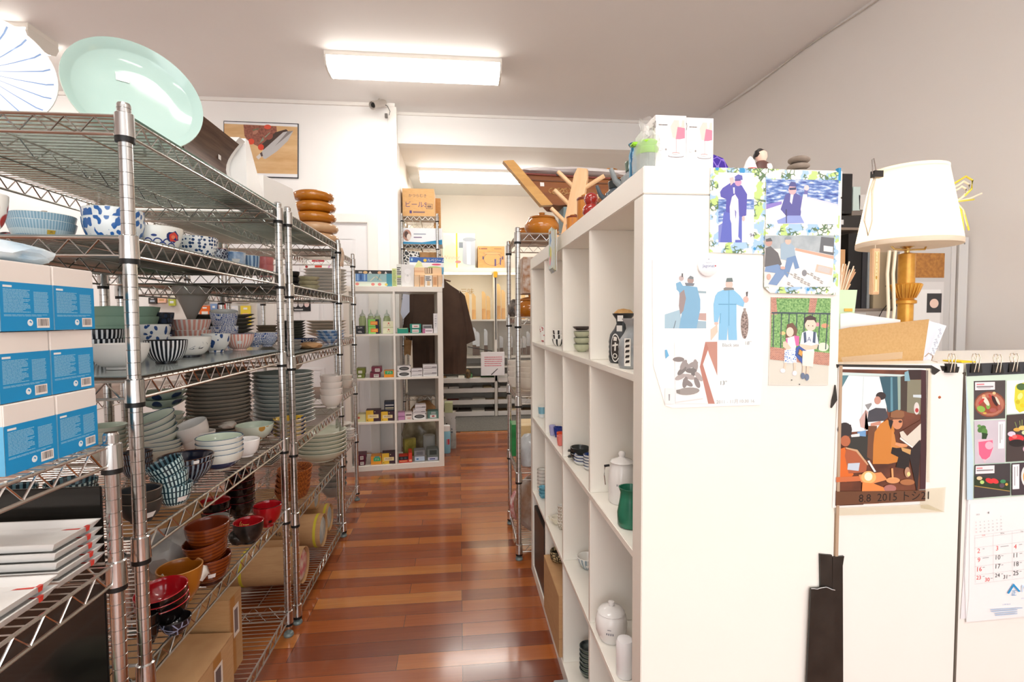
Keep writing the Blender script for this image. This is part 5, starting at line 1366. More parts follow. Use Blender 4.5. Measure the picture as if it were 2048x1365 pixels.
mb = MB(); mb.box(-.53, 5.03, 1.4545, -.34, 5.28, 1.62, M('#9c8a74', .6), bev=.004); tag(mb.build('support_box'), 'brown box under the black and white patterned box', 'box')
mb = MB(); mb.box(-.50, 5.03, .4645, -.22, 5.28, .70, M('#8f8a84', .6), bev=.004); tag(mb.build('grey_bin'), 'grey storage bin low on the narrow rack', 'bin')
mb = MB(); mb.box(-.52, 5.03, 1.0045, -.25, 5.28, 1.22, KRAFT, bev=.004); tag(mb.build('rack_box'), 'brown box on the narrow rack behind the jacket', 'box')
crumple('kraft_parcel', 'crumpled brown parcel on the low bar of the narrow rack', 'parcel', (-.36, 5.15, .1245), .13, .1, .12, KRAFT, 44)
# light blue spray can / tub at the shelf foot
mb = MB(); mb.lathe([(0, 0), (.035, 0), (.037, .004), (.037, .19), (.03, .2), (0, .2)], M('#86bcd0', .35), 24); p = at(893, 908, Z=0); o = mb.build('blue_canister', loc=(p.x, p.y + .04, 0)); tag(o, 'light blue canister with white cap on the floor by the cube shelf', 'canister')
mb = MB(); mb.lathe([(.03, .2), (.034, .2), (.034, .245), (.03, .25), (0, .25)], WHP, 24); mb.build('cap', o)
mb = MB(); mb.add([(.0375 * math.cos(a), .0375 * math.sin(a), z) for a in (-1.5, -1.1, -.7) for z in (.08, .13)], [(0, 2, 3, 1), (2, 4, 5, 3)], M('#c0404a', .4)); mb.build('red_mark', o)
behind('speckled_bag', 'grey bag with black dots stacked beside the cube shelf', 'bag', 890, 826, 911, 868, 4.75, .12, spots('#a9a49c', '#1c1a18', 22, .2, .5), zb=.135)
behind('parcel_stack', 'low pile of grey parcels under the dotted bag', 'parcel', 889, 868, 912, 905, 4.75, .16, mottle('#8a857c', '#a8a298', 20, .6), zb=0.0)
behind('green_packet', 'pale green packet on top of the dotted bag', 'packet', 889, 806, 905, 824, 4.76, .1, '#aeb489', zb=.335)

# ---------------------------------------------------------------- room beyond: lit cabinets
cab = thing('display_cabinet', 'tall white display cabinet with lit glass front and knives inside', 'display cabinet', (-.34, 6.28, 0))
WPn = paint('#efe9dc', '#f4efe4', .4)


def bx(name, parent, b, m, bev=0, smooth=None, loc=None):
    mb = MB(); mb.box(*b, m, bev=bev); return mb.build(name, parent, loc=loc, smooth=smooth)


CW = 2.2
bx('back_panel', cab, (0, .50, 0, CW, .52, 1.80), WPn); bx('top_panel', cab, (0, 0, 1.78, CW, .5, 1.83), WPn, .002)
for i, x in enumerate((0, .77, 1.5, CW - .03)): bx('upright', cab, (x - .0, 0, .0, x + .035, .02, 1.78), M('#dcd6cc', .35, .2), .002); bx('partition_panel', cab, (x + .005, .02, 0, x + .03, .5, 1.78), WPn)
for z in (1.18, .72, .60): bx('shelf_board', cab, (.036, .03, z, CW - .03, .499, z + .02), WPn, .001)
LITG = sheet_glass('#ffffff', .04, .02)
for x0, x1 in ((.04, .765), (.81, 1.495), (1.54, 2.165)):
    bx('glass_door', cab, (x0, .004, .64, x1, .009, 1.775), LITG)
    bx('lamp_strip', cab, (x0 + .02, .06, 1.755, x1 - .02, .10, 1.775), M('#ffffff', .5, emis='#ffe7b8', es=2.6))
area('cabinet_glow', (.75, 6.42, 1.74), (math.radians(-14), 0, 0), 2.0, .1, 3.2, (1, .86, .62))
bx('handle', cab, (.782, -.006, .95, .795, 0, 1.72), M('#2a2724', .4)); bx('handle', cab, (1.512, -.006, .95, 1.525, 0, 1.72), M('#2a2724', .4))
mb = MB(); mb.deco((.30, .498, 1.5), (.3, 0, 0), (0, 0, .12), [('t', '三味', .5, .5, .09, '#c9a860')]); mb.build('gilt_lettering', cab)
bx('hook_box', cab, (.765, -.02, 1.71, .81, 0, 1.785), M('#eeb01c', .4), .004)
WDR = paint('#cfc9c4', '#d8d3ce', .45)
# lower part: pull-out trays
for bay, (x0, x1) in enumerate(((.04, .765), (.81, 1.495), (1.54, 2.165))):
    for k, z in enumerate((.43, .30, .155, .01)):
        d = bx('drawer', cab, (x0, -.07 if k == 0 else -.02, z, x1, 0 if k == 0 else .01, z + .055), WDR, .003)
        bx('drawer_floor', d, (x0, .0, z, x1, .45, z + .006), WDR)
# knives and boards standing in the lit cabinet
WL = wood('#b9823c', '#d9aa62', (40, 40, 4), .5); STL = M('#b8b6b2', .25, 1); kn_i = 0


def knife(label, x, z, h, w, wood_blade=True, Y=6.52, lean=0):
    o = thing('boxed_knife', label, 'knife', (x, Y, z)); o.rotation_euler = (0, lean, 0)
    bx('handle', o, (-w / 2, -.01, 0, w / 2, .01, h * .38), WL if wood_blade else M('#6a4a34', .4), .003)
    mb = MB(); mb.prism([(-w / 2, h * .38), (w / 2, h * .38), (w / 2, h * .9), (0, h), (-w / 2, h)], (0, -.004, 0), (1, 0, 0), (0, 0, 1), -.006, M('#dcb878', .4) if wood_blade else STL); mb.build('blade', o, smooth=None)
    return o


NTH = ['first', 'second', 'third', 'fourth', 'fifth', 'sixth', 'seventh', 'eighth', 'ninth', 'tenth', 'eleventh', 'twelfth', 'thirteenth', 'fourteenth']
kx = [(935, 585, 641), (948, 588, 641), (968, 583, 641), (977, 592, 641), (998, 568, 641), (1007, 580, 641), (1047, 585, 641)]
for i, (px, yt, yb) in enumerate(kx):
    a = at(px, yb, Y=6.5); b = at(px, yt, Y=6.5); knife('pale wooden knife standing on the upper lit shelf, %s from the jacket' % NTH[i], a.x, 1.2005, b.z - 1.2, .05)
kx = [(949, 655), (956, 663), (972, 658), (993, 675), (1003, 672), (1022, 670), (1041, 674), (1049, 672), (1057, 663)]
for i, (px, yt) in enumerate(kx):
    a = at(px, 703, Y=6.5); b = at(px, yt, Y=6.5); knife('steel knife on the middle cabinet shelf, %s from the jacket' % NTH[i], a.x, .7405, max(.2, b.z - .745), .045, False)
rn = random.Random(9)
PK2 = ['#e9e2d4', '#c9b48c', '#8a6f4c', '#d8d4cc', '#4a4038', '#b9443a', '#5c8a5a', '#a8a49c', '#e6d2b0']
n = 0
for z, xs in ((.4915, 1), (.3065, 0), (.1615, 0), (.0165, 0)):
    x = -.28
    while x < 1.05:
        w = rn.uniform(.07, .16)
        if not (.39 < x + w / 2 < .50):
            hh = rn.uniform(.03, .07) if not xs else rn.uniform(.04, .09)
            c_ = rn.choice(PK2)
            carton('tray_box', '%s box in the %s pull-out tray, %s counted from the jacket side' % ({'#e9e2d4': 'cream', '#c9b48c': 'tan', '#8a6f4c': 'brown', '#d8d4cc': 'pale grey', '#4a4038': 'dark', '#b9443a': 'red', '#5c8a5a': 'green', '#a8a49c': 'grey', '#e6d2b0': 'straw'}[c_], {.4915: 'top', .3065: 'second', .1615: 'third', .0165: 'bottom'}[z], NTH[n % 14]), 'box', (x + w / 2, 6.30 if not xs else 6.28, z if not xs else .437), (w, .2, hh), rn.uniform(-.1, .1) * 0, M(c_, .6), group='small boxes in the trays'); n += 1
        x += w + .01
    n = 0
behind('pot_box', 'pastel green box with a picture of a tall steel pot and yellow ribbon', 'box', 886, 467, 950, 538, 6.34, .3, '#bfe0c8',
       [('r', 0, 0, 1, 1, '#c6e4c4'), ('e', .25, .45, .2, .3, '#e6e2b8'), ('e', .15, .8, .15, .15, '#dfe8c0'), ('p', [(.6, .2), (.64, .12), (.8, .08), (1, .08), (1, .88), (.85, .86), (.62, .8)], '#b6bac0'), ('p', [(.74, .12), (.86, .1), (.86, .82), (.74, .8)], '#dfe1e4'), ('e', .82, .82, .2, .06, '#9ea3aa'), ('r', .5, .58, .62, .74, '#7f868e'), ('r', .41, 0, .45, 1, '#d8b818'), ('t', 'Winner', .25, .3, .07, '#e6a898'), ('e', .47, .18, .09, .04, '#e48a86')], zb=1.8305)
behind('pot_box', 'tan carton printed with a two-handled pot', 'box', 956, 493, 1009, 538, 6.34, .3, cardboard('#dca468', '#cf965a'),
       [('e', .55, .42, .34, .30, '#7a6458'), ('e', .55, .42, .325, .285, '#dca468'), ('e', .55, .68, .34, .06, '#8a7262'), ('e', .55, .68, .32, .045, '#e0ab70'), ('r', .17, .4, .22, .54, '#56506c'), ('r', .9, .4, .95, .54, '#56506c'), ('r', .62, .1, .68, .42, '#56507c'), ('r', .82, .15, .86, .48, '#56507c'), ('p', [(.04, .86), (.1, .86), (.07, .93)], '#c83a2c'), ('r', .12, .86, .35, .91, '#8a5a48'), ('r', .6, .87, .88, .9, '#a07050')], zb=1.8305)
sg = behind('paper_sign', 'white notice with red printed lines in a clear holder', 'sign', 962, 704, 1009, 752, 6.198, .006, '#eee9ea', textlines(.15, .9, .4, .85, 5, '#d67a84', 12, .4) + [('p', [(.45, .02), (.72, .28), (.7, .3), (.42, .05)], '#4a4448')], zb=None)
mb = MB(); mb.tube([(at(935, 694, Y=6.1).x, 6.1, at(935, 694, Y=6.1).z), (at(985, 703, Y=6.1).x, 6.1, at(985, 703, Y=6.1).z)], .005, BLACK, 6); mb.build('holder_rod', sg); bpy.data.objects['holder_rod'].matrix_parent_inverse = Matrix.Translation(-sg.location)
crumple('gold_figure', 'small dark figurine with price paper on the tray edge', 'figurine', (.10, 6.22, .60 - .115), .03, .03, .05, mottle('#3a2c1c', '#8a6a3c', 20, .4), 50)

# ---------------------------------------------------------------- on the chrome unit across the aisle
PT = [(.0, 0), (.06, 0), (.066, .006), (.088, .03), (.090, .052), (.075, .078), (.062, .088)]
def pot(label, x, y, z, s, lid=True):
    o = thing('lidded_pot', label, 'pot', (x, y, z), 0)
    mb = MB(); mb.lathe([(r * s, q * s) for r, q in PT] + [(.057 * s, .084 * s), (0, .08 * s)], AMB, 36); mb.build('pot_body', o, smooth=60)
    mb = MB(); mb.lathe([(.070 * s, .086 * s), (.066 * s, .095 * s), (.03 * s, .104 * s), (.012 * s, .107 * s), (.016 * s, .118 * s), (0, .12 * s)], mottle('#9a5a18', '#c07c30', 8, .2, coat=.4), 30); mb.build('lid', o)
for lb, px, s, dz in (('glossy amber lidded pot at the aisle side of the chrome unit', 1056, .80, 0), ('glossy amber lidded pot in front of the others on the chrome unit', 1084, 1.0, 0), ('glossy amber lidded pot behind the mug tree', 1090, .75, 0)):
    p = at(px, 450, Y={1056: 2.84, 1084: 2.61, 1090: 2.86}[px]); pot(lb, p.x, p.y, 1.6315, s)
p = at(1062, 620, Y=2.72); pot('amber lidded pot on the second shelf of the chrome unit', p.x, p.y, 1.2195, 1.0)
p = at(1085, 600, Y=2.66); crumple('wrapped_pot', 'paper wrapped pot beside the amber one on the second shelf', 'wrapped pot', (p.x + .04, p.y + .1, 1.2195), .07, .06, .075, TISS, 52)
crumple('dark_ornament', 'dark lumpy ornament on the second shelf of the chrome unit', 'ornament', (at(1028, 615, Y=2.85).x, 2.85, 1.2195), .03, .03, .045, mottle('#3a3632', '#8a8278', 30, .4), 53)
bowls('stacked_bowl', 'off-white ribbed bowl, {k} of the stack on the chrome unit', 'bowl', 1036, 1078, 775, .826, 26, M('#ded5c6', .25), M('#ded5c6', .25), 4, Y=2.70, foot=.6, sh=.8, nest=.42, group='off-white ribbed bowls')
bowls('bagged_bowl', 'bagged cream bowl, {k} of the pile by the far post', 'bowl', 1016, 1042, 775, .826, 20, TISS, TISS, 4, Y=2.86, foot=.6, sh=.6, nest=.55)
behind('wood_box', 'pale wooden box open at the top in the chrome unit', 'box', 1040, 852, 1075, 905, 2.70, .2, wood('#e2bd7c', '#f2dcae', (4, 30, 4)), [('r', 0, 0, 1, .5, '#b9c0bc')], zb=.4445)
bx_ = behind('green_bag', 'bright green folded bag upright in the chrome unit', 'bag', 1024, 850, 1037, 918, 2.80, .12, mottle('#187a3a', '#2c9c50', 12, .4), zb=.4445)
crumple('clear_bag', 'clear plastic bag of wares in front of the wooden box', 'plastic bag', (at(1062, 900, Y=2.6).x, 2.60, .4445), .06, .05, .075, mottle('#b5b8ba', '#dfe2e4', 8, .2), 55)
crumple('clear_bag', 'clear plastic bag full of brown packets on the lowest shelf', 'plastic bag', (at(1060, 1010, Y=2.68).x + .03, 2.70, .0785), .10, .12, .13, mottle('#8f6a50', '#cfc8c0', 6, .3), 56)
crumple('red_net_bag', 'red and white crinkled bag at the corner of the lowest shelf', 'bag', (at(1022, 1060, Y=2.86).x + .03, 2.84, .0785), .035, .05, .07, mottle('#b83a44', '#e9dcd8', 30, .35), 57)
behind('hanging_goods', 'mixed pale packets piled under the top shelf of the chrome unit', 'packets', 1046, 520, 1080, 545, 2.70, .2, mottle('#a8703c', '#d8cfc6', 30, .5), zb=1.2195 + .11)
bpy.data.objects['hanging_goods'].location.z = 1.2195 + .125
# model boat
bx('boat_support', None, (0, 0, 0, .20, .14, .175), mottle('#6f8488', '#8a9ea0', 10, .6)); o = bpy.data.objects['boat_support']; o.location = (.562, 2.72, 1.632); tag(o, 'blue-grey box that the wooden boat stands on', 'box')
bo = thing('serving_boat', 'varnished wooden serving boat with a tall slanting bow', 'serving boat', (0, 0, 0))
BT = wood('#7c3f08', '#9c5a10', (3, 30, 30), .5, 0); BT2 = wood('#c98f3e', '#e0ac58', (3, 30, 30), .3, .3)
f6 = zc((960, 300), 6.203); Yb = 2.74


def slab(name, parent, px, Y, thick, mat, f=f6):
    pts = [at(*q, Y=Y) for q in f(px)]; mb = MB(); poly = [(p.x, p.z) for p in pts]
    ar = sum(poly[i][0] * poly[(i + 1) % len(poly)][1] - poly[(i + 1) % len(poly)][0] * poly[i][1] for i in range(len(poly)))
    if ar < 0: poly = poly[::-1]
    mb.prism(poly, (0, Y + thick, 0), (1, 0, 0), (0, 0, 1), thick, mat); return mb.build(name, parent, smooth=None)


slab('bow_post', bo, [(288, 135), (345, 128), (415, 125), (905, 680), (760, 690)], Yb - .03, .05, BT2)
slab('hull', bo, [(530, 290), (1600, 345), (1590, 640), (980, 690), (900, 680)], Yb, .18, BT)
slab('gunwale', bo, [(525, 280), (1620, 345), (1620, 362), (540, 300)], Yb - .012, .20, M('#7a2c1c', .4))
slab('rubbing_strake', bo, [(600, 365), (1600, 410), (1600, 425), (620, 378)], Yb - .006, .006, M('#6a3a10', .4))
slab('price_sticker', bo, [(745, 402), (795, 405), (797, 452), (748, 450)], Yb - .001, .001, STICKER)
slab('metal_clip', bo, [(950, 280), (1002, 284), (1002, 322), (948, 318)], Yb - .016, .004, M('#3a3838', .4))
mb = MB()
for i in range(5):
    c = at(960 + (900 + 45 * i) / 6.203, 300 + (510 + 12 * (i % 2)) / 6.203, Y=Yb); mb.tube([(c.x + .02 * math.cos(t), Yb - .002, c.z + .014 * math.sin(t)) for t in [2 * PI * k / 12 for k in range(13)]], .0022, M('#c89a60', .4), 5)
mb.build('carved_waves', bo)
cl_ = crumple('white_cloth', 'white crumpled cloth laid in the wooden boat', 'cloth', (.64, 2.84, 2.0), .30, .07, .02, M('#e8e2e0', .7), 60)
crumple('dried_flowers', 'orange dried flowers behind the teapots', 'dried flowers', (at(1222, 338, Y=2.9).x, 2.9, 1.99), .05, .04, .035, mottle('#3a2418', '#e09a4c', 50, .6), 61)
# ================================================================ things in the big white cube shelf
WZ = [.0505, .4015, .7525, 1.1035, 1.4885]
f0 = lambda p: p


def wcell(px0, px1, py, X, row, **k): return dict(lx=px0, rx=px1, py=py, X=X, z=WZ[row], **k)


def lathe_thing(name, label, cat, prof, mat, loc, n=32, parts=(), scale=1, smooth=50):
    mb = MB(); mb.lathe([(q[0] * scale, q[1] * scale) + tuple(q[2:]) for q in prof], mat, n); o = mb.build(name, loc=loc, smooth=smooth); tag(o, label, cat)
    return o


SAKE = mottle('#24272a', '#3b3f42', 30, .35); SAKE2 = bands(((0, '#2a2d30'), (.5, '#55595c'), (.58, '#2c3033')), .12)
sk = [(0, 0), (.031, 0), (.034, .005)] + [(.034 + .0012 * (i % 2), .008 + .006 * i) for i in range(9)] + [(.032, .068), (.022, .082), (.0165, .094), (.018, .105), (.026, .116), (.0265, .119), (.022, .119), (.014, .108), (0, .105)]
p = at(1247, 700, X=.385)
o = lathe_thing('sake_bottle', 'charcoal sake bottle with ribbed body and oval white-edged label', 'bottle', sk, SAKE, (.396, 1.205, WZ[3]))
mb = MB(); T = Matrix.Rotation(cam_ang(o.location) - .9, 4, 'Z')
r_ = .037
def onr(pts, r, ang0, mat, name, par, lay=0):
    mb = MB()
    for k, (pp, c) in enumerate(pts):
        mb.add([((r + lay + .0002 * k) * math.cos(ang0 + u / r), (r + lay + .0002 * k) * math.sin(ang0 + u / r), z) for u, z in pp], [list(range(len(pp)))], M(c, .5) if isinstance(c, str) else c)
    return mb.build(name, par)
a0 = cam_ang(o.location) - .55
onr([(blob(0, .037, .0135, .034, 22), '#f0eee8'), (blob(0, .037, .0115, .031, 22), '#3a3430'), (blob(0, .058, .006, .006, 8, .3, 1), '#e8e4da'), ([(-.008, .040), (.008, .043), (.007, .047), (-.008, .044)], '#e8e4da'), ([(-.002, .030), (.002, .030), (.003, .050), (-.001, .05)], '#e8e4da'), (ring(0, .018, .006, .002), '#e8e4da')], .0362, a0, None, 'oval_label', o)
onr([([(-.008, .100), (.006, .100), (.006, .114), (-.008, .114)], '#eceae4'), ([(-.01, .076), (.004, .076), (.004, .09), (-.01, .09)], '#e6e4de')], .0272, a0 + .3, None, 'paper_label', o)
crumple('cork', None, None, (0, 0, .108), .020, .020, .010, mottle('#b98a4e', '#dcb47c', 30, .7), 3, parent=o)
p = at(1259, 700, X=.358)
o = lathe_thing('sake_bottle', 'white-labelled grey sake bottle beside the charcoal one', 'bottle', sk, mottle('#8d9294', '#b5b8b8', 20, .35), (.374, 1.072, WZ[3]), scale=.9)
onr([([(-.007, .006), (.007, .006), (.007, .065), (-.007, .065)], '#efece2')] + [([(-.005, .012 + .011 * i), (.004, .014 + .011 * i), (.005, .019 + .011 * i), (-.003, .018 + .011 * i)], '#2c2824') for i in range(5)], .034, cam_ang(o.location) - .35, None, 'tall_label', o)
SG = mottle('#a9ad90', '#c9ccae', 20, .25)
bowls('tea_bowl', 'pale green cup with dark rim, {k} of the stack in the upper cube', 'cup', 1147, 1180, 680, WZ[3], 15, SG, SG, 3, Y=1.61, foot=.5, sh=.8, nest=.85, rim=M('#3c4438', .3))
bowls('dark_saucer', 'dark brown saucer, lying across the pale green cups', 'saucer', 1145, 1182, 668, WZ[3] + .069, 7, M('#4a423e', .3), M('#5a524e', .3), 1, Y=1.61, foot=.6, sh=.3)
bowls('lined_cup', 'white cup with black lines, {k} of the stack in the second cube', 'cup', 1104, 1130, 685, WZ[3], 14, stripes('#f1efe9', '#26282a', 7, .3), IV, 3, Y=1.96, foot=.5, sh=.8, nest=.62)
bowls('red_flower_cup', 'tall white cup with red flowers in the furthest upper cube', 'cup', 1079, 1094, 668, WZ[3], 31, spots('#efece6', '#c46a6a', 90, .3, 1), IV, 1, Y=2.32, foot=.75, sh=.3)
# row 2
wj = [(0, 0), (.030, 0), (.033, .004), (.034, .05), (.031, .085), (.026, .094), (.026, .099), (.029, .101), (.025, .106), (.010, .111), (.007, .114), (.009, .122), (.006, .127), (0, .128)]
p = at(1246, 1000, X=.43)
o = lathe_thing('soy_jug', 'white ceramic jug with knobbed lid and metal handle', 'jug', wj, M('#f3f0ec', .15), (.400, 1.224, WZ[2]))
mb = MB(); mb.tube([(-.036, 0, .092), (-.045, -.004, .09), (-.046, -.004, .07), (-.042, 0, .045)], .0015, STL, 6); mb.tube([(-.034, -.006, .095), (-.045, 0, .092)], .003, BLACK, 6); mb.build('wire_handle', o)
onr([([(-.006 + .005 * i, .048), (-.003 + .005 * i, .048), (-.003 + .005 * i, .053), (-.006 + .005 * i, .053)], '#9a9aa2') for i in range(4)], .0345, cam_ang(o.location) - .2, None, 'lettering', o)
GT = mottle('#1f6a52', '#2c8264', 14, .25)
o = lathe_thing('green_vase', 'green waisted vase beside the white jug', 'vase', [(0, 0), (.024, 0), (.028, .004), (.029, .03), (.023, .062), (.022, .075), (.026, .086), (.0235, .086), (.019, .07), (0, .02)], GT, (.372, 1.078, WZ[2]))
bk = bowls('handled_bowl', 'black handled bowl, {k} of the pair in the second row', 'bowl', 1140, 1180, 888, WZ[2], 16, M('#2a2c2a', .3), M('#3a3c3a', .25), 2, Y=1.595, foot=.5, sh=.85, nest=.75)
for o in bk:
    mb = MB(); mb.tube([(-.026, 0, .014), (-.036, -.004, .013), (-.038, 0, .010), (-.034, .004, .009), (-.026, .004, .010)], .0035, M('#2a2c2a', .3), 8); h_ = mb.build('handle', o); h_.rotation_euler = (0, 0, -o.rotation_euler.z - .5)
bowls('sauce_dish', 'navy and white flower sauce dish, {k} of the pile behind', 'dish', 1147, 1180, 915, WZ[2], 8, M('#e9e9e6', .15), leafy('#f0f0ee', '#1f3a78', 90, .5), 3, Y=1.56, foot=.6, sh=.6, nest=.75, rim=M('#1f3a78', .2))
bowls('sauce_dish', 'navy banded white sauce dish, {k} of the pile by the divider', 'dish', 1166, 1192, 925, WZ[2], 8, stripes('#e9e9e6', '#e0e0dd', 4), M('#22407e', .2), 5, Y=1.50, foot=.6, sh=.6, nest=.72, rim=M('#20305a', .2))
for i, (c_, lx, rx, py, X, ht, nm) in enumerate((('#a9a6cc', 1098, 1112, 860, 1.96, 20, 'lilac'), ('#1f3486', 1107, 1126, 858, 1.93, 20, 'cobalt blue'), ('#e0502c', 1113, 1128, 870, 1.87, 17, 'orange'), ('#e07a72', 1113, 1128, 882, 1.80, 20, 'coral pink'))):
    bowls('small_cup', nm + ' small cup in the second row cubes', 'cup', lx, rx, py, WZ[2], ht, M(c_, .2), M(c_, .25), 1, Y=X, foot=.7, sh=.4)
bowls('blue_cup', 'pale blue and white cup in the furthest second row cube', 'cup', 1076, 1092, 822, WZ[2], 22, bands(((0, '#e8ecec'), (.45, '#7fb4c8')), .04), IV, 1, Y=2.32, foot=.7, sh=.5)
# row 3
o = lathe_thing('lidded_jar', 'round white lidded jar with tiny grey lettering', 'jar', [(0, 0), (.026, 0), (.029, .004), (.038, .025), (.040, .045), (.036, .064), (.032, .069), (.034, .071), (.028, .079), (.012, .085), (.006, .086), (.008, .091), (.0075, .096), (0, .098)], M('#f2efec', .15), (.374, 1.225, WZ[1]))
onr([([(-.008 + .005 * i, .032), (-.005 + .005 * i, .032), (-.005 + .005 * i, .037), (-.008 + .005 * i, .037)], '#8a8a92') for i in range(4)] + [([(-.005, .044), (.004, .044), (.004, .046), (-.005, .046)], '#9a9aa2')], .0405, cam_ang(o.location) - .1, None, 'lettering', o)
o = lathe_thing('white_canister', 'tall plain white canister beside the round lidded jar', 'canister', [(0, 0), (.018, 0), (.020, .003), (.020, .078), (.017, .084), (.008, .086), (0, .086)], M('#f1eff0', .2), (.366, 1.093, WZ[1]))
bowls('striped_bowl', 'blue-grey striped shallow bowl tilted against the divider', 'bowl', 1153, 1196, 1128, WZ[1], 24, stripes('#dfe3df', '#8fa3ae', 16), IV, 1, Y=1.59, foot=.4, sh=.6, sticker=dict(t=.5, w=.008, h=.008))
cup = bowls('ladle_cup', 'cream ladle-shaped bowl in the second cube of the third row', 'bowl', 1102, 1128, 1045, WZ[1], 14, M('#e9e2cc', .25), M('#efe9d8', .25), 1, Y=1.95, foot=.5, sh=.8)[0]
mb = MB(); mb.tube([(-.018, 0, .012), (-.03, 0, .02), (-.034, 0, .034)], .003, M('#e9e2cc', .25), 8); mb.build('handle', cup)
bowls('rope_cup', 'white beaded cup, {k} of the tall stack near the divider', 'cup', 1115, 1134, 1060, WZ[1], 14, cells('#efe9dc', '#9c8f7a', 160, .1), IV, 6, Y=1.90, foot=.6, sh=.6, nest=.5)
bowls('ribbed_bowl', 'white ribbed bowl, {k} of the stack in the furthest cube', 'bowl', 1074, 1094, 955, WZ[1], 13, M('#ece8e0', .2), IV, 6, Y=2.31, foot=.55, sh=.7, nest=.55, rim=M('#8a847a', .3), group='white ribbed bowls in the far cube')
bowls('turquoise_dish', 'turquoise dish, {k} of the stack in the furthest cube', 'dish', 1077, 1096, 990, WZ[1], 9, M('#5f9fb4', .2), M('#7fc0d4', .2), 3, Y=2.25, foot=.55, sh=.6, nest=.75)
# row 4
bowls('grey_green_dish', 'grey-green ringed dish, {k} of the stack on the bottom row', 'dish', 1158, 1198, 1300, WZ[0], 15, bands(((0, '#3c4a40'), (.5, '#8fa090'), (.8, '#4c5a50')), .02), mottle('#23282a', '#7c8a88', 40, .3), 6, Y=1.58, foot=.6, sh=.5, nest=.62)
mb = MB(); mb.box(-.0, 0, 0, .25, .28, .29, mottle('#1f1b1a', '#2b2726', 4, .35), bev=.002)
o = mb.build('black_panel_box', loc=(.340, 2.045, WZ[0]), smooth=None); tag(o, 'flat black box filling the furthest bottom cube', 'box'); m2 = MB(); m2.deco((0, 0, 0), (.25, 0, 0), (0, 0, .29), [('p', [(.26, .06), (.32, .12), (.30, .14), (.24, .08)], '#c9c4b4')], base=6e-4); m2.build('scuff_mark', o)
carton('cardboard_carton', 'plain cardboard carton sticking out of the bottom cube', 'box', (.328, 1.828, WZ[0]), (.31, .26, .215), -PI / 2, CB, [('r', 0, .3, 1, .31, '#a07a50')], right=[('r', 0, .3, 1, .31, '#a07a50')])
bpy.data.objects['cardboard_carton.002'].name = 'cardboard_carton'
bsk = lathe_thing('woven_basket', 'dark cream woven basket on top of the bottom cube carton', 'basket', [(0, 0), (.035, 0), (.05, .015), (.055, .045), (.052, .062), (.048, .062), (.05, .04), (.03, .01), (0, .008)], cells('#c9b78c', '#3c3424', 70, .1, .6, .6), (.378, 1.925, WZ[0] + .2165), 24, scale=.65)
mb = MB(); mb.box(.29, 1.545, .002, .335, 1.57, .05, M('#a9adb0', .35, .7), bev=.002); tag(mb.build('metal_bracket', smooth=None), 'small grey metal bracket at the foot of the big cube shelf', 'bracket')
# postcards hanging from the top front edge
pc = thing('postcard_sheaf', 'sheaf of painted postcards hanging from the top edge of the cube shelf', 'postcards', (.322, 1.70, 1.50))
for i in range(4):
    mb = MB(); x = -.004 - .0035 * i; w0 = .10 - .012 * i
    mb.box(x - .0008, -w0 / 2, -.135 + .004 * i, x + .0008, w0 / 2, 0, M(['#f2efe6', '#e8d8b8', '#f4f0e4', '#eeeade'][i], .6))
    mb.deco((x - .0009, w0 / 2, -.135 + .004 * i), (0, -w0, 0), (0, 0, .135), [('r', 0, 0, 1, 1, mottle('#d8dfc0', '#cbdcec', 30, .6))] + ([('p', [(.3, .62), (.5, .9), (.7, .75), (.8, .68), (.5, .6)], '#7ba3cf'), ('e', .6, .35, .22, .2, '#e8d870'), ('e', .4, .2, .25, .12, '#e8a0a8'), ('e', .3, .45, .15, .14, '#a8c890')] if i == 3 else []))
    mb.build('postcard', pc, smooth=None)
mb = MB(); mb.box(-.018, -.012, -.006, .012, .012, .001, M('#b98a5a', .6)); mb.build('clip', pc)

# ---------------------------------------------------------------- on top of the big cube shelf
TZ = 1.4885
mt = thing('mug_tree', 'pale wooden mug tree with six slanted pegs', 'mug tree', (.395, 1.82, TZ))
PW = wood('#e2b483', '#f2cca2', (30, 30, 3), .5)
mb = MB(); mb.box(-.055, -.035, 0, .055, .035, .012, PW, bev=.002); mb.build('base', mt)
mb = MB(); mb.prism([(-.03, .012), (.03, .012), (.026, .22), (.018, .255), (-.016, .255), (-.024, .23)], (0, -.01, 0), (1, 0, 0), (0, 0, 1), -.02, PW); mb.build('upright_board', mt, smooth=None)
for k, z in enumerate((.06, .125, .19)):
    for s in (-1, 1):
        mb = MB(); mb.tube([(s * .02, 0, z), (s * .085, -.012, z + .045)], .0075, PW, 12); mb.build('peg', mt)
mt.rotation_euler = (0, .2, -.5)
# straw barrel cups and brown teapots
KB = wood('#b5661c', '#dd9a4a', (50, 50, 3), .35)
def barrel(label, x, y, r, h):
    o = thing('barrel_cup', label, 'cup', (x, y, TZ)); mb = MB()
    mb.lathe([(0, 0), (r * .9, 0), (r, .004), (r, h), (r * .9, h), (r * .88, .01), (0, .01)], KB, 24); mb.build('barrel_body', o)
    mb = MB(); mb.lathe([(r * 1.02, h * .93), (r * 1.06, h), (r * 1.0, h * 1.04), (r * .86, h * 1.02)], M('#7c3a24', .3), 24); mb.lathe([(r * .2, h * 1.0), (r * .5, h * 1.14), (r * .2, h * 1.2), (0, h * 1.2)], M('#d99a58', .4), 16); mb.build('rope_rim', o); return o
barrel('tall wooden barrel cup with rope rim behind the mug tree', .375, 1.50, .024, .075)
barrel('short wooden barrel cup in front of the mug tree', .365, 1.62, .02, .045)
RB = mottle('#6e2018', '#8a3426', 9, .18, coat=.5)
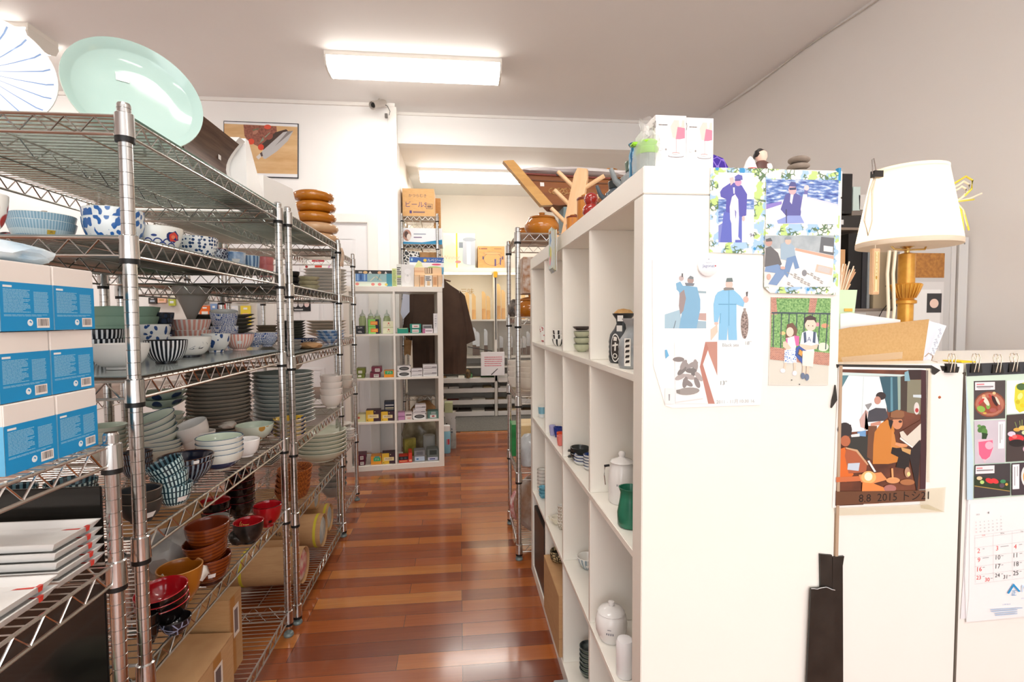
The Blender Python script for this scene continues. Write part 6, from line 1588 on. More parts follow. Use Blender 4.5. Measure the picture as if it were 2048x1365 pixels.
o = lathe_thing('red_brown_jar', 'glossy red-brown lidded jar between the barrel cups', 'jar', [(0, 0), (.018, 0), (.028, .015), (.030, .032), (.022, .045), (.024, .052), (.010, .060), (.006, .066), (0, .068)], RB, (.385, 1.68, TZ))
o = lathe_thing('red_brown_jar', 'glossy red gourd-shaped jar beside the tall barrel cup', 'jar', [(0, 0), (.014, 0), (.024, .014), (.022, .03), (.014, .038), (.02, .05), (.016, .064), (.008, .07), (0, .07)], mottle('#8c1a14', '#a82c20', 9, .15, coat=.5), (.368, 1.405, TZ))
GP = mottle('#3a444c', '#5c6870', 12, .25, coat=.2)
def teapot(label, x, y, s, rz, mat, lidm):
    o = thing('teapot', label, 'teapot', (x, y, TZ), rz)
    mb = MB(); mb.lathe([(0, 0), (.03 * s, 0), (.033 * s, .003), (.05 * s, .03 * s), (.048 * s, .055 * s), (.032 * s, .07 * s), (.030 * s, .076 * s), (0, .074 * s)], mat, 32); mb.build('pot_body', o)
    mb = MB(); mb.lathe([(.034 * s, .074 * s), (.038 * s, .10 * s), (.036 * s, .104 * s), (.01 * s, .106 * s), (.008 * s, .115 * s), (0, .117 * s)], lidm, 28); mb.build('lid', o)
    mb = MB(); mb.tube([(.045 * s, 0, .03 * s), (.07 * s, 0, .055 * s), (.085 * s, 0, .095 * s)], .010 * s, mat, 12, rf=lambda t: 1.2 - .5 * t); mb.build('spout', o)
    return o
teapot('blue-grey glazed teapot with a long spout on the cube shelf', .395, 1.255, .60, PI * .85, GP, M('#2c3030', .3))
o = teapot('grey teapot with a dark green lid on the cube shelf', .40, 1.13, .70, PI * .8, mottle('#7d8486', '#9aa0a2', 10, .3), mottle('#4a5f54', '#6a8070', 10, .3))
mb = MB(); mb.box(-.012, -.0008, 0, .012, 0, .022, STICKER); mb.build('price_sticker', bpy.data.objects['teapot'], loc=(-.0, -.031, .012))
BLV = stripes('#2f6a92', '#6fb0d0', 8, 0, .12)
for i, (x, y, s) in enumerate(((.372, 1.045, 1.0), (.392, 1.005, .95))):
    o = lathe_thing('blue_vase', 'streaked blue glazed vase, %s beside the green-lidded jug' % ['nearer one', 'further one'][1 - i], 'vase', [(0, 0), (.014, 0), (.017, .004), (.018, .06), (.014, .075), (.019, .083), (.016, .083), (.011, .07), (0, .02)], BLV, (x, y, TZ), scale=s)
crumple('dried_seed_heads', 'brown dried seed heads behind the grey teapots', 'dried plant', (.47, 1.30, TZ), .04, .05, .045, mottle('#2e1c14', '#d08a48', 70, .6), 66)
# lime lidded jug in clear bag
o = thing('measuring_jug', 'clear jug with a lime green lid inside a plastic bag', 'jug', (.362, .962, TZ))
mb = MB(); mb.lathe([(0, 0), (.017, 0), (.019, .003), (.021, .045), (.0195, .045), (.0175, .005), (0, .004)], sheet_glass('#e8efec', .25, .05), 24); mb.build('jug_body', o)
mb = MB(); mb.lathe([(.0215, .034), (.0225, .036), (.0225, .046), (.0205, .047), (.022, .056), (.018, .060), (0, .061)], M('#94d41c', .35), 24); mb.box(-.032, -.008, .05, -.012, .008, .057, M('#94d41c', .35), bev=.002); mb.build('lid', o)
mb = MB(); rn = random.Random(4); n = 18; prof = [(.026, 0), (.027, .02), (.026, .05), (.021, .066), (.010, .078), (.014, .090), (.018, .100)]
for r0, z in prof:
    for k in range(n): a = 2 * PI * k / n; r = r0 * (1 + rn.uniform(-.14, .14)); mb.v.append((r * math.cos(a), r * math.sin(a), z + rn.uniform(-.003, .003) * (z > 0)))
i_ = mb.mi(sheet_glass('#f4f4f2', .16, .1))
for j in range(len(prof) - 1):
    for k in range(n): mb.f.append([j * n + k, j * n + (k + 1) % n, (j + 1) * n + (k + 1) % n, (j + 1) * n + k]); mb.m.append(i_)
mb.build('plastic_bag', o, smooth=20)


# glass boxes
def glassbox(label, x0, x1, y, h, group=None, side=False):
    w = x1 - x0
    PKF = [('r', 0, 0, 1, 1, '#fbf6f3'), ('p', [(.48, .80), (.60, .92), (.95, .92), (.95, .62), (.70, .58), (.56, .60)], '#f7d2c6'), ('p', [(.66, .58), (.72, .80), (.96, .78), (.96, .60), (.80, .58)], '#f2879c'), ('p', [(.76, .92), (.86, .92), (.84, .82), (.78, .80)], '#fdf6f0'), ('p', [(.665, .58), (.685, .58), (.690, .32), (.672, .32)], '#eeb0b0'), ('e', .67, .275, .26, .028, '#8d8286'), ('e', .67, .28, .235, .018, '#f9f2ee'), ('e', .67, .325, .13, .018, '#c77a70'), ('e', .67, .318, .12, .014, '#fbf6f3')] + \
          textlines(.1, .5, .82, .86, 1, '#6a625e', 2, .4) + textlines(.1, .45, .55, .60, 2, '#e2dcd8', 3, .4) + textlines(.06, .62, .02, .12, 4, '#e4dfdc', 4, .35) + [('e', .16, .39, .07, .028, '#a9a29e'), ('e', .16, .39, .06, .023, '#fbf6f3'), ('e', .34, .39, .03, .02, '#9a9490')]
    LS = [('r', 0, 0, 1, 1, '#faf3ef'), ('p', [(0, .38), (.05, .02), (.95, .10), (.98, .34), (.5, .26)], '#968a8c'), ('r', .04, .0, .36, .14, '#e8a0a4'), ('p', [(.1, .38), (.15, .62), (.5, .70), (.88, .66), (.85, .50), (.55, .38)], '#ec6e84'), ('e', .75, .66, .17, .06, '#c9b8b0'), ('e', .7, .66, .1, .04, '#e9dcd6'), ('p', [(0, .50), (.1, .55), (.08, .66), (0, .66)], '#c2b44a'), ('r', .0, .34, 1, .37, '#efe2c6')] + textlines(.1, .9, .70, .74, 1, '#7a7470', 5, .5) + [('t', 'Party30', .62, .82, .020, '#8d8783')]
    return carton('glass_box', label, 'box', ((x0 + x1) / 2, y, TZ), (w, .065, h), 0, M('#fbf7f4', .45), PKF, left=LS, group=group)


glassbox('white gift box with a pink stemmed glass picture and shaded side', .371, .431, .945, .104)
glassbox('second white gift box with a pink stemmed glass picture', .4325, .486, .947, .102)
mb = MB(); mb.prism([(-.045, 0), (.028, 0), (.0, .045), (-.03, .055), (-.045, .055)], (.535, 1.0, TZ), (1, 0, 0), (0, 0, 1), -.05, cells('#3a1c8e', '#8a6cc8', 70, .03)); tag(mb.build('patterned_pouch', smooth=None), 'purple pouch with gold and white pattern behind the gift boxes', 'pouch')
mb = MB(); mb.prism([(0, 0), (.06, 0), (0, .022)], (.548, 1.03, TZ), (1, 0, 0), (0, 0, 1), -.02, M('#ecd8cc', .5)); tag(mb.build('folded_napkin', smooth=None), 'folded pale pink napkin beside the purple pouch', 'napkin')
# doll
dl = thing('figurine', 'small seated doll figurine in brown robe with black hair', 'figurine', (.592, .96, TZ)); dl.scale = (1.15, 1.15, 1.2)
mb = MB(); mb.lathe([(0, 0), (.014, 0), (.017, .006), (.013, .018), (.006, .024), (0, .026)], M('#5a3a34', .5), 20); mb.build('robe', dl)
mb = MB(); mb.lathe([(0, .020), (.006, .022), (.0095, .030), (.0085, .037), (.004, .041), (0, .0415)], M('#f4cdb8', .4), 20); mb.build('face', dl)
mb = MB(); mb.lathe([(.0098, .030), (.0104, .034), (.008, .041), (.003, .0445), (0, .045)], M('#1a1414', .4), 20, T=Matrix.Translation((-.0015, .003, 0))); mb.build('hair', dl)
mb = MB(); mb.lathe([(0, 0), (.005, .002), (.006, .008), (.004, .013), (0, .014)], M('#fbeee6', .4), 12, T=Matrix.Translation((.006, -.012, .003))); mb.build('hands', dl)
o = lathe_thing('daruma_toy', 'white cone toy with a red band next to the doll', 'toy', [(0, 0), (.0135, 0), (.0140, .004), (.0125, .004, M('#d8281c', .4)), (.0128, .011, M('#f6f3ee', .4)), (.008, .026), (.003, .034), (0, .036)], M('#f6f3ee', .4), (.566, .955, TZ), 20)
ST = mottle('#77695c', '#94867a', 25, .85)
for i in range(3):
    mb = MB(); b = bmesh.new(); bmesh.ops.create_icosphere(b, subdivisions=3, radius=1)
    vs = [(v.co.x * (.024, .0215, .021)[i], v.co.y * .02, max(-.8, min(.85, v.co.z)) * .0075) for v in b.verts]; fs = [[v.index for v in f.verts] for f in b.faces]; b.free(); mb.add(vs, fs, ST)
    o = mb.build('pebble', loc=(.674 + (.004, -.001, .0)[i], .965, TZ + .008 + .0128 * i), rot=(0, (.03, -.05, .04)[i], .3 * i), smooth=60); tag(o, 'grey-brown flat pebble, %s of the three balanced stones' % ['bottom', 'middle', 'topmost'][i], 'stone', 'balanced stones')

# ---------------------------------------------------------------- photographs taped to the end panel
PY = .9115
f5 = zc((1400, 260), 4.0133); f66 = zc((1300, 480), 4.015); f8 = zc((1640, 700), 4.015)
WASHI = NT('washi', .6)
off = WASHI.mapping((1, 1, 1)); WASHI.t.nodes[-1].inputs['Location'].default_value = (3, 1, 7)
c0 = WASHI.mix(WASHI.ramp(WASHI.noise(34, 2), [(.53, '#000000'), (.55, '#ffffff')]), '#f7f6ea', '#a9cbec')
c0 = WASHI.mix(WASHI.ramp(WASHI.noise(38, 3, off), [(.55, '#000000'), (.57, '#ffffff')]), c0, '#c2dc86')
fl = WASHI.math('MULTIPLY', WASHI.ramp(WASHI.voro(120, 'DISTANCE_TO_EDGE', .9), [(.07, '#ffffff'), (.11, '#000000')]), WASHI.ramp(WASHI.noise(30, 1, off), [(.50, '#ffffff'), (.53, '#000000')]))
fl = WASHI.math('MULTIPLY', fl, WASHI.ramp(WASHI.noise(26, 1), [(.46, '#000000'), (.50, '#ffffff')]))
c0 = WASHI.mix(fl, c0, '#5f7c58')
c0 = WASHI.mix(WASHI.ramp(WASHI.voro(30, 'F1', 1, off), [(.16, '#ffffff'), (.18, '#000000')]), c0, '#3f97cc')
WASHI = WASHI.out(c0)
SEA = NT('sea', .5); SEA = SEA.out(SEA.ramp(SEA.noise(1, 4, SEA.mapping((60, 1, 220))), [(.35, '#3c4f9c'), (.5, '#6f8fc8'), (.66, '#e2ecf6')]))
PHW = M('#f6f4fa', .5); JB = '#3d3a9e'; JB2 = '#4d52a6'; SKN = '#e8b6b0'
S5 = [  # man with a big fish
    ('p', [(142, 345), (430, 350), (425, 905), (142, 905)], PHW), ('p', [(142, 560), (240, 560), (240, 700), (142, 760)], SEA), ('p', [(360, 560), (428, 560), (428, 640), (360, 640)], SEA),
    ('p', [(142, 770), (200, 735), (220, 905), (142, 905)], '#6a74c0'), ('p', [(330, 800), (428, 640), (425, 905), (330, 905)], '#e6e4f6'), ('p', [(185, 660), (330, 670), (330, 905), (155, 905)], '#4450b4'),
    ('p', [(245, 730), (290, 730), (275, 905), (250, 905)], '#e8e6f4'), ('p', [(175, 470), (250, 420), (330, 450), (372, 520), (365, 690), (330, 700), (200, 660), (205, 560), (160, 540), (155, 500)], JB),
    ('p', [(230, 390), (262, 380), (270, 420), (240, 450)], SKN), ('e', 300, 425, 27, 30, '#c98ab0'), ('p', [(272, 378), (300, 360), (332, 370), (336, 405), (276, 408)], '#4646a0'), ('p', [(272, 400), (320, 398), (318, 412), (274, 414)], '#34347e'),
    ('p', [(250, 540), (275, 520), (300, 560), (306, 700), (300, 860), (318, 885), (270, 885), (275, 850), (235, 720), (232, 620)], '#f2ecf8'), ('p', [(272, 640), (285, 660), (282, 720), (275, 690)], '#6a68b0'), ('p', [(258, 465), (272, 465), (272, 515), (262, 515)], '#e4e2f8'), ('e', 342, 715, 12, 22, SKN), ('t', '94', 412, 850, .010, LET)]
cardA = flat('photo_card', 'photograph of a man in navy jacket lifting a long fish, on patterned paper', 'photograph', PY, f5, [(80, 305), (525, 312), (522, 1000), (72, 985)], WASHI, S5, proud=.0012, overexpose=.18)
S7 = [('p', [(525, 400), (1108, 405), (1102, 760), (522, 755)], PHW), ('p', [(525, 400), (1108, 405), (1100, 610), (860, 545), (640, 575), (525, 610)], SEA), ('p', [(525, 600), (650, 575), (650, 600), (525, 640)], '#7a6ac0'), ('p', [(860, 540), (1100, 600), (1095, 615), (860, 555)], '#d8d4f2'),
      ('p', [(860, 640), (990, 670), (985, 690), (858, 660)], '#dedaea'), ('p', [(680, 520), (740, 500), (800, 530), (812, 600), (800, 690), (690, 700), (640, 640)], '#43438e'), ('p', [(720, 520), (745, 520), (730, 600), (715, 580)], '#e6dff0'), ('p', [(795, 545), (825, 530), (835, 460), (860, 460), (855, 560), (815, 610)], '#52529c'),
      ('e', 735, 485, 32, 38, '#d8a4a8'), ('p', [(700, 455), (725, 418), (760, 425), (768, 460)], '#383a7a'), ('p', [(708, 468), (766, 464), (762, 484), (712, 486)], '#26264e'), ('p', [(820, 520), (850, 520), (870, 620), (850, 740), (815, 740), (800, 640)], '#f4f0fa'), ('p', [(610, 730), (700, 690), (800, 690), (830, 750), (620, 755)], '#7f92d4'), ('p', [(680, 640), (690, 640), (690, 750), (683, 750)], '#2c2c5a'), ('e', 848, 468, 20, 22, '#f0c8c8')]
cardB = flat('photo_card', 'photograph of a man in sunglasses holding a fish on a boat at sea', 'photograph', PY - .0015, f5, [(525, 312), (1125, 345), (1108, 860), (520, 850)], WASHI, S7, proud=.0012, t=.001, overexpose=.18)
WAT = mottle('#9fa9ae', '#b9c2c4', 40, .5)
S8 = [('p', [(515, 850), (1070, 850), (1060, 1262), (508, 1262)], M('#ece6e0', .5)), ('p', [(515, 850), (1070, 850), (1065, 1010), (760, 950), (515, 960)], WAT), ('p', [(760, 950), (1068, 1015), (1065, 1040), (755, 970)], '#d89a7c'), ('p', [(755, 970), (1065, 1040), (1058, 1170), (1000, 1262), (640, 1262)], '#f4efe8'),
      ('p', [(965, 860), (1070, 870), (1065, 1010), (950, 985)], '#4a4e52'), ('p', [(985, 930), (1060, 940), (1058, 985), (985, 975)], '#e8e6e2'), ('p', [(930, 1080), (1060, 1110), (1050, 1170), (915, 1140)], '#d8b49c'), ('p', [(945, 1090), (1040, 1115), (1030, 1155), (935, 1130)], '#c4bcb6'),
      ('p', [(520, 950), (560, 935), (620, 990), (650, 1080), (600, 1130), (512, 1100)], '#4c4a4c'), ('e', 545, 905, 28, 32, '#b98878'), ('p', [(520, 880), (560, 868), (575, 895), (525, 900)], '#3a3c40'), ('p', [(520, 1100), (620, 1080), (690, 1140), (610, 1250), (540, 1240), (600, 1150), (512, 1140)], '#6486b4'),
      ('p', [(640, 920), (700, 890), (750, 940), (760, 1010), (700, 1050), (640, 1040)], '#8ea9bc'), ('e', 700, 895, 24, 28, '#dcae98'), ('p', [(672, 870), (700, 850), (726, 868), (724, 882), (674, 884)], '#7d8890'), ('p', [(690, 1030), (760, 1010), (790, 1110), (755, 1120), (740, 1060), (695, 1190), (665, 1150)], '#5a7fae'),
      ('e', 830, 1150, 20, 26, '#75767a')] + [('e', 700 + (i * 53) % 290, 1150 + (i * 37) % 105, 14, 4, '#8c8a84', .5) for i in range(26)] + [('e', 545, 1180, 16, 24, '#d8a08c'), ('e', 655, 1110, 20, 12, '#d8a08c')]
cardC = flat('photo_card', 'photograph of two seated men on a boat deck covered with small fish', 'photograph', PY - .0028, f5, [(520, 848), (1112, 850), (1098, 1325), (560, 1310), (508, 1262)], WASHI, S8, proud=.0012, t=.001, overexpose=.2)
mb = MB(); a = at(1676, 350, Y=PY); mb.box(a.x - .002, PY - .004, a.z - .012, a.x + .003, PY + .004, a.z + .012, M('#2f8fc0', .4)); tag(mb.build('blue_clip', smooth=None), 'small blue clip at the corner of the patterned paper', 'clip')
mb = MB(); a = at(1678, 365, Y=PY); b_ = at(1690, 560, Y=PY); n = 12; pts = []
for i in range(n + 1):
    t = i / n; z = a.z + (b_.z - a.z) * t; pts += [(a.x - .004, PY - .0005, z), (a.x + .004 + .010 * math.sin(t * PI), PY + .012, z)]
mb.add(pts, [(2 * i, 2 * i + 1, 2 * i + 3, 2 * i + 2) for i in range(n)], M('#efe4da', .6)); o = mb.build('curled_paper'); s = o.modifiers.new('s', 'SOLIDIFY'); s.thickness = .0008; tag(o, 'curled cream paper edge behind the patterned paper', 'paper')
# lower white card with three prints
BLJ = '#5f9fcc'; BLJ2 = '#6db3dc'
S6 = [('p', [(115, 290), (448, 275), (448, 712), (115, 715)], M('#f4f4f4', .5)), ('p', [(115, 420), (448, 410), (448, 560), (115, 560)], '#e3e9ea'), ('p', [(380, 410), (448, 415), (448, 430), (380, 428)], '#7f9aa4'), ('p', [(115, 600), (240, 560), (250, 712), (115, 712)], '#8fb3c4'), ('p', [(370, 590), (448, 590), (448, 650), (370, 640)], '#b08a80'), ('p', [(370, 650), (448, 655), (448, 712), (370, 712)], '#8aa9b8'),
      ('p', [(205, 350), (240, 335), (262, 370), (300, 370), (375, 380), (400, 480), (400, 560), (370, 712), (230, 712), (250, 600), (230, 420), (210, 400)], '#5f9ac0'), ('p', [(235, 430), (270, 400), (285, 470), (265, 570), (240, 600), (228, 530)], '#84706e'), ('e', 322, 325, 26, 30, '#94766e'), ('p', [(298, 312), (320, 288), (346, 300), (346, 318)], '#5a6468'), ('p', [(275, 345), (355, 350), (345, 372), (285, 370)], '#56606a'), ('e', 248, 310, 20, 22, '#b09a96'), ('p', [(250, 270), (262, 270), (262, 300), (250, 300)], '#3c3c3c'), ('p', [(200, 650), (206, 650), (190, 712), (184, 712)], '#4a5a64'),
      ('p', [(485, 810), (482, 720), (535, 680), (540, 740)], '#d8bca4'),
      ('p', [(540, 420), (590, 400), (665, 400), (720, 450), (755, 500), (745, 540), (690, 520), (690, 680), (695, 805), (625, 805), (620, 700), (612, 805), (545, 805), (555, 600), (540, 670), (510, 660), (505, 520), (520, 450)], BLJ2), ('p', [(545, 515), (690, 515), (690, 522), (545, 522)], '#3f86b4'), ('p', [(625, 400), (632, 400), (632, 690), (625, 690)], '#4c94c0'), ('p', [(560, 590), (566, 590), (560, 670), (554, 670)], '#4c94c0'), ('e', 632, 360, 28, 34, '#e8b4a4'), ('p', [(605, 340), (612, 308), (655, 306), (662, 338)], '#4a5a58'), ('p', [(585, 390), (600, 382), (665, 385), (672, 402), (590, 408)], '#6a645e'), ('e', 765, 480, 22, 26, '#e0a294'), ('p', [(765, 420), (782, 415), (778, 455), (768, 455)], '#3a3030'), ('e', 528, 672, 16, 12, '#e8b0a0'),
      ('e', 755, 680, 30, 115, mottle('#5a4a44', '#b9a69c', 300, .5)), ('p', [(745, 550), (765, 550), (762, 600), (750, 600)], '#8a7a70'),
      ('p', [(192, 820), (535, 815), (535, 1315), (200, 1315)], M('#f0efec', .5)), ('p', [(440, 820), (535, 818), (535, 1090), (470, 920)], '#b0705c'), ('p', [(440, 818), (465, 870), (420, 1000), (515, 1315), (462, 1315), (395, 1020)], '#a8604c'), ('p', [(200, 1300), (420, 1270), (420, 1280), (200, 1310)], '#d2d0cc')] + \
     [('e', 225 + (i * 61) % 170, 960 + (i * 47) % 190, 46, 20, ['#6c625e', '#857a76', '#5a5450', '#9a8e88'][i % 4], (i * .9) % 3) for i in range(14)] + [('e', 300, 1215, 92, 30, '#857c74', -.08), ('p', [(205, 1205), (235, 1200), (235, 1235), (208, 1230)], '#6c645c'),
      ('p', [(115, 885), (130, 880), (148, 930), (120, 955)], '#4a9ccc'), ('p', [(115, 1190), (190, 1190), (190, 1315), (115, 1320)], '#e4e4e0'), ('p', [(142, 1238), (156, 1238), (154, 1290), (144, 1290)], '#8a8a8a'),
      ('t', 'Black sea', 640, 845, .009, '#8c9494'), ('t', '18"', 780, 830, .010, '#8c9494'), ('t', '13"', 582, 1150, .011, '#5c6464'), ('t', '2011 - 11月', 615, 1300, .009, '#a0a6a6'), ('t', '10:30 16', 770, 1295, .009, '#a0a6a6')]
flat('photo_card', 'white card with three washed-out fishing photographs and handwriting', 'photograph', PY, f66, [(18, 470), (18, 160), (905, 130), (905, 1000), (880, 1325), (180, 1350), (120, 1330), (25, 1010)], M('#fafaf7', .5), S6, proud=.0006, t=.0009, overexpose=.22)
mg = lathe_thing('round_magnet', 'round white lid magnet with small blue lettering', 'magnet', [(0, 0), (.018, 0), (.019, .001), (.019, .005), (.0175, .0062), (0, .0062)], M('#f4f4f2', .4), (0, 0, 0), 36)
a = at(1413, 533, Y=PY); mg.location = (a.x, PY - .0018, a.z); mg.rotation_euler = (PI / 2, 0, 0)
mb = MB(); mb.deco((-.018, -.018, .0062), (.036, 0, 0), (0, .036, 0), [('t', 'Jagonat', .5, .5, .0078, '#6a78a8'), ('t', 'bakery', .5, .67, .004, '#9aa2b8'), ('e', .86, .5, .04, .04, '#c04a5a'), ('e', .5, .84, .05, .04, '#b9bcc4')]); mb.build('lettering', mg)
FOL = mottle('#3f7a3c', '#a6cf86', 260, .5, lo=.3, hi=.7); BRK = NT('brick', .5); b3 = BRK.n('TexBrick'); BRK.L.new(BRK.mapping((1, 1, 1), (PI / 2, 0, 0)), b3.inputs['Vector']); b3.inputs['Scale'].default_value = 120; b3.inputs['Color1'].default_value = lin('#c4856c'); b3.inputs['Color2'].default_value = lin('#a86a58'); b3.inputs['Mortar'].default_value = lin('#dcc4b4'); BRK = BRK.out(b3.outputs['Color'])
S9 = [('p', [(968, 462), (1448, 470), (1425, 1165), (952, 1165)], M('#d9d6c8', .5)), ('p', [(968, 462), (1448, 470), (1438, 900), (960, 880)], BRK), ('p', [(1010, 470), (1280, 470), (1260, 640), (1180, 640), (1020, 620)], FOL), ('p', [(1340, 470), (1448, 470), (1442, 620), (1310, 640)], FOL), ('p', [(972, 600), (1442, 600), (1436, 920), (964, 870)], FOL),
      ('e', 1400, 690, 30, 18, '#e6906a'), ('e', 1060, 750, 22, 14, '#e8c07a'), ('e', 1340, 680, 22, 16, '#e88a9a'), ('e', 1385, 860, 45, 35, '#dfeccc')] + [('p', [(985 + 62 * i, 590), (993 + 62 * i, 590), (988 + 60 * i, 880), (980 + 60 * i, 880)], '#34424a') for i in range(8)] + [('p', [(972, 580), (1444, 588), (1444, 600), (972, 592)], '#34424a'),
      ('p', [(962, 860), (1436, 910), (1432, 1010), (958, 960)], BRK),
      ('p', [(1080, 790), (1095, 680), (1140, 665), (1178, 720), (1170, 780), (1120, 800)], '#6a4636'), ('e', 1118, 740, 30, 38, '#f4d0b8'), ('p', [(1085, 790), (1160, 770), (1180, 800), (1160, 890), (1085, 890)], '#f4ece8'), ('p', [(1150, 768), (1192, 775), (1190, 850), (1165, 850)], '#e85c9a'), ('p', [(1085, 800), (1098, 785), (1100, 880), (1085, 880)], '#e85c9a'), ('p', [(1062, 820), (1085, 815), (1130, 870), (1100, 885), (1062, 860)], '#f2c8ae'),
      ('p', [(1075, 885), (1165, 885), (1172, 990), (1070, 990)], cells('#3a78c8', '#eef2f6', 260, .2)), ('p', [(1075, 985), (1092, 985), (1080, 1050), (1062, 1050)], '#f0c8b0'), ('p', [(1145, 985), (1165, 985), (1165, 1055), (1150, 1055)], '#f0c8b0'), ('e', 1060, 1050, 20, 18, '#f2e6ee'), ('e', 1155, 1070, 18, 20, '#f0e4ee'),
      ('p', [(1215, 745), (1270, 725), (1330, 745), (1348, 840), (1310, 870), (1312, 900), (1218, 890), (1195, 850)], '#e9eef6'), ('e', 1282, 680, 46, 52, '#f6cfb8'), ('p', [(1235, 680), (1238, 625), (1280, 605), (1325, 625), (1330, 675), (1310, 645), (1255, 645)], '#3c2a28'), ('e', 1266, 690, 5, 4, '#4a3430'), ('e', 1300, 692, 5, 4, '#4a3430'), ('p', [(1225, 745), (1245, 738), (1250, 820), (1230, 830)], '#3a4a66'), ('p', [(1305, 735), (1325, 742), (1320, 830), (1298, 825)], '#3a4a66'), ('p', [(1195, 835), (1290, 850), (1345, 835), (1330, 875), (1240, 885), (1200, 865)], '#f4c8ae'), ('t', 'A', 1270, 800, .013, '#5a6a8a'),
      ('p', [(1165, 870), (1190, 850), (1262, 900), (1255, 970), (1215, 995), (1160, 930)], '#2c4a9c'), ('p', [(1190, 870), (1235, 905), (1225, 960), (1175, 920)], '#3a3a44'), ('p', [(1195, 880), (1220, 900), (1210, 935), (1185, 915)], '#e8963c'),
      ('p', [(1218, 890), (1312, 895), (1300, 1020), (1215, 1010)], '#efe6da'), ('p', [(1218, 1010), (1240, 1010), (1236, 1085), (1215, 1085)], '#f0c8b0'), ('p', [(1250, 1015), (1272, 1015), (1265, 1100), (1245, 1100)], '#f0c8b0'), ('e', 1220, 1092, 17, 26, '#5a6a84'), ('e', 1253, 1102, 17, 28, '#5a6a84'), ('e', 1130, 1125, 5, 5, '#3a3a3a'), ('e', 1193, 1160, 5, 5, '#3a3a3a')]
flat('photo_print', 'photograph of a small girl and boy standing before a leafy fence', 'photograph', PY, f66, [(968, 458), (1448, 470), (1425, 1168), (948, 1168)], M('#eceae2', .5), S9, proud=.0006, t=.0008, overexpose=.12)
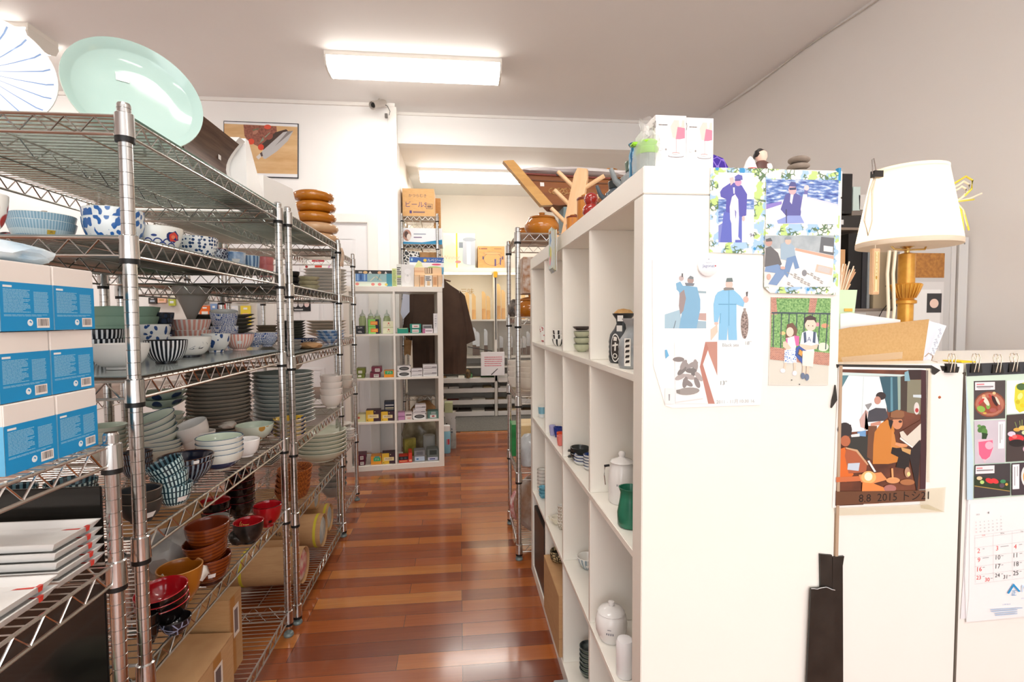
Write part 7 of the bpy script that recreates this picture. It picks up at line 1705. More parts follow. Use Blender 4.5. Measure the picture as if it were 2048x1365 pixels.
# piano photograph
TH = [('p', [(145, 140), (870, 152), (845, 1230), (115, 1262)], '#f4f0ea'), ('p', [(160, 155), (862, 165), (838, 1205), (118, 1250)], mottle('#4a2a20', '#7a4630', 14, .3)), ('p', [(158, 180), (700, 200), (700, 215), (158, 205)], '#c8dcd8'), ('p', [(155, 205), (520, 215), (530, 500), (480, 640), (240, 660), (140, 580)], '#eef4f4'), ('p', [(155, 205), (225, 205), (150, 340)], '#4f7c84'), ('p', [(470, 215), (615, 215), (620, 500), (540, 500)], '#2c5260'), ('p', [(560, 220), (575, 220), (580, 490), (560, 490)], '#5a8c9c'), ('p', [(340, 215), (348, 215), (330, 600), (322, 600)], '#cfdcdc'),
      ('p', [(615, 215), (640, 215), (640, 480), (620, 490)], '#8fa69a'), ('p', [(640, 215), (700, 200), (700, 500), (640, 480)], '#3c3028'), ('p', [(695, 240), (805, 240), (800, 520), (690, 500)], '#7d7a62'), ('p', [(672, 180), (720, 160), (715, 250), (672, 250)], '#7ba6b4'), ('p', [(700, 160), (805, 160), (805, 235), (715, 240)], '#2c1c1a'), ('p', [(805, 160), (862, 165), (838, 1205), (795, 1200)], '#3c1c20'), ('p', [(740, 360), (805, 360), (805, 385), (740, 380)], '#c8d4d8'), ('e', 768, 470, 22, 50, '#d8d2cc'), ('e', 770, 485, 14, 18, '#b03030'),
      ('e', 482, 370, 40, 32, '#2c2424'), ('e', 455, 405, 26, 32, '#c08a78'), ('p', [(385, 490), (440, 465), (520, 470), (540, 540), (500, 570), (370, 580)], '#3c3c44'), ('p', [(355, 440), (405, 425), (408, 440), (380, 480)], '#8c8c8c'), ('p', [(310, 560), (360, 480), (380, 500), (350, 640), (400, 610), (385, 640), (320, 620)], '#c9a49c'), ('p', [(400, 590), (480, 570), (480, 600), (400, 615)], '#c88c74'), ('p', [(210, 700), (370, 680), (420, 700), (410, 880), (230, 880)], '#2c2c28'), ('p', [(380, 610), (450, 610), (430, 900), (370, 860)], '#6a4028'),
      ('p', [(290, 660), (360, 645), (360, 695), (300, 690)], '#6a9ac8'), ('p', [(240, 680), (310, 670), (310, 695), (245, 700)], '#dfe4e4'),
      ('p', [(430, 660), (480, 590), (530, 560), (575, 580), (590, 650), (575, 700), (600, 750), (560, 830), (620, 860), (610, 900), (540, 915), (415, 915), (420, 760)], '#c87a2c'), ('p', [(570, 640), (590, 680), (600, 740), (680, 760), (690, 780), (560, 790)], '#d0843c'), ('e', 612, 585, 42, 52, '#d08a60'), ('p', [(555, 540), (560, 500), (610, 480), (665, 495), (668, 530), (645, 550), (590, 545)], '#8a5a38'), ('p', [(540, 545), (670, 545), (668, 555), (545, 560)], '#6a4028'), ('p', [(540, 560), (580, 570), (560, 640), (545, 600)], '#1c1414'), ('e', 635, 575, 14, 10, '#3a2420'),
      ('p', [(570, 780), (720, 810), (700, 960), (600, 940), (620, 860), (560, 830)], '#1c1614'), ('p', [(630, 660), (800, 590), (800, 720), (740, 780), (640, 700)], '#d8d0c0'), ('p', [(655, 645), (800, 560), (800, 590), (690, 690)], '#5a3020'), ('p', [(635, 700), (740, 780), (735, 790), (630, 715)], '#f0ece4'), ('p', [(680, 755), (700, 770), (640, 780), (590, 760), (600, 745)], '#d89468'), ('p', [(700, 820), (790, 720), (800, 760), (770, 1150), (740, 1000)], '#241a1a'), ('p', [(640, 780), (720, 800), (715, 840), (650, 810)], '#c89a5c'),
      ('e', 190, 640, 58, 58, '#2a2424'), ('p', [(145, 590), (240, 600), (245, 680), (150, 720)], '#2c2626'), ('e', 195, 730, 40, 44, '#b0603c'), ('p', [(138, 800), (190, 780), (215, 860), (260, 1000), (200, 1060), (130, 1010)], '#d8641e'), ('p', [(200, 790), (280, 800), (370, 900), (360, 980), (220, 990), (190, 850)], '#a85430'), ('p', [(195, 780), (290, 800), (380, 920), (370, 925), (280, 815), (195, 790)], '#c8a078'), ('p', [(215, 910), (310, 905), (300, 970), (210, 960)], '#c0ccd8'), ('p', [(370, 890), (385, 885), (440, 975), (425, 980)], '#e8e8e4'),
      ('p', [(118, 1130), (300, 1140), (340, 1240), (118, 1250)], '#3a1a14'), ('p', [(300, 1000), (480, 980), (530, 1040), (420, 1070), (320, 1060)], '#e08c50'), ('e', 380, 1020, 60, 50, '#f4b46a'), ('e', 378, 1015, 32, 34, '#fff2d0'), ('e', 575, 1045, 55, 25, '#d8945c'), ('e', 690, 1060, 60, 24, '#a8683c'), ('p', [(560, 950), (575, 948), (580, 1030), (565, 1030)], '#e8a468'), ('e', 690, 980, 22, 42, '#b08468'), ('e', 700, 995, 14, 18, '#f4d88c'), ('p', [(330, 1060), (420, 1070), (520, 1110), (460, 1230), (320, 1235)], '#e8823c'), ('e', 375, 1200, 40, 30, '#fbd49a'), ('e', 550, 1110, 50, 30, '#a86a60'), ('p', [(120, 1020), (300, 1010), (320, 1050), (120, 1060)], '#c86838'),
      ('p', [(118, 1135), (835, 1125), (832, 1210), (118, 1245)], M('#6a4630', .4)), ('t', '8.8  2015 トシ21', 590, 1180, .022, M('#120c0a', .5))]
flat('piano_photo', 'taped photograph of a man in an orange shirt playing piano', 'photograph', PY, f8, [(145, 136), (880, 150), (860, 1235), (95, 1268)], M('#f4f0ea', .5), TH, proud=.0008, t=.0008, overexpose=.06)
TAPEC = sheet_glass('#f2eee2', .12, .1)
mb = MB(); f = f8
for pts in ([(160, 60), (655, 15), (650, 70), (180, 110)], [(780, 1120), (1000, 1100), (985, 1300), (800, 1270)], [(100, 1270), (860, 1240), (990, 1300), (120, 1330)], [(840, 150), (885, 150), (870, 1060), (845, 1060)]):
    q = [at(*p, Y=PY) for p in f(pts)]; q = q[::-1]; mb.add([(p.x, PY - .0028, p.z) for p in q], [(0, 1, 2, 3)], TAPEC)
tag(mb.build('clear_tape', smooth=None), 'strips of clear tape holding the piano photograph', 'tape')
# black tape pieces
mb = MB(); BT_ = M('#171512', .35)


def tape(label, pts, dy, name='black_tape', mat=None, bulge=.004):
    q = [at(*p, Y=PY) for p in pts]; ar = sum(q[i].x * q[(i + 1) % len(q)].z - q[(i + 1) % len(q)].x * q[i].z for i in range(len(q)))
    if ar < 0: q = q[::-1]
    mb = MB(); mb.prism([(p.x, p.z) for p in q], (0, PY - dy, 0), (1, 0, 0), (0, 0, 1), bulge, mat or mottle('#1d1a15', '#2b2722', 20, .4)); return tag(mb.build(name, smooth=None), label, 'tape')


tape('tall black tape strip over the seam between panels', [(1637, 1107), (1661, 1109), (1663, 1400), (1640, 1400), (1638, 1170)], .0005)
tape('black tape strip on the low cabinet side of the seam', [(1662, 1113), (1685, 1111), (1682, 1130), (1683, 1400), (1660, 1400)], .0008)
tape('lower wide black tape strip with a pale torn top edge', [(1616, 1173), (1638, 1172), (1650, 1171), (1663, 1176), (1661, 1400), (1606, 1400)], .005)
q = [at(1616 + 47 * i / 8, (1173, 1173, 1174, 1172, 1171, 1170, 1172, 1175, 1176)[i], Y=PY) for i in range(9)]; mb = MB(); mb.tube([(p.x, PY - .0095, p.z) for p in q], .0007, M('#c9c9c9', .3), 5); mb.build('torn_edge', bpy.data.objects['black_tape.002'])
tape('small torn black tape scrap beside the piano photograph', [(1668, 770), (1671, 800), (1660, 816), (1662, 800), (1666, 785)], .0008)
tape('frayed black tape along the top edge of the low cabinet', [(1672, 729), (1862, 731), (1880, 741), (1868, 750), (1855, 741), (1790, 736), (1673, 736)], .0004, bulge=.0008)
tape('black tape strip along the cabinet edge by the clips', [(1880, 732), (1918, 734), (1916, 744), (1884, 742)], .0004, bulge=.0008)
mb = MB(); a = at(1662, 500, Y=PY); mb.box(.7262, .908, .02, .7318, .913, 1.118, M('#b49a80', .7)); struct('trim_5', mb)
mb = MB(); mb.box(.9942, .910, .02, .9978, .916, 1.10, M('#6a6258', .7)); struct('trim_6', mb)
mb = MB(); a = at(1879, 795, Y=PY); mb.lathe([(0, 0), (.003, 0), (.002, .0015), (0, .002)], M('#b0603c', .5), 12, T=Matrix.Translation((a.x, PY, a.z)) @ Matrix.Rotation(PI / 2, 4, 'X')); tag(mb.build('screw_head'), 'small rusty screw head beside the piano photograph', 'screw')

# ---------------------------------------------------------------- calendar and clips
fA = zc((1900, 680), 4.264); fB = zc((1900, 980), 4.878)
CY = PY - .0015
a = at(1924, 745, Y=CY); bR = at(2110, 735, Y=CY); bB = at(1920, 1244, Y=CY)
cal = thing('wall_calendar', 'wall calendar with food photographs and large date numbers', 'calendar', (0, 0, 0))
pg = flat('page', None, None, CY + .0002, f0, [(1930, 752), (2110, 742), (2110, 1228), (1931, 1245), (1928, 1150), (1935, 1000)], M('#f1efee', .5), [], t=.0008, parent=cal)
pg = flat('back_page', None, None, CY + .0012, f0, [(1932, 755), (2100, 745), (2100, 1225), (1920, 1238), (1926, 1150), (1933, 1000)], M('#ece8ea', .5), [], t=.0005, parent=cal)
GRN = '#cfe4d2'
PL = '#8c4a34'
ph = [('p', [(133, 205), (640, 195), (640, 1330), (190, 1365), (145, 1365), (150, 700)], GRN), ('p', [(133, 305), (150, 560), (180, 800), (195, 1000), (190, 1365), (140, 1365), (138, 900)], '#c2dbe8'),
      ('p', [(198, 352), (468, 345), (466, 670), (198, 683)], '#4c4444'), ('e', 335, 550, 133, 110, PL), ('e', 335, 550, 122, 98, '#b5735c'), ('e', 335, 560, 92, 68, '#9a4a34'), ('e', 260, 590, 36, 26, '#8cb84c', .3), ('e', 320, 565, 18, 28, '#7aa84a'), ('e', 300, 520, 50, 18, '#e8dcc8', 1.0), ('e', 262, 525, 34, 12, '#c8403c', -.8), ('e', 345, 490, 34, 12, '#b83a34', .9), ('e', 375, 520, 50, 16, '#3a1c1c', 1.1), ('e', 400, 520, 40, 10, '#dfd6c0', 1.1), ('e', 282, 478, 14, 12, '#f0a878'), ('e', 370, 455, 14, 12, '#efc48c'), ('e', 360, 600, 30, 18, '#a85a54'), ('e', 415, 580, 18, 22, '#a0584c'), ('e', 290, 625, 16, 8, '#d8b44c'),
      ('p', [(207, 362), (376, 358), (376, 425), (207, 430)], '#ece6e8'), ('p', [(220, 375), (285, 373), (285, 385), (220, 387)], '#e08a90'), ('p', [(220, 395), (362, 392), (362, 404), (220, 407)], '#8a8488'), ('p', [(228, 411), (340, 409), (340, 414), (228, 416)], '#b0aaae'),
      ('p', [(475, 348), (640, 342), (640, 625), (475, 632)], '#eef0ee'), ('p', [(548, 400), (560, 380), (640, 360), (640, 600), (585, 620), (555, 590), (540, 520)], '#d9d43a'), ('e', 600, 400, 40, 30, '#4c6a3c'), ('e', 590, 480, 20, 30, '#f0ec8c', .5), ('e', 570, 530, 18, 18, '#c9b81c'), ('e', 610, 560, 20, 18, '#efc81c'),
      ('p', [(198, 690), (466, 680), (462, 1045), (203, 1058)], mottle('#bdb4be', '#d2cad2', 6, .5)), ('p', [(232, 850), (355, 845), (362, 920), (335, 1000), (300, 1025), (285, 1040), (272, 1020), (240, 985), (228, 920)], '#eec0cc'), ('p', [(235, 870), (355, 855), (358, 920), (330, 995), (298, 1020), (265, 1015), (240, 975)], '#e0688a'), ('e', 325, 900, 34, 34, '#f0b4c4'), ('e', 262, 760, 40, 26, '#4f7c3c', -.6), ('e', 285, 785, 26, 34, '#5c8c44'), ('e', 240, 735, 16, 14, '#6a9a54'), ('p', [(265, 790), (315, 800), (300, 845), (262, 845)], '#2c4428'), ('p', [(282, 1030), (292, 1030), (290, 1048), (284, 1048)], '#e2b8c2'),
      ('p', [(402, 698), (460, 695), (452, 925), (400, 928)], '#f2f0f0'), ('p', [(415, 720), (421, 720), (421, 880), (415, 880)], '#8a8488'), ('p', [(432, 715), (437, 715), (434, 850), (429, 850)], '#aaa4a8'),
      ('p', [(475, 640), (640, 628), (640, 1030), (470, 1040)], '#453a38'), ('e', 555, 840, 66, 34, '#d8343c'), ('e', 515, 802, 34, 22, '#e0cfe0'), ('e', 540, 825, 22, 16, '#f0706c'), ('e', 560, 765, 30, 16, '#dba84a'), ('e', 605, 750, 30, 20, '#e8c46a'), ('e', 625, 790, 25, 18, '#cfd8a8'), ('e', 560, 880, 70, 32, '#241c1c'), ('p', [(540, 700), (545, 698), (560, 745), (555, 748)], '#8a9a5c'), ('p', [(580, 688), (585, 688), (590, 740), (584, 740)], '#8a9a5c'), ('p', [(600, 680), (606, 680), (606, 735), (600, 735)], '#8a9a5c'), ('e', 640, 930, 30, 30, '#e8b8cc'),
      ('p', [(200, 1065), (503, 1050), (502, 1325), (195, 1350)], '#3f3a3c'), ('p', [(197, 1160), (500, 1205), (500, 1290), (197, 1250)], '#2a3a24'), ('p', [(197, 1240), (500, 1285), (500, 1292), (197, 1248)], '#a88c4c'), ('e', 240, 1178, 24, 16, '#e6cba0'), ('e', 262, 1212, 18, 16, '#b9d87c'), ('e', 325, 1200, 36, 20, '#e03438', .4), ('e', 370, 1202, 34, 20, '#e03a3e', .4), ('e', 440, 1205, 24, 16, '#3f8c5c'), ('e', 430, 1240, 22, 20, '#5c4a58'), ('e', 470, 1230, 12, 12, '#d8a84a'), ('p', [(207, 1075), (367, 1068), (366, 1135), (205, 1142)], '#ece6e8'), ('p', [(215, 1088), (265, 1086), (265, 1098), (215, 1100)], '#e08a90'), ('p', [(215, 1108), (355, 1102), (355, 1112), (215, 1119)], '#8a8488'),
      ('p', [(513, 1050), (640, 1042), (640, 1318), (513, 1325)], '#453a40'), ('p', [(520, 1062), (578, 1058), (577, 1268), (520, 1272)], '#efedf0'), ('p', [(535, 1080), (541, 1080), (541, 1240), (535, 1240)], '#8a8488'), ('p', [(558, 1075), (564, 1075), (564, 1160), (558, 1160)], '#aaa4a8'), ('e', 640, 1160, 48, 90, '#e8e4e0'), ('e', 640, 1165, 32, 60, '#e0a03a')]
pp = flat('photo_grid', None, None, CY - .0012, fA, [(133, 205), (640, 195), (640, 1330), (190, 1365), (145, 1365), (150, 700)], M(GRN, .5), ph, t=.0003, parent=cal)
RD = '#e0403c'; BK = '#3a3a3c'
nums = [('2', 275, 597, RD), ('3', 455, 572, RD), ('4', 632, 556, RD), ('9', 277, 686, RD), ('10', 458, 661, BK), ('11', 632, 640, BK), ('16', 277, 776, RD), ('17', 457, 748, BK), ('18', 637, 725, BK), ('23', 275, 858, RD), ('30', 357, 877, RD), ('24', 456, 835, BK), ('31', 536, 850, BK), ('25', 636, 813, BK)]
pr = [('t', t, x, y, .0135 if (t not in ('23', '30', '24', '31')) else .0115, M(c, .5)) for t, x, y, c in nums]
pr += [('p', [(232, y0), (722, y0 - 62), (722, y0 - 60), (232, y0 + 2)], '#c9c7c8') for y0 in (445, 470, 565, 660, 748, 832, 918)] + [('p', [(x, 450 - (x - 232) * .12), (x + 2, 450 - (x - 232) * .12), (x + 6, 905 - (x - 232) * .12), (x + 4, 905 - (x - 232) * .12)], '#cfcdce') for x in (234, 412, 596)]
pr += [('p', [(x, y), (x + w, y - w * .12), (x + w, y + 6 - w * .12), (x, y + 6)], '#a9a7aa') for x, y, w in ((485, 550, 78), (665, 530, 30), (310, 572, 18), (310, 662, 60), (490, 640, 22), (310, 752, 20), (492, 728, 18), (670, 617, 24), (672, 705, 18), (310, 840, 18), (388, 858, 18), (490, 815, 18), (565, 832, 18), (670, 790, 18))]
pr += [('t', '4', 365, 222, .0075, M(BK, .5)), ('t', '2023', 262, 240, .004, M('#8a8a8c', .5)), ('t', 'SUN', 318, 442, .0035, M(RD, .5)), ('t', 'MON', 500, 422, .0035, M(BK, .5)), ('t', 'TUE', 690, 404, .0035, M(BK, .5))]
d = 1
for r_i in range(5):
    for ci in range(7):
        if r_i == 0 and ci < 6: continue
        if d > 30 or ci * 40 + 240 > 500: d += 1; continue
        pr.append(('t', str(d), 242 + ci * 40.5, 285 + r_i * 31 - ci * 4.5, .0036, M('#d88a88' if ci == 0 else '#7a7a7e', .5))); d += 1
LB_ = '#1f93cf'
pr += [('p', [(605, 908), (672, 985), (655, 992), (606, 935), (560, 1010), (543, 1003)], LB_), ('t', '正', 608, 1005, .0125, M(LB_, .5)), ('t', 'M', 715, 960, .022, M('#c2dcf2', .5)), ('t', 'and', 690, 1052, .004, M('#8fb4d8', .5)), ('t', 'CURE BLUE', 535, 1112, .0036, M('#7fa8d4', .5))]
pr += [('p', [(x0, y), (x1, y - 18), (x1, y - 11), (x0, y + 7)], '#9fbfe0') for x0, x1, y in ((378, 690, 1160), (385, 640, 1178), (418, 640, 1198), (425, 640, 1216))]
flat('date_grid', None, None, CY - .0010, fB, [(190, 140), (720, 95), (720, 1230), (155, 1290), (180, 1050), (185, 700)], M('#f2f0ef', .5), pr, t=.0003, parent=cal)
flat('binding_strip', None, None, CY - .0016, f0, [(1931, 728), (2110, 722), (2110, 745), (1933, 753)], M('#3a3c40', .5), [], t=.0006, parent=cal)


def binder_clip(label, px, py, w=.030, dz=0, tilt=0, yb=.925):
    """black binder clip closed over the cabinet top edge, wire arms up"""
    p = at(px, py, Y=PY - .004); o = thing('binder_clip', label, 'binder clip', (p.x, PY - .001, p.z)); o.rotation_euler = (0, tilt, 0)
    mb = MB(); h = .0175
    mb.add([(-w / 2 * .86, -.0045, 0), (w / 2 * .86, -.0045, 0), (w / 2, -.006, -h), (-w / 2, -.006, -h), (-w / 2 * .86, .004, 0), (w / 2 * .86, .004, 0), (w / 2, .001, -h), (-w / 2, .001, -h)], [(0, 3, 2, 1), (4, 5, 6, 7), (0, 1, 5, 4), (3, 7, 6, 2), (0, 4, 7, 3), (1, 2, 6, 5)], M('#14120f', .3)); mb.build('clip_body', o, smooth=None)
    for s, nm in ((-1, 'wire_arm'), (1, 'wire_arm')):
        mb = MB(); y = -.007 if s < 0 else .003; x0 = s * .003
        pts = [(x0 - w * .22, y, -h * .9), (x0 - w * .16, y - .002, .002), (x0 - w * .22, y - .001, .012), (x0 - w * .1, y, .019), (x0 + w * .12, y, .0195), (x0 + w * .22, y - .001, .013), (x0 + w * .10, y - .002, .002), (x0 + w * .12, y, -h * .9)]
        mb.tube([(a, b - (.002 if s < 0 else 0), c) for a, b, c in pts], .0009, M('#c9b8a4', .2, 1), 8); mb.build(nm, o)
    return o


for i, (px, py) in enumerate(((1903, 728), (1951, 728), (1994, 729), (2027, 727), (2060, 726))):
    binder_clip(['black binder clip between the piano photograph and the calendar', 'black binder clip at the first corner of the calendar', 'black binder clip in the middle of the calendar strip', 'black binder clip beyond the middle of the calendar strip', 'black binder clip at the picture edge on the calendar strip'][i], px, py, .026 if i else .024)
o = thing('binder_clip_open', 'binder clip wire loops standing behind the frayed tape', 'binder clip', (at(1879, 722, Y=PY).x, PY + .02, 1.1185)); mb = MB(); mb.tube([(-.012, 0, .012), (-.004, 0, .019), (.006, 0, .014), (.003, 0, .004), (.012, -.004, .001)], .0009, M('#c9b8a4', .2, 1), 8); mb.build('wire_arm', o)
mb = MB(); mb.box(.997, .92, 1.1185, 1.03, .96, 1.121, M('#f0d21c', .6)); tag(mb.build('yellow_note', smooth=None), 'yellow sticky note behind the calendar clips', 'note')

# ---------------------------------------------------------------- on the desk side
# leaning cardboard folder with papers
mb = MB(); fo = thing('cardboard_folder', 'brown cardboard folder leaning on the low cabinet with papers inside', 'folder', (.735, .97, 1.1185))
def leaf(name, pts, y, mat, th=.002, lean=.18, shapes=()):
    q = [at(*p, Y=.985 + y) for p in pts]; ar = sum(q[i].x * q[(i + 1) % len(q)].z - q[(i + 1) % len(q)].x * q[i].z for i in range(len(q)))
    if ar < 0: q = q[::-1]
    m2 = MB(); m2.prism([(p.x - .735, p.z - 1.1185) for p in q], (0, .015 + y, 0), (1, 0, 0), (0, 0, 1), th, mat)
    m2.deco((0, .015 + y - th, 0), (1, 0, 0), (0, 0, 1), shapes); return m2.build(name, fo, smooth=None)
leaf('board', [(1674, 660), (1700, 655), (1855, 639), (1842, 726), (1671, 726)], 0, mottle('#c09860', '#c8a06a', 200, .8), .004)
leaf('paper', [(1680, 628), (1700, 626), (1800, 640), (1800, 720), (1680, 720)], .02, M('#f4f2ee', .6), .001)
leaf('paper', [(1850, 640), (1892, 652), (1862, 724), (1840, 726)], .012, M('#eceaf0', .6), .001)
leaf('paper', [(1855, 642), (1880, 648), (1850, 724), (1838, 726)], .006, M('#e2e2ec', .6), .001)
q = at(1868, 690, Y=.985)
m2 = MB()
for i in range(6): m2.text(['Ship', 'to', 'pay', 'No 3', 'date', 'sum'][i], .008, M('#5a6a8c', .6), Vector((q.x - .735 + .004 - .0035 * i + .004, .0095, q.z - 1.1185 + .028 - .010 * i)), Vector((.35, 0, -.94)), Vector((.94, 0, .35)))
m2.build('printed_text', fo)
# mint cup of wooden skewers
mc = thing('mint_pot', 'mint green tapered pot holding pale wooden skewers', 'pot', (at(1690, 600, Y=1.12).x - .012, 1.12, 1.1185))
mb = MB(); mb.prism([(-.024, 0), (.010, 0), (.026, .155), (-.03, .155)], (0, -.02, 0), (1, 0, 0), (0, 0, 1), -.04, M('#cfe3bd', .5)); mb.build('pot_body', mc, smooth=None)
mb = MB(); mb.tube([(-.004, -.0205, .10), (.002, -.0205, .088), (.010, -.0205, .10)], .0012, M('#4a5a44', .5), 6); mb.box(-.006, -.0215, .105, .014, -.0195, .112, M('#e2b44a', .5)); mb.build('bag_mark', mc)
mb = MB(); rn = random.Random(6)
for i in range(46):
    a = rn.uniform(-.5, .75); b = rn.uniform(-.2, .2); L = rn.uniform(.06, .105) * (1 - abs(a) * .25)
    mb.tube([(-.012 + a * .015, b * .05, .13), (-.012 + math.sin(a) * L, b * .08, .13 + math.cos(a) * L)], .0016, M(['#f0d8bc', '#e6c29c', '#f6e6d2', '#d8a880'][i % 4], .6), 4)
mb.build('skewers', mc)['kind'] = 'stuff'

# table lamp
LX, LY = 1.61, 1.70
lp = thing('table_lamp', 'gilded table lamp with a glowing pleated cream shade', 'lamp', (LX, LY, .98))
GOLD = mottle('#b5701c', '#e6ac48', 14, .32, .35, lo=.3, hi=.7)
lz = lambda z: z - .98
mb = MB(); mb.lathe([(0, 0), (.07, 0), (.075, .01), (.06, .03), (.03, .05), (.022, .08), (.024, .24), (.024, lz(1.255)), (.033, lz(1.258)), (.033, lz(1.268)), (.024, lz(1.272)), (.028, lz(1.28)), (.044, lz(1.322)), (.047, lz(1.328)), (.040, lz(1.330)), (.026, lz(1.33)), (.026, lz(1.43)), (.027, lz(1.435)), (.012, lz(1.44)), (0, lz(1.44))], GOLD, 40); mb.build('column', lp)
mb = MB(); 
for k in range(22):
    a = 2 * PI * k / 22; mb.tube([(.029 * math.cos(a), .029 * math.sin(a), lz(1.278)), (.038 * math.cos(a), .038 * math.sin(a), lz(1.30)), (.046 * math.cos(a), .046 * math.sin(a), lz(1.326))], .003, GOLD, 6, rf=lambda t: .7 + .7 * t)
mb.build('fluted_cup', lp)
BRS = mottle('#c8963c', '#ecd08c', 10, .25, .8)
mb = MB(); mb.lathe([(.008, lz(1.438)), (.008, lz(1.455)), (.03, lz(1.466)), (.034, lz(1.474)), (.024, lz(1.486)), (.014, lz(1.50)), (0, lz(1.50))], BRS, 28); mb.build('socket', lp)
mb = MB(); mb.tube([(0, -.005, lz(1.45)), (-.06, -.01, lz(1.452)), (-.085, 0, lz(1.485)), (-.085, 0, lz(1.52)), (-.05, .01, lz(1.70))], .0035, BRS, 8); mb.tube([(0, -.005, lz(1.45)), (.06, -.01, lz(1.452)), (.085, 0, lz(1.485)), (.085, 0, lz(1.52)), (.05, .01, lz(1.70))], .0035, BRS, 8); mb.build('harp', lp)
mb = MB(); mb.lathe([(0, lz(1.50)), (.012, lz(1.505)), (.02, lz(1.54)), (.029, lz(1.575)), (.02, lz(1.603)), (0, lz(1.61))], M('#ffffff', .4, emis='#ffe2b0', es=30), 24); mb.build('bulb', lp)
SH = bpy.data.materials.new('lamp_shade'); SH.use_nodes = True; nt = SH.node_tree; nt.nodes.clear()
ou = nt.nodes.new('ShaderNodeOutputMaterial'); df = nt.nodes.new('ShaderNodeBsdfDiffuse'); tl = nt.nodes.new('ShaderNodeBsdfTranslucent'); mx = nt.nodes.new('ShaderNodeMixShader')
df.inputs[0].default_value = lin('#f7efe2'); tl.inputs[0].default_value = lin('#fbeedb'); mx.inputs[0].default_value = .6
nt.links.new(df.outputs[0], mx.inputs[1]); nt.links.new(tl.outputs[0], mx.inputs[2]); nt.links.new(mx.outputs[0], ou.inputs[0])
mb = MB(); n = 160
for j, (r, z) in enumerate(((.155, 1.465), (.156, 1.480), (.1545, 1.482), (.134, 1.60), (.112, 1.722), (.113, 1.724), (.113, 1.736))):
    for k in range(n): a = 2 * PI * k / n; q = r + (.0016 * math.cos(k * PI) if 1 < j < 5 else 0); mb.v.append((q * math.cos(a), q * math.sin(a), lz(z)))
i_ = mb.mi(SH)
for j in range(6):
    for k in range(n): mb.f.append([j * n + k, j * n + (k + 1) % n, (j + 1) * n + (k + 1) % n, (j + 1) * n + k]); mb.m.append(i_)
sh_ = mb.build('lamp_shade', lp, smooth=60)
mb = MB(); mb.lathe([(.1565, lz(1.462)), (.1575, lz(1.464)), (.1575, lz(1.478)), (.1565, lz(1.48))], M('#f0dcc4', .6), 64); mb.build('shade_trim', sh_)
lp.rotation_euler = (0, 0, 0)
pl = bpy.data.lights.new('lamp_bulb', 'POINT'); pl.energy = 34; pl.color = (1, .86, .66); pl.shadow_soft_size = .03; po_ = bpy.data.objects.new('lamp_bulb', pl); COL.objects.link(po_); po_.location = (LX, LY, 1.56)
# ribbons on the shade
YR = M('#e2d44a', .5); CR = M('#f6ead0', .5)
rb_ = thing('ribbon_bow', 'yellow and cream ribbon bow on the side of the lamp shade', 'ribbon', (LX + .135, LY - .05, 1.615))
for i in range(3):
    mb = MB(); s = 1 - .2 * i; mb.tube([(0, 0, 0), (.03 * s, -.004, .02 * s), (.06 * s, 0, .045 * s), (.062 * s, 0, .075 * s), (.035 * s, 0, .088 * s), (.005, 0, .07 * s), (-.012, .0, .06 * s)], .0035, YR if i == 0 else CR, 6); mb.build('loop', rb_)
for i, (dx, dz, m) in enumerate(((.10, .03, CR), (.07, .008, YR), (.055, -.10, YR), (.035, -.10, YR), (.048, -.085, CR))):
    mb = MB(); mb.tube([(0, 0, 0), (dx * .5, -.004, dz * .35), (dx, 0, dz)], .003, m, 6); mb.build('tail', rb_)
rb2 = thing('hanging_ribbon', 'long cream ribbon loops hanging down one side of the shade', 'ribbon', (1.436, 1.66, 1.70))
mb = MB(); mb.tube([(.04, 0, .02), (.0, -.01, 0), (-.03, -.02, -.06), (-.055, -.03, -.16), (-.04, -.03, -.21), (-.025, -.03, -.16), (-.02, -.02, -.06), (.01, 0, .01)], .0035, M('#f3e2cc', .5), 6); mb.build('loop', rb2)
mb = MB(); mb.tube([(-.005, -.02, .0), (-.025, -.03, .05), (-.032, -.03, .045), (-.02, -.02, .0)], .0016, STL, 6); mb.box(-.02, -.03, -.012, .012, -.01, .01, M('#26221f', .4)); mb.build('clip', rb2)
rb3 = thing('ribbon_tails', 'two cream ribbons hanging under the lamp beside its column', 'ribbon', (1.478, 1.63, 1.438))
for dx in (0, .022): mb = MB(); mb.tube([(dx, 0, 0), (dx - .006, 0, -.08), (dx + .002, 0, -.2), (dx - .004, 0, -.27)], .005, CR, 6); mb.build('tail', rb3)
mb = MB(); mb.box(-.014, -.008, -.16, .014, .008, 0, wood('#d8a878', '#ecc49c', (30, 30, 3)), bev=.002); mb.tube([(0, 0, -.002), (.01, .01, .022)], .001, CR, 4); o = mb.build('wooden_tag', loc=(1.450, 1.66, 1.448), rot=(0, .0, 0), smooth=None)
m2 = MB(); m2.deco((-.009, -.0082, -.15), (.018, 0, 0), (0, 0, .14), [('r', 0, 0, 1, 1, '#f2d9a8'), ('r', .1, .02, .2, .98, '#c8903c'), ('r', .8, .02, .9, .98, '#c8903c'), ('e', .5, .35, .16, .05, '#c89a3c')] + [('t', c, .5, .9 - i * .09, .009, '#b07a2c') for i, c in enumerate('LIMITED')]); m2.build('printed_face', o); tag(o, 'narrow wooden tag with gold lettering hanging by the shade', 'tag')

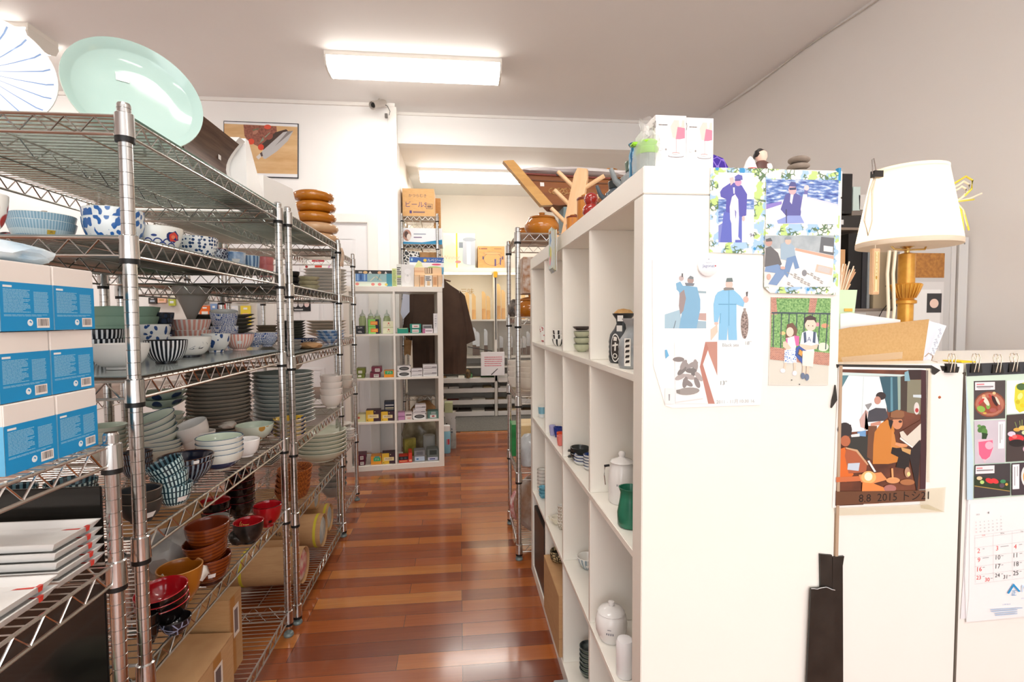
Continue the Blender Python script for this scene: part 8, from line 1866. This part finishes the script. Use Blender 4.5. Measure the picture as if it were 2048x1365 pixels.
# wall shelves with files
SHY = 2.42
bs = thing('wall_shelf', 'small grey-brown wall shelves crammed with binders behind the lamp', 'shelf', (1.90, SHY, 1.19))
TP = M('#8f8176', .6)
for nm, z, x1 in (('shelf_board', .05, .42), ('shelf_board', .46, .42), ('shelf_board', .136, .30)):
    if nm == 'shelf_board' and z == .136: continue
    bx(nm, bs, (-.05, 0, z, x1, .22, z + .012), TP)
bx('bracket_panel', bs, (-.06, 0, -.21, -.05, .22, .60), TP)
lo = .062; hi = .472; K0 = (1.90, SHY, 1.19)
def onshelf(name, label, cat, x0, x1, z0, h, mat, tilt=0, d=.19, shapes=()):
    w = x1 - x0; m2 = MB(); m2.box(0, 0, 0, w, d, h, M(mat, .4) if isinstance(mat, str) else mat, bev=.001); m2.deco((0, 0, 0), (w, 0, 0), (0, 0, h), shapes); return tag(m2.build(name, loc=(K0[0] + x0, SHY + .005, K0[2] + z0), rot=(0, tilt, 0), smooth=None), label, cat)
onshelf('ring_binder', 'black ring binder, wide spine, behind the mint pot', 'binder', .07, .145, lo, .38, '#1c1a1a')
onshelf('ring_binder', 'dark grey binder leaning beside the wide black one', 'binder', .150, .175, lo, .38, '#3a3a3e', 0, shapes=[('e', .5, .9, .2, .02, '#8a8a8a')])
onshelf('ring_binder', 'slim light grey binder beside the dark ones', 'binder', .180, .195, lo, .37, '#8f9496')
onshelf('ring_binder', 'pale grey file near the curled paper edge', 'binder', -.02, .012, lo, .37, '#b5b8b4')
onshelf('wood_strip_book', 'tan spined book next to the wide black binder', 'book', .02, .055, lo, .30, '#d8a878')
onshelf('beige_folder', 'large beige folder standing under the lamp shade', 'folder', .215, .36, lo, .30, '#b9a88c', 0, .16)
onshelf('black_box', 'tall black box on the upper wall shelf', 'box', -.0, .085, hi + .07, .20, '#1f1d1d', 0, shapes=[('r', .3, .02, .5, .06, '#3a3a3a')])
onshelf('black_tray', 'black drawer unit with a white label on the upper wall shelf', 'drawer unit', -.02, .17, hi, .06, '#2c2a2a', 0, shapes=[('r', .15, .25, .32, .65, '#e6e6e6')])
onshelf('grey_case', 'flat grey-brown case lying over the black drawer unit', 'case', .085, .30, hi + .0605, .025, '#7d736c', -.05)
onshelf('white_box', 'white box tilted on the grey-brown case', 'box', .125, .28, hi + .09, .075, '#d8d6d2', -.06)
crumple('paper_pile', 'crumpled papers between the case and the drawer unit', 'papers', (K0[0] + .235, SHY + .08, K0[2] + hi), .05, .05, .025, mottle('#a8a49e', '#e4e2de', 30, .6), 71)
onshelf('mint_card', 'pale mint card standing behind the black box', 'card', .09, .13, hi + .086, .12, '#c9dcd8')
# low shelf with ornament
bx('shelf_board', bs, (-.05, 0, -.06, .17, .2, -.048), M('#c9c6c2', .5)); bx('shelf_board', bs, (-.05, 0, -.205, .25, .2, -.195), M('#b08a6a', .5))
bx('shelf_lip', bs, (-.05, -.004, .018, .17, 0, .04), M('#c4c2be', .5))
onshelf('red_trinket_box', 'carved red lacquer trinket box on the lowest wall shelf', 'trinket box', .02, .17, -.194, .055, mottle('#8c2f1c', '#d8744c', 40, .35))
onshelf('tan_book', 'tan folded book hanging open above the red trinket box', 'book', .13, .19, -.11, .10, '#c49a66', .25, .05)
onshelf('blue_book', 'dark blue book leaning beside the tan one', 'book', .10, .12, -.11, .10, '#3c4a60', .35, .05)
onshelf('small_picture', 'tiny green and white picture behind the trinket box', 'picture', .02, .07, -.13, .06, '#dcd8c8', 0, .02, [('e', .5, .5, .3, .3, '#6a8a5c')])
# leaning frames and whiteboard
fr_ = thing('picture_board', 'grey framed board with pinned picture leaning on the grey wall', 'board', (2.14, 2.30, .98))
bx('frame', fr_, (0, .0, 0, .30, .012, .60), M('#c9c6c4', .4)); bx('cork_panel', fr_, (.03, -.002, .42, .24, .0, .54), mottle('#9a6430', '#b8803c', 60, .7))
m2 = MB(); m2.deco((.04, -.002, .02), (.20, 0, 0), (0, 0, .38), [('r', 0, 0, 1, 1, '#d8d4d2'), ('r', .08, .05, .92, .9, '#e9e6e4'), ('r', .55, .6, .95, .85, '#3c3a3c'), ('e', .75, .72, .12, .06, '#e8c8b8'), ('r', .15, .4, .6, .5, '#9aa0a8'), ('r', .5, .15, .9, .35, '#a8aab0'), ('r', .1, .1, .4, .3, '#b8b4b0')]); m2.build('pinned_sheet', fr_)
bx('edge_rail', fr_, (.275, -.004, 0, .30, .0, .60), M('#dcdad8', .3, .3))
wb = MB(); wb.box(0, 0, 0, .05, .01, .62, M('#d6d4d2', .3)); wb.deco((0, 0, 0), (.05, 0, 0), (0, 0, .62), [('e', .55, .95, .08, .008, '#7a7a7a')]); tag(wb.build('whiteboard_edge', loc=(2.46, 2.30, .98), smooth=None), 'white metal board edge standing beside the leaning frame', 'board')
mb = MB(); rn = random.Random(3)
pts = [(2.12 + .02 * math.sin(i * 1.3), 2.28, 1.42 - i * .035) for i in range(12)]; mb.tube(pts, .002, BLACK, 5); mb.tube([(2.06 + .03 * math.sin(i * .9), 2.29, 1.36 - i * .03) for i in range(12)], .002, BLACK, 5); tag(mb.build('loose_cable'), 'thin black cables dangling behind the lamp column', 'cable')
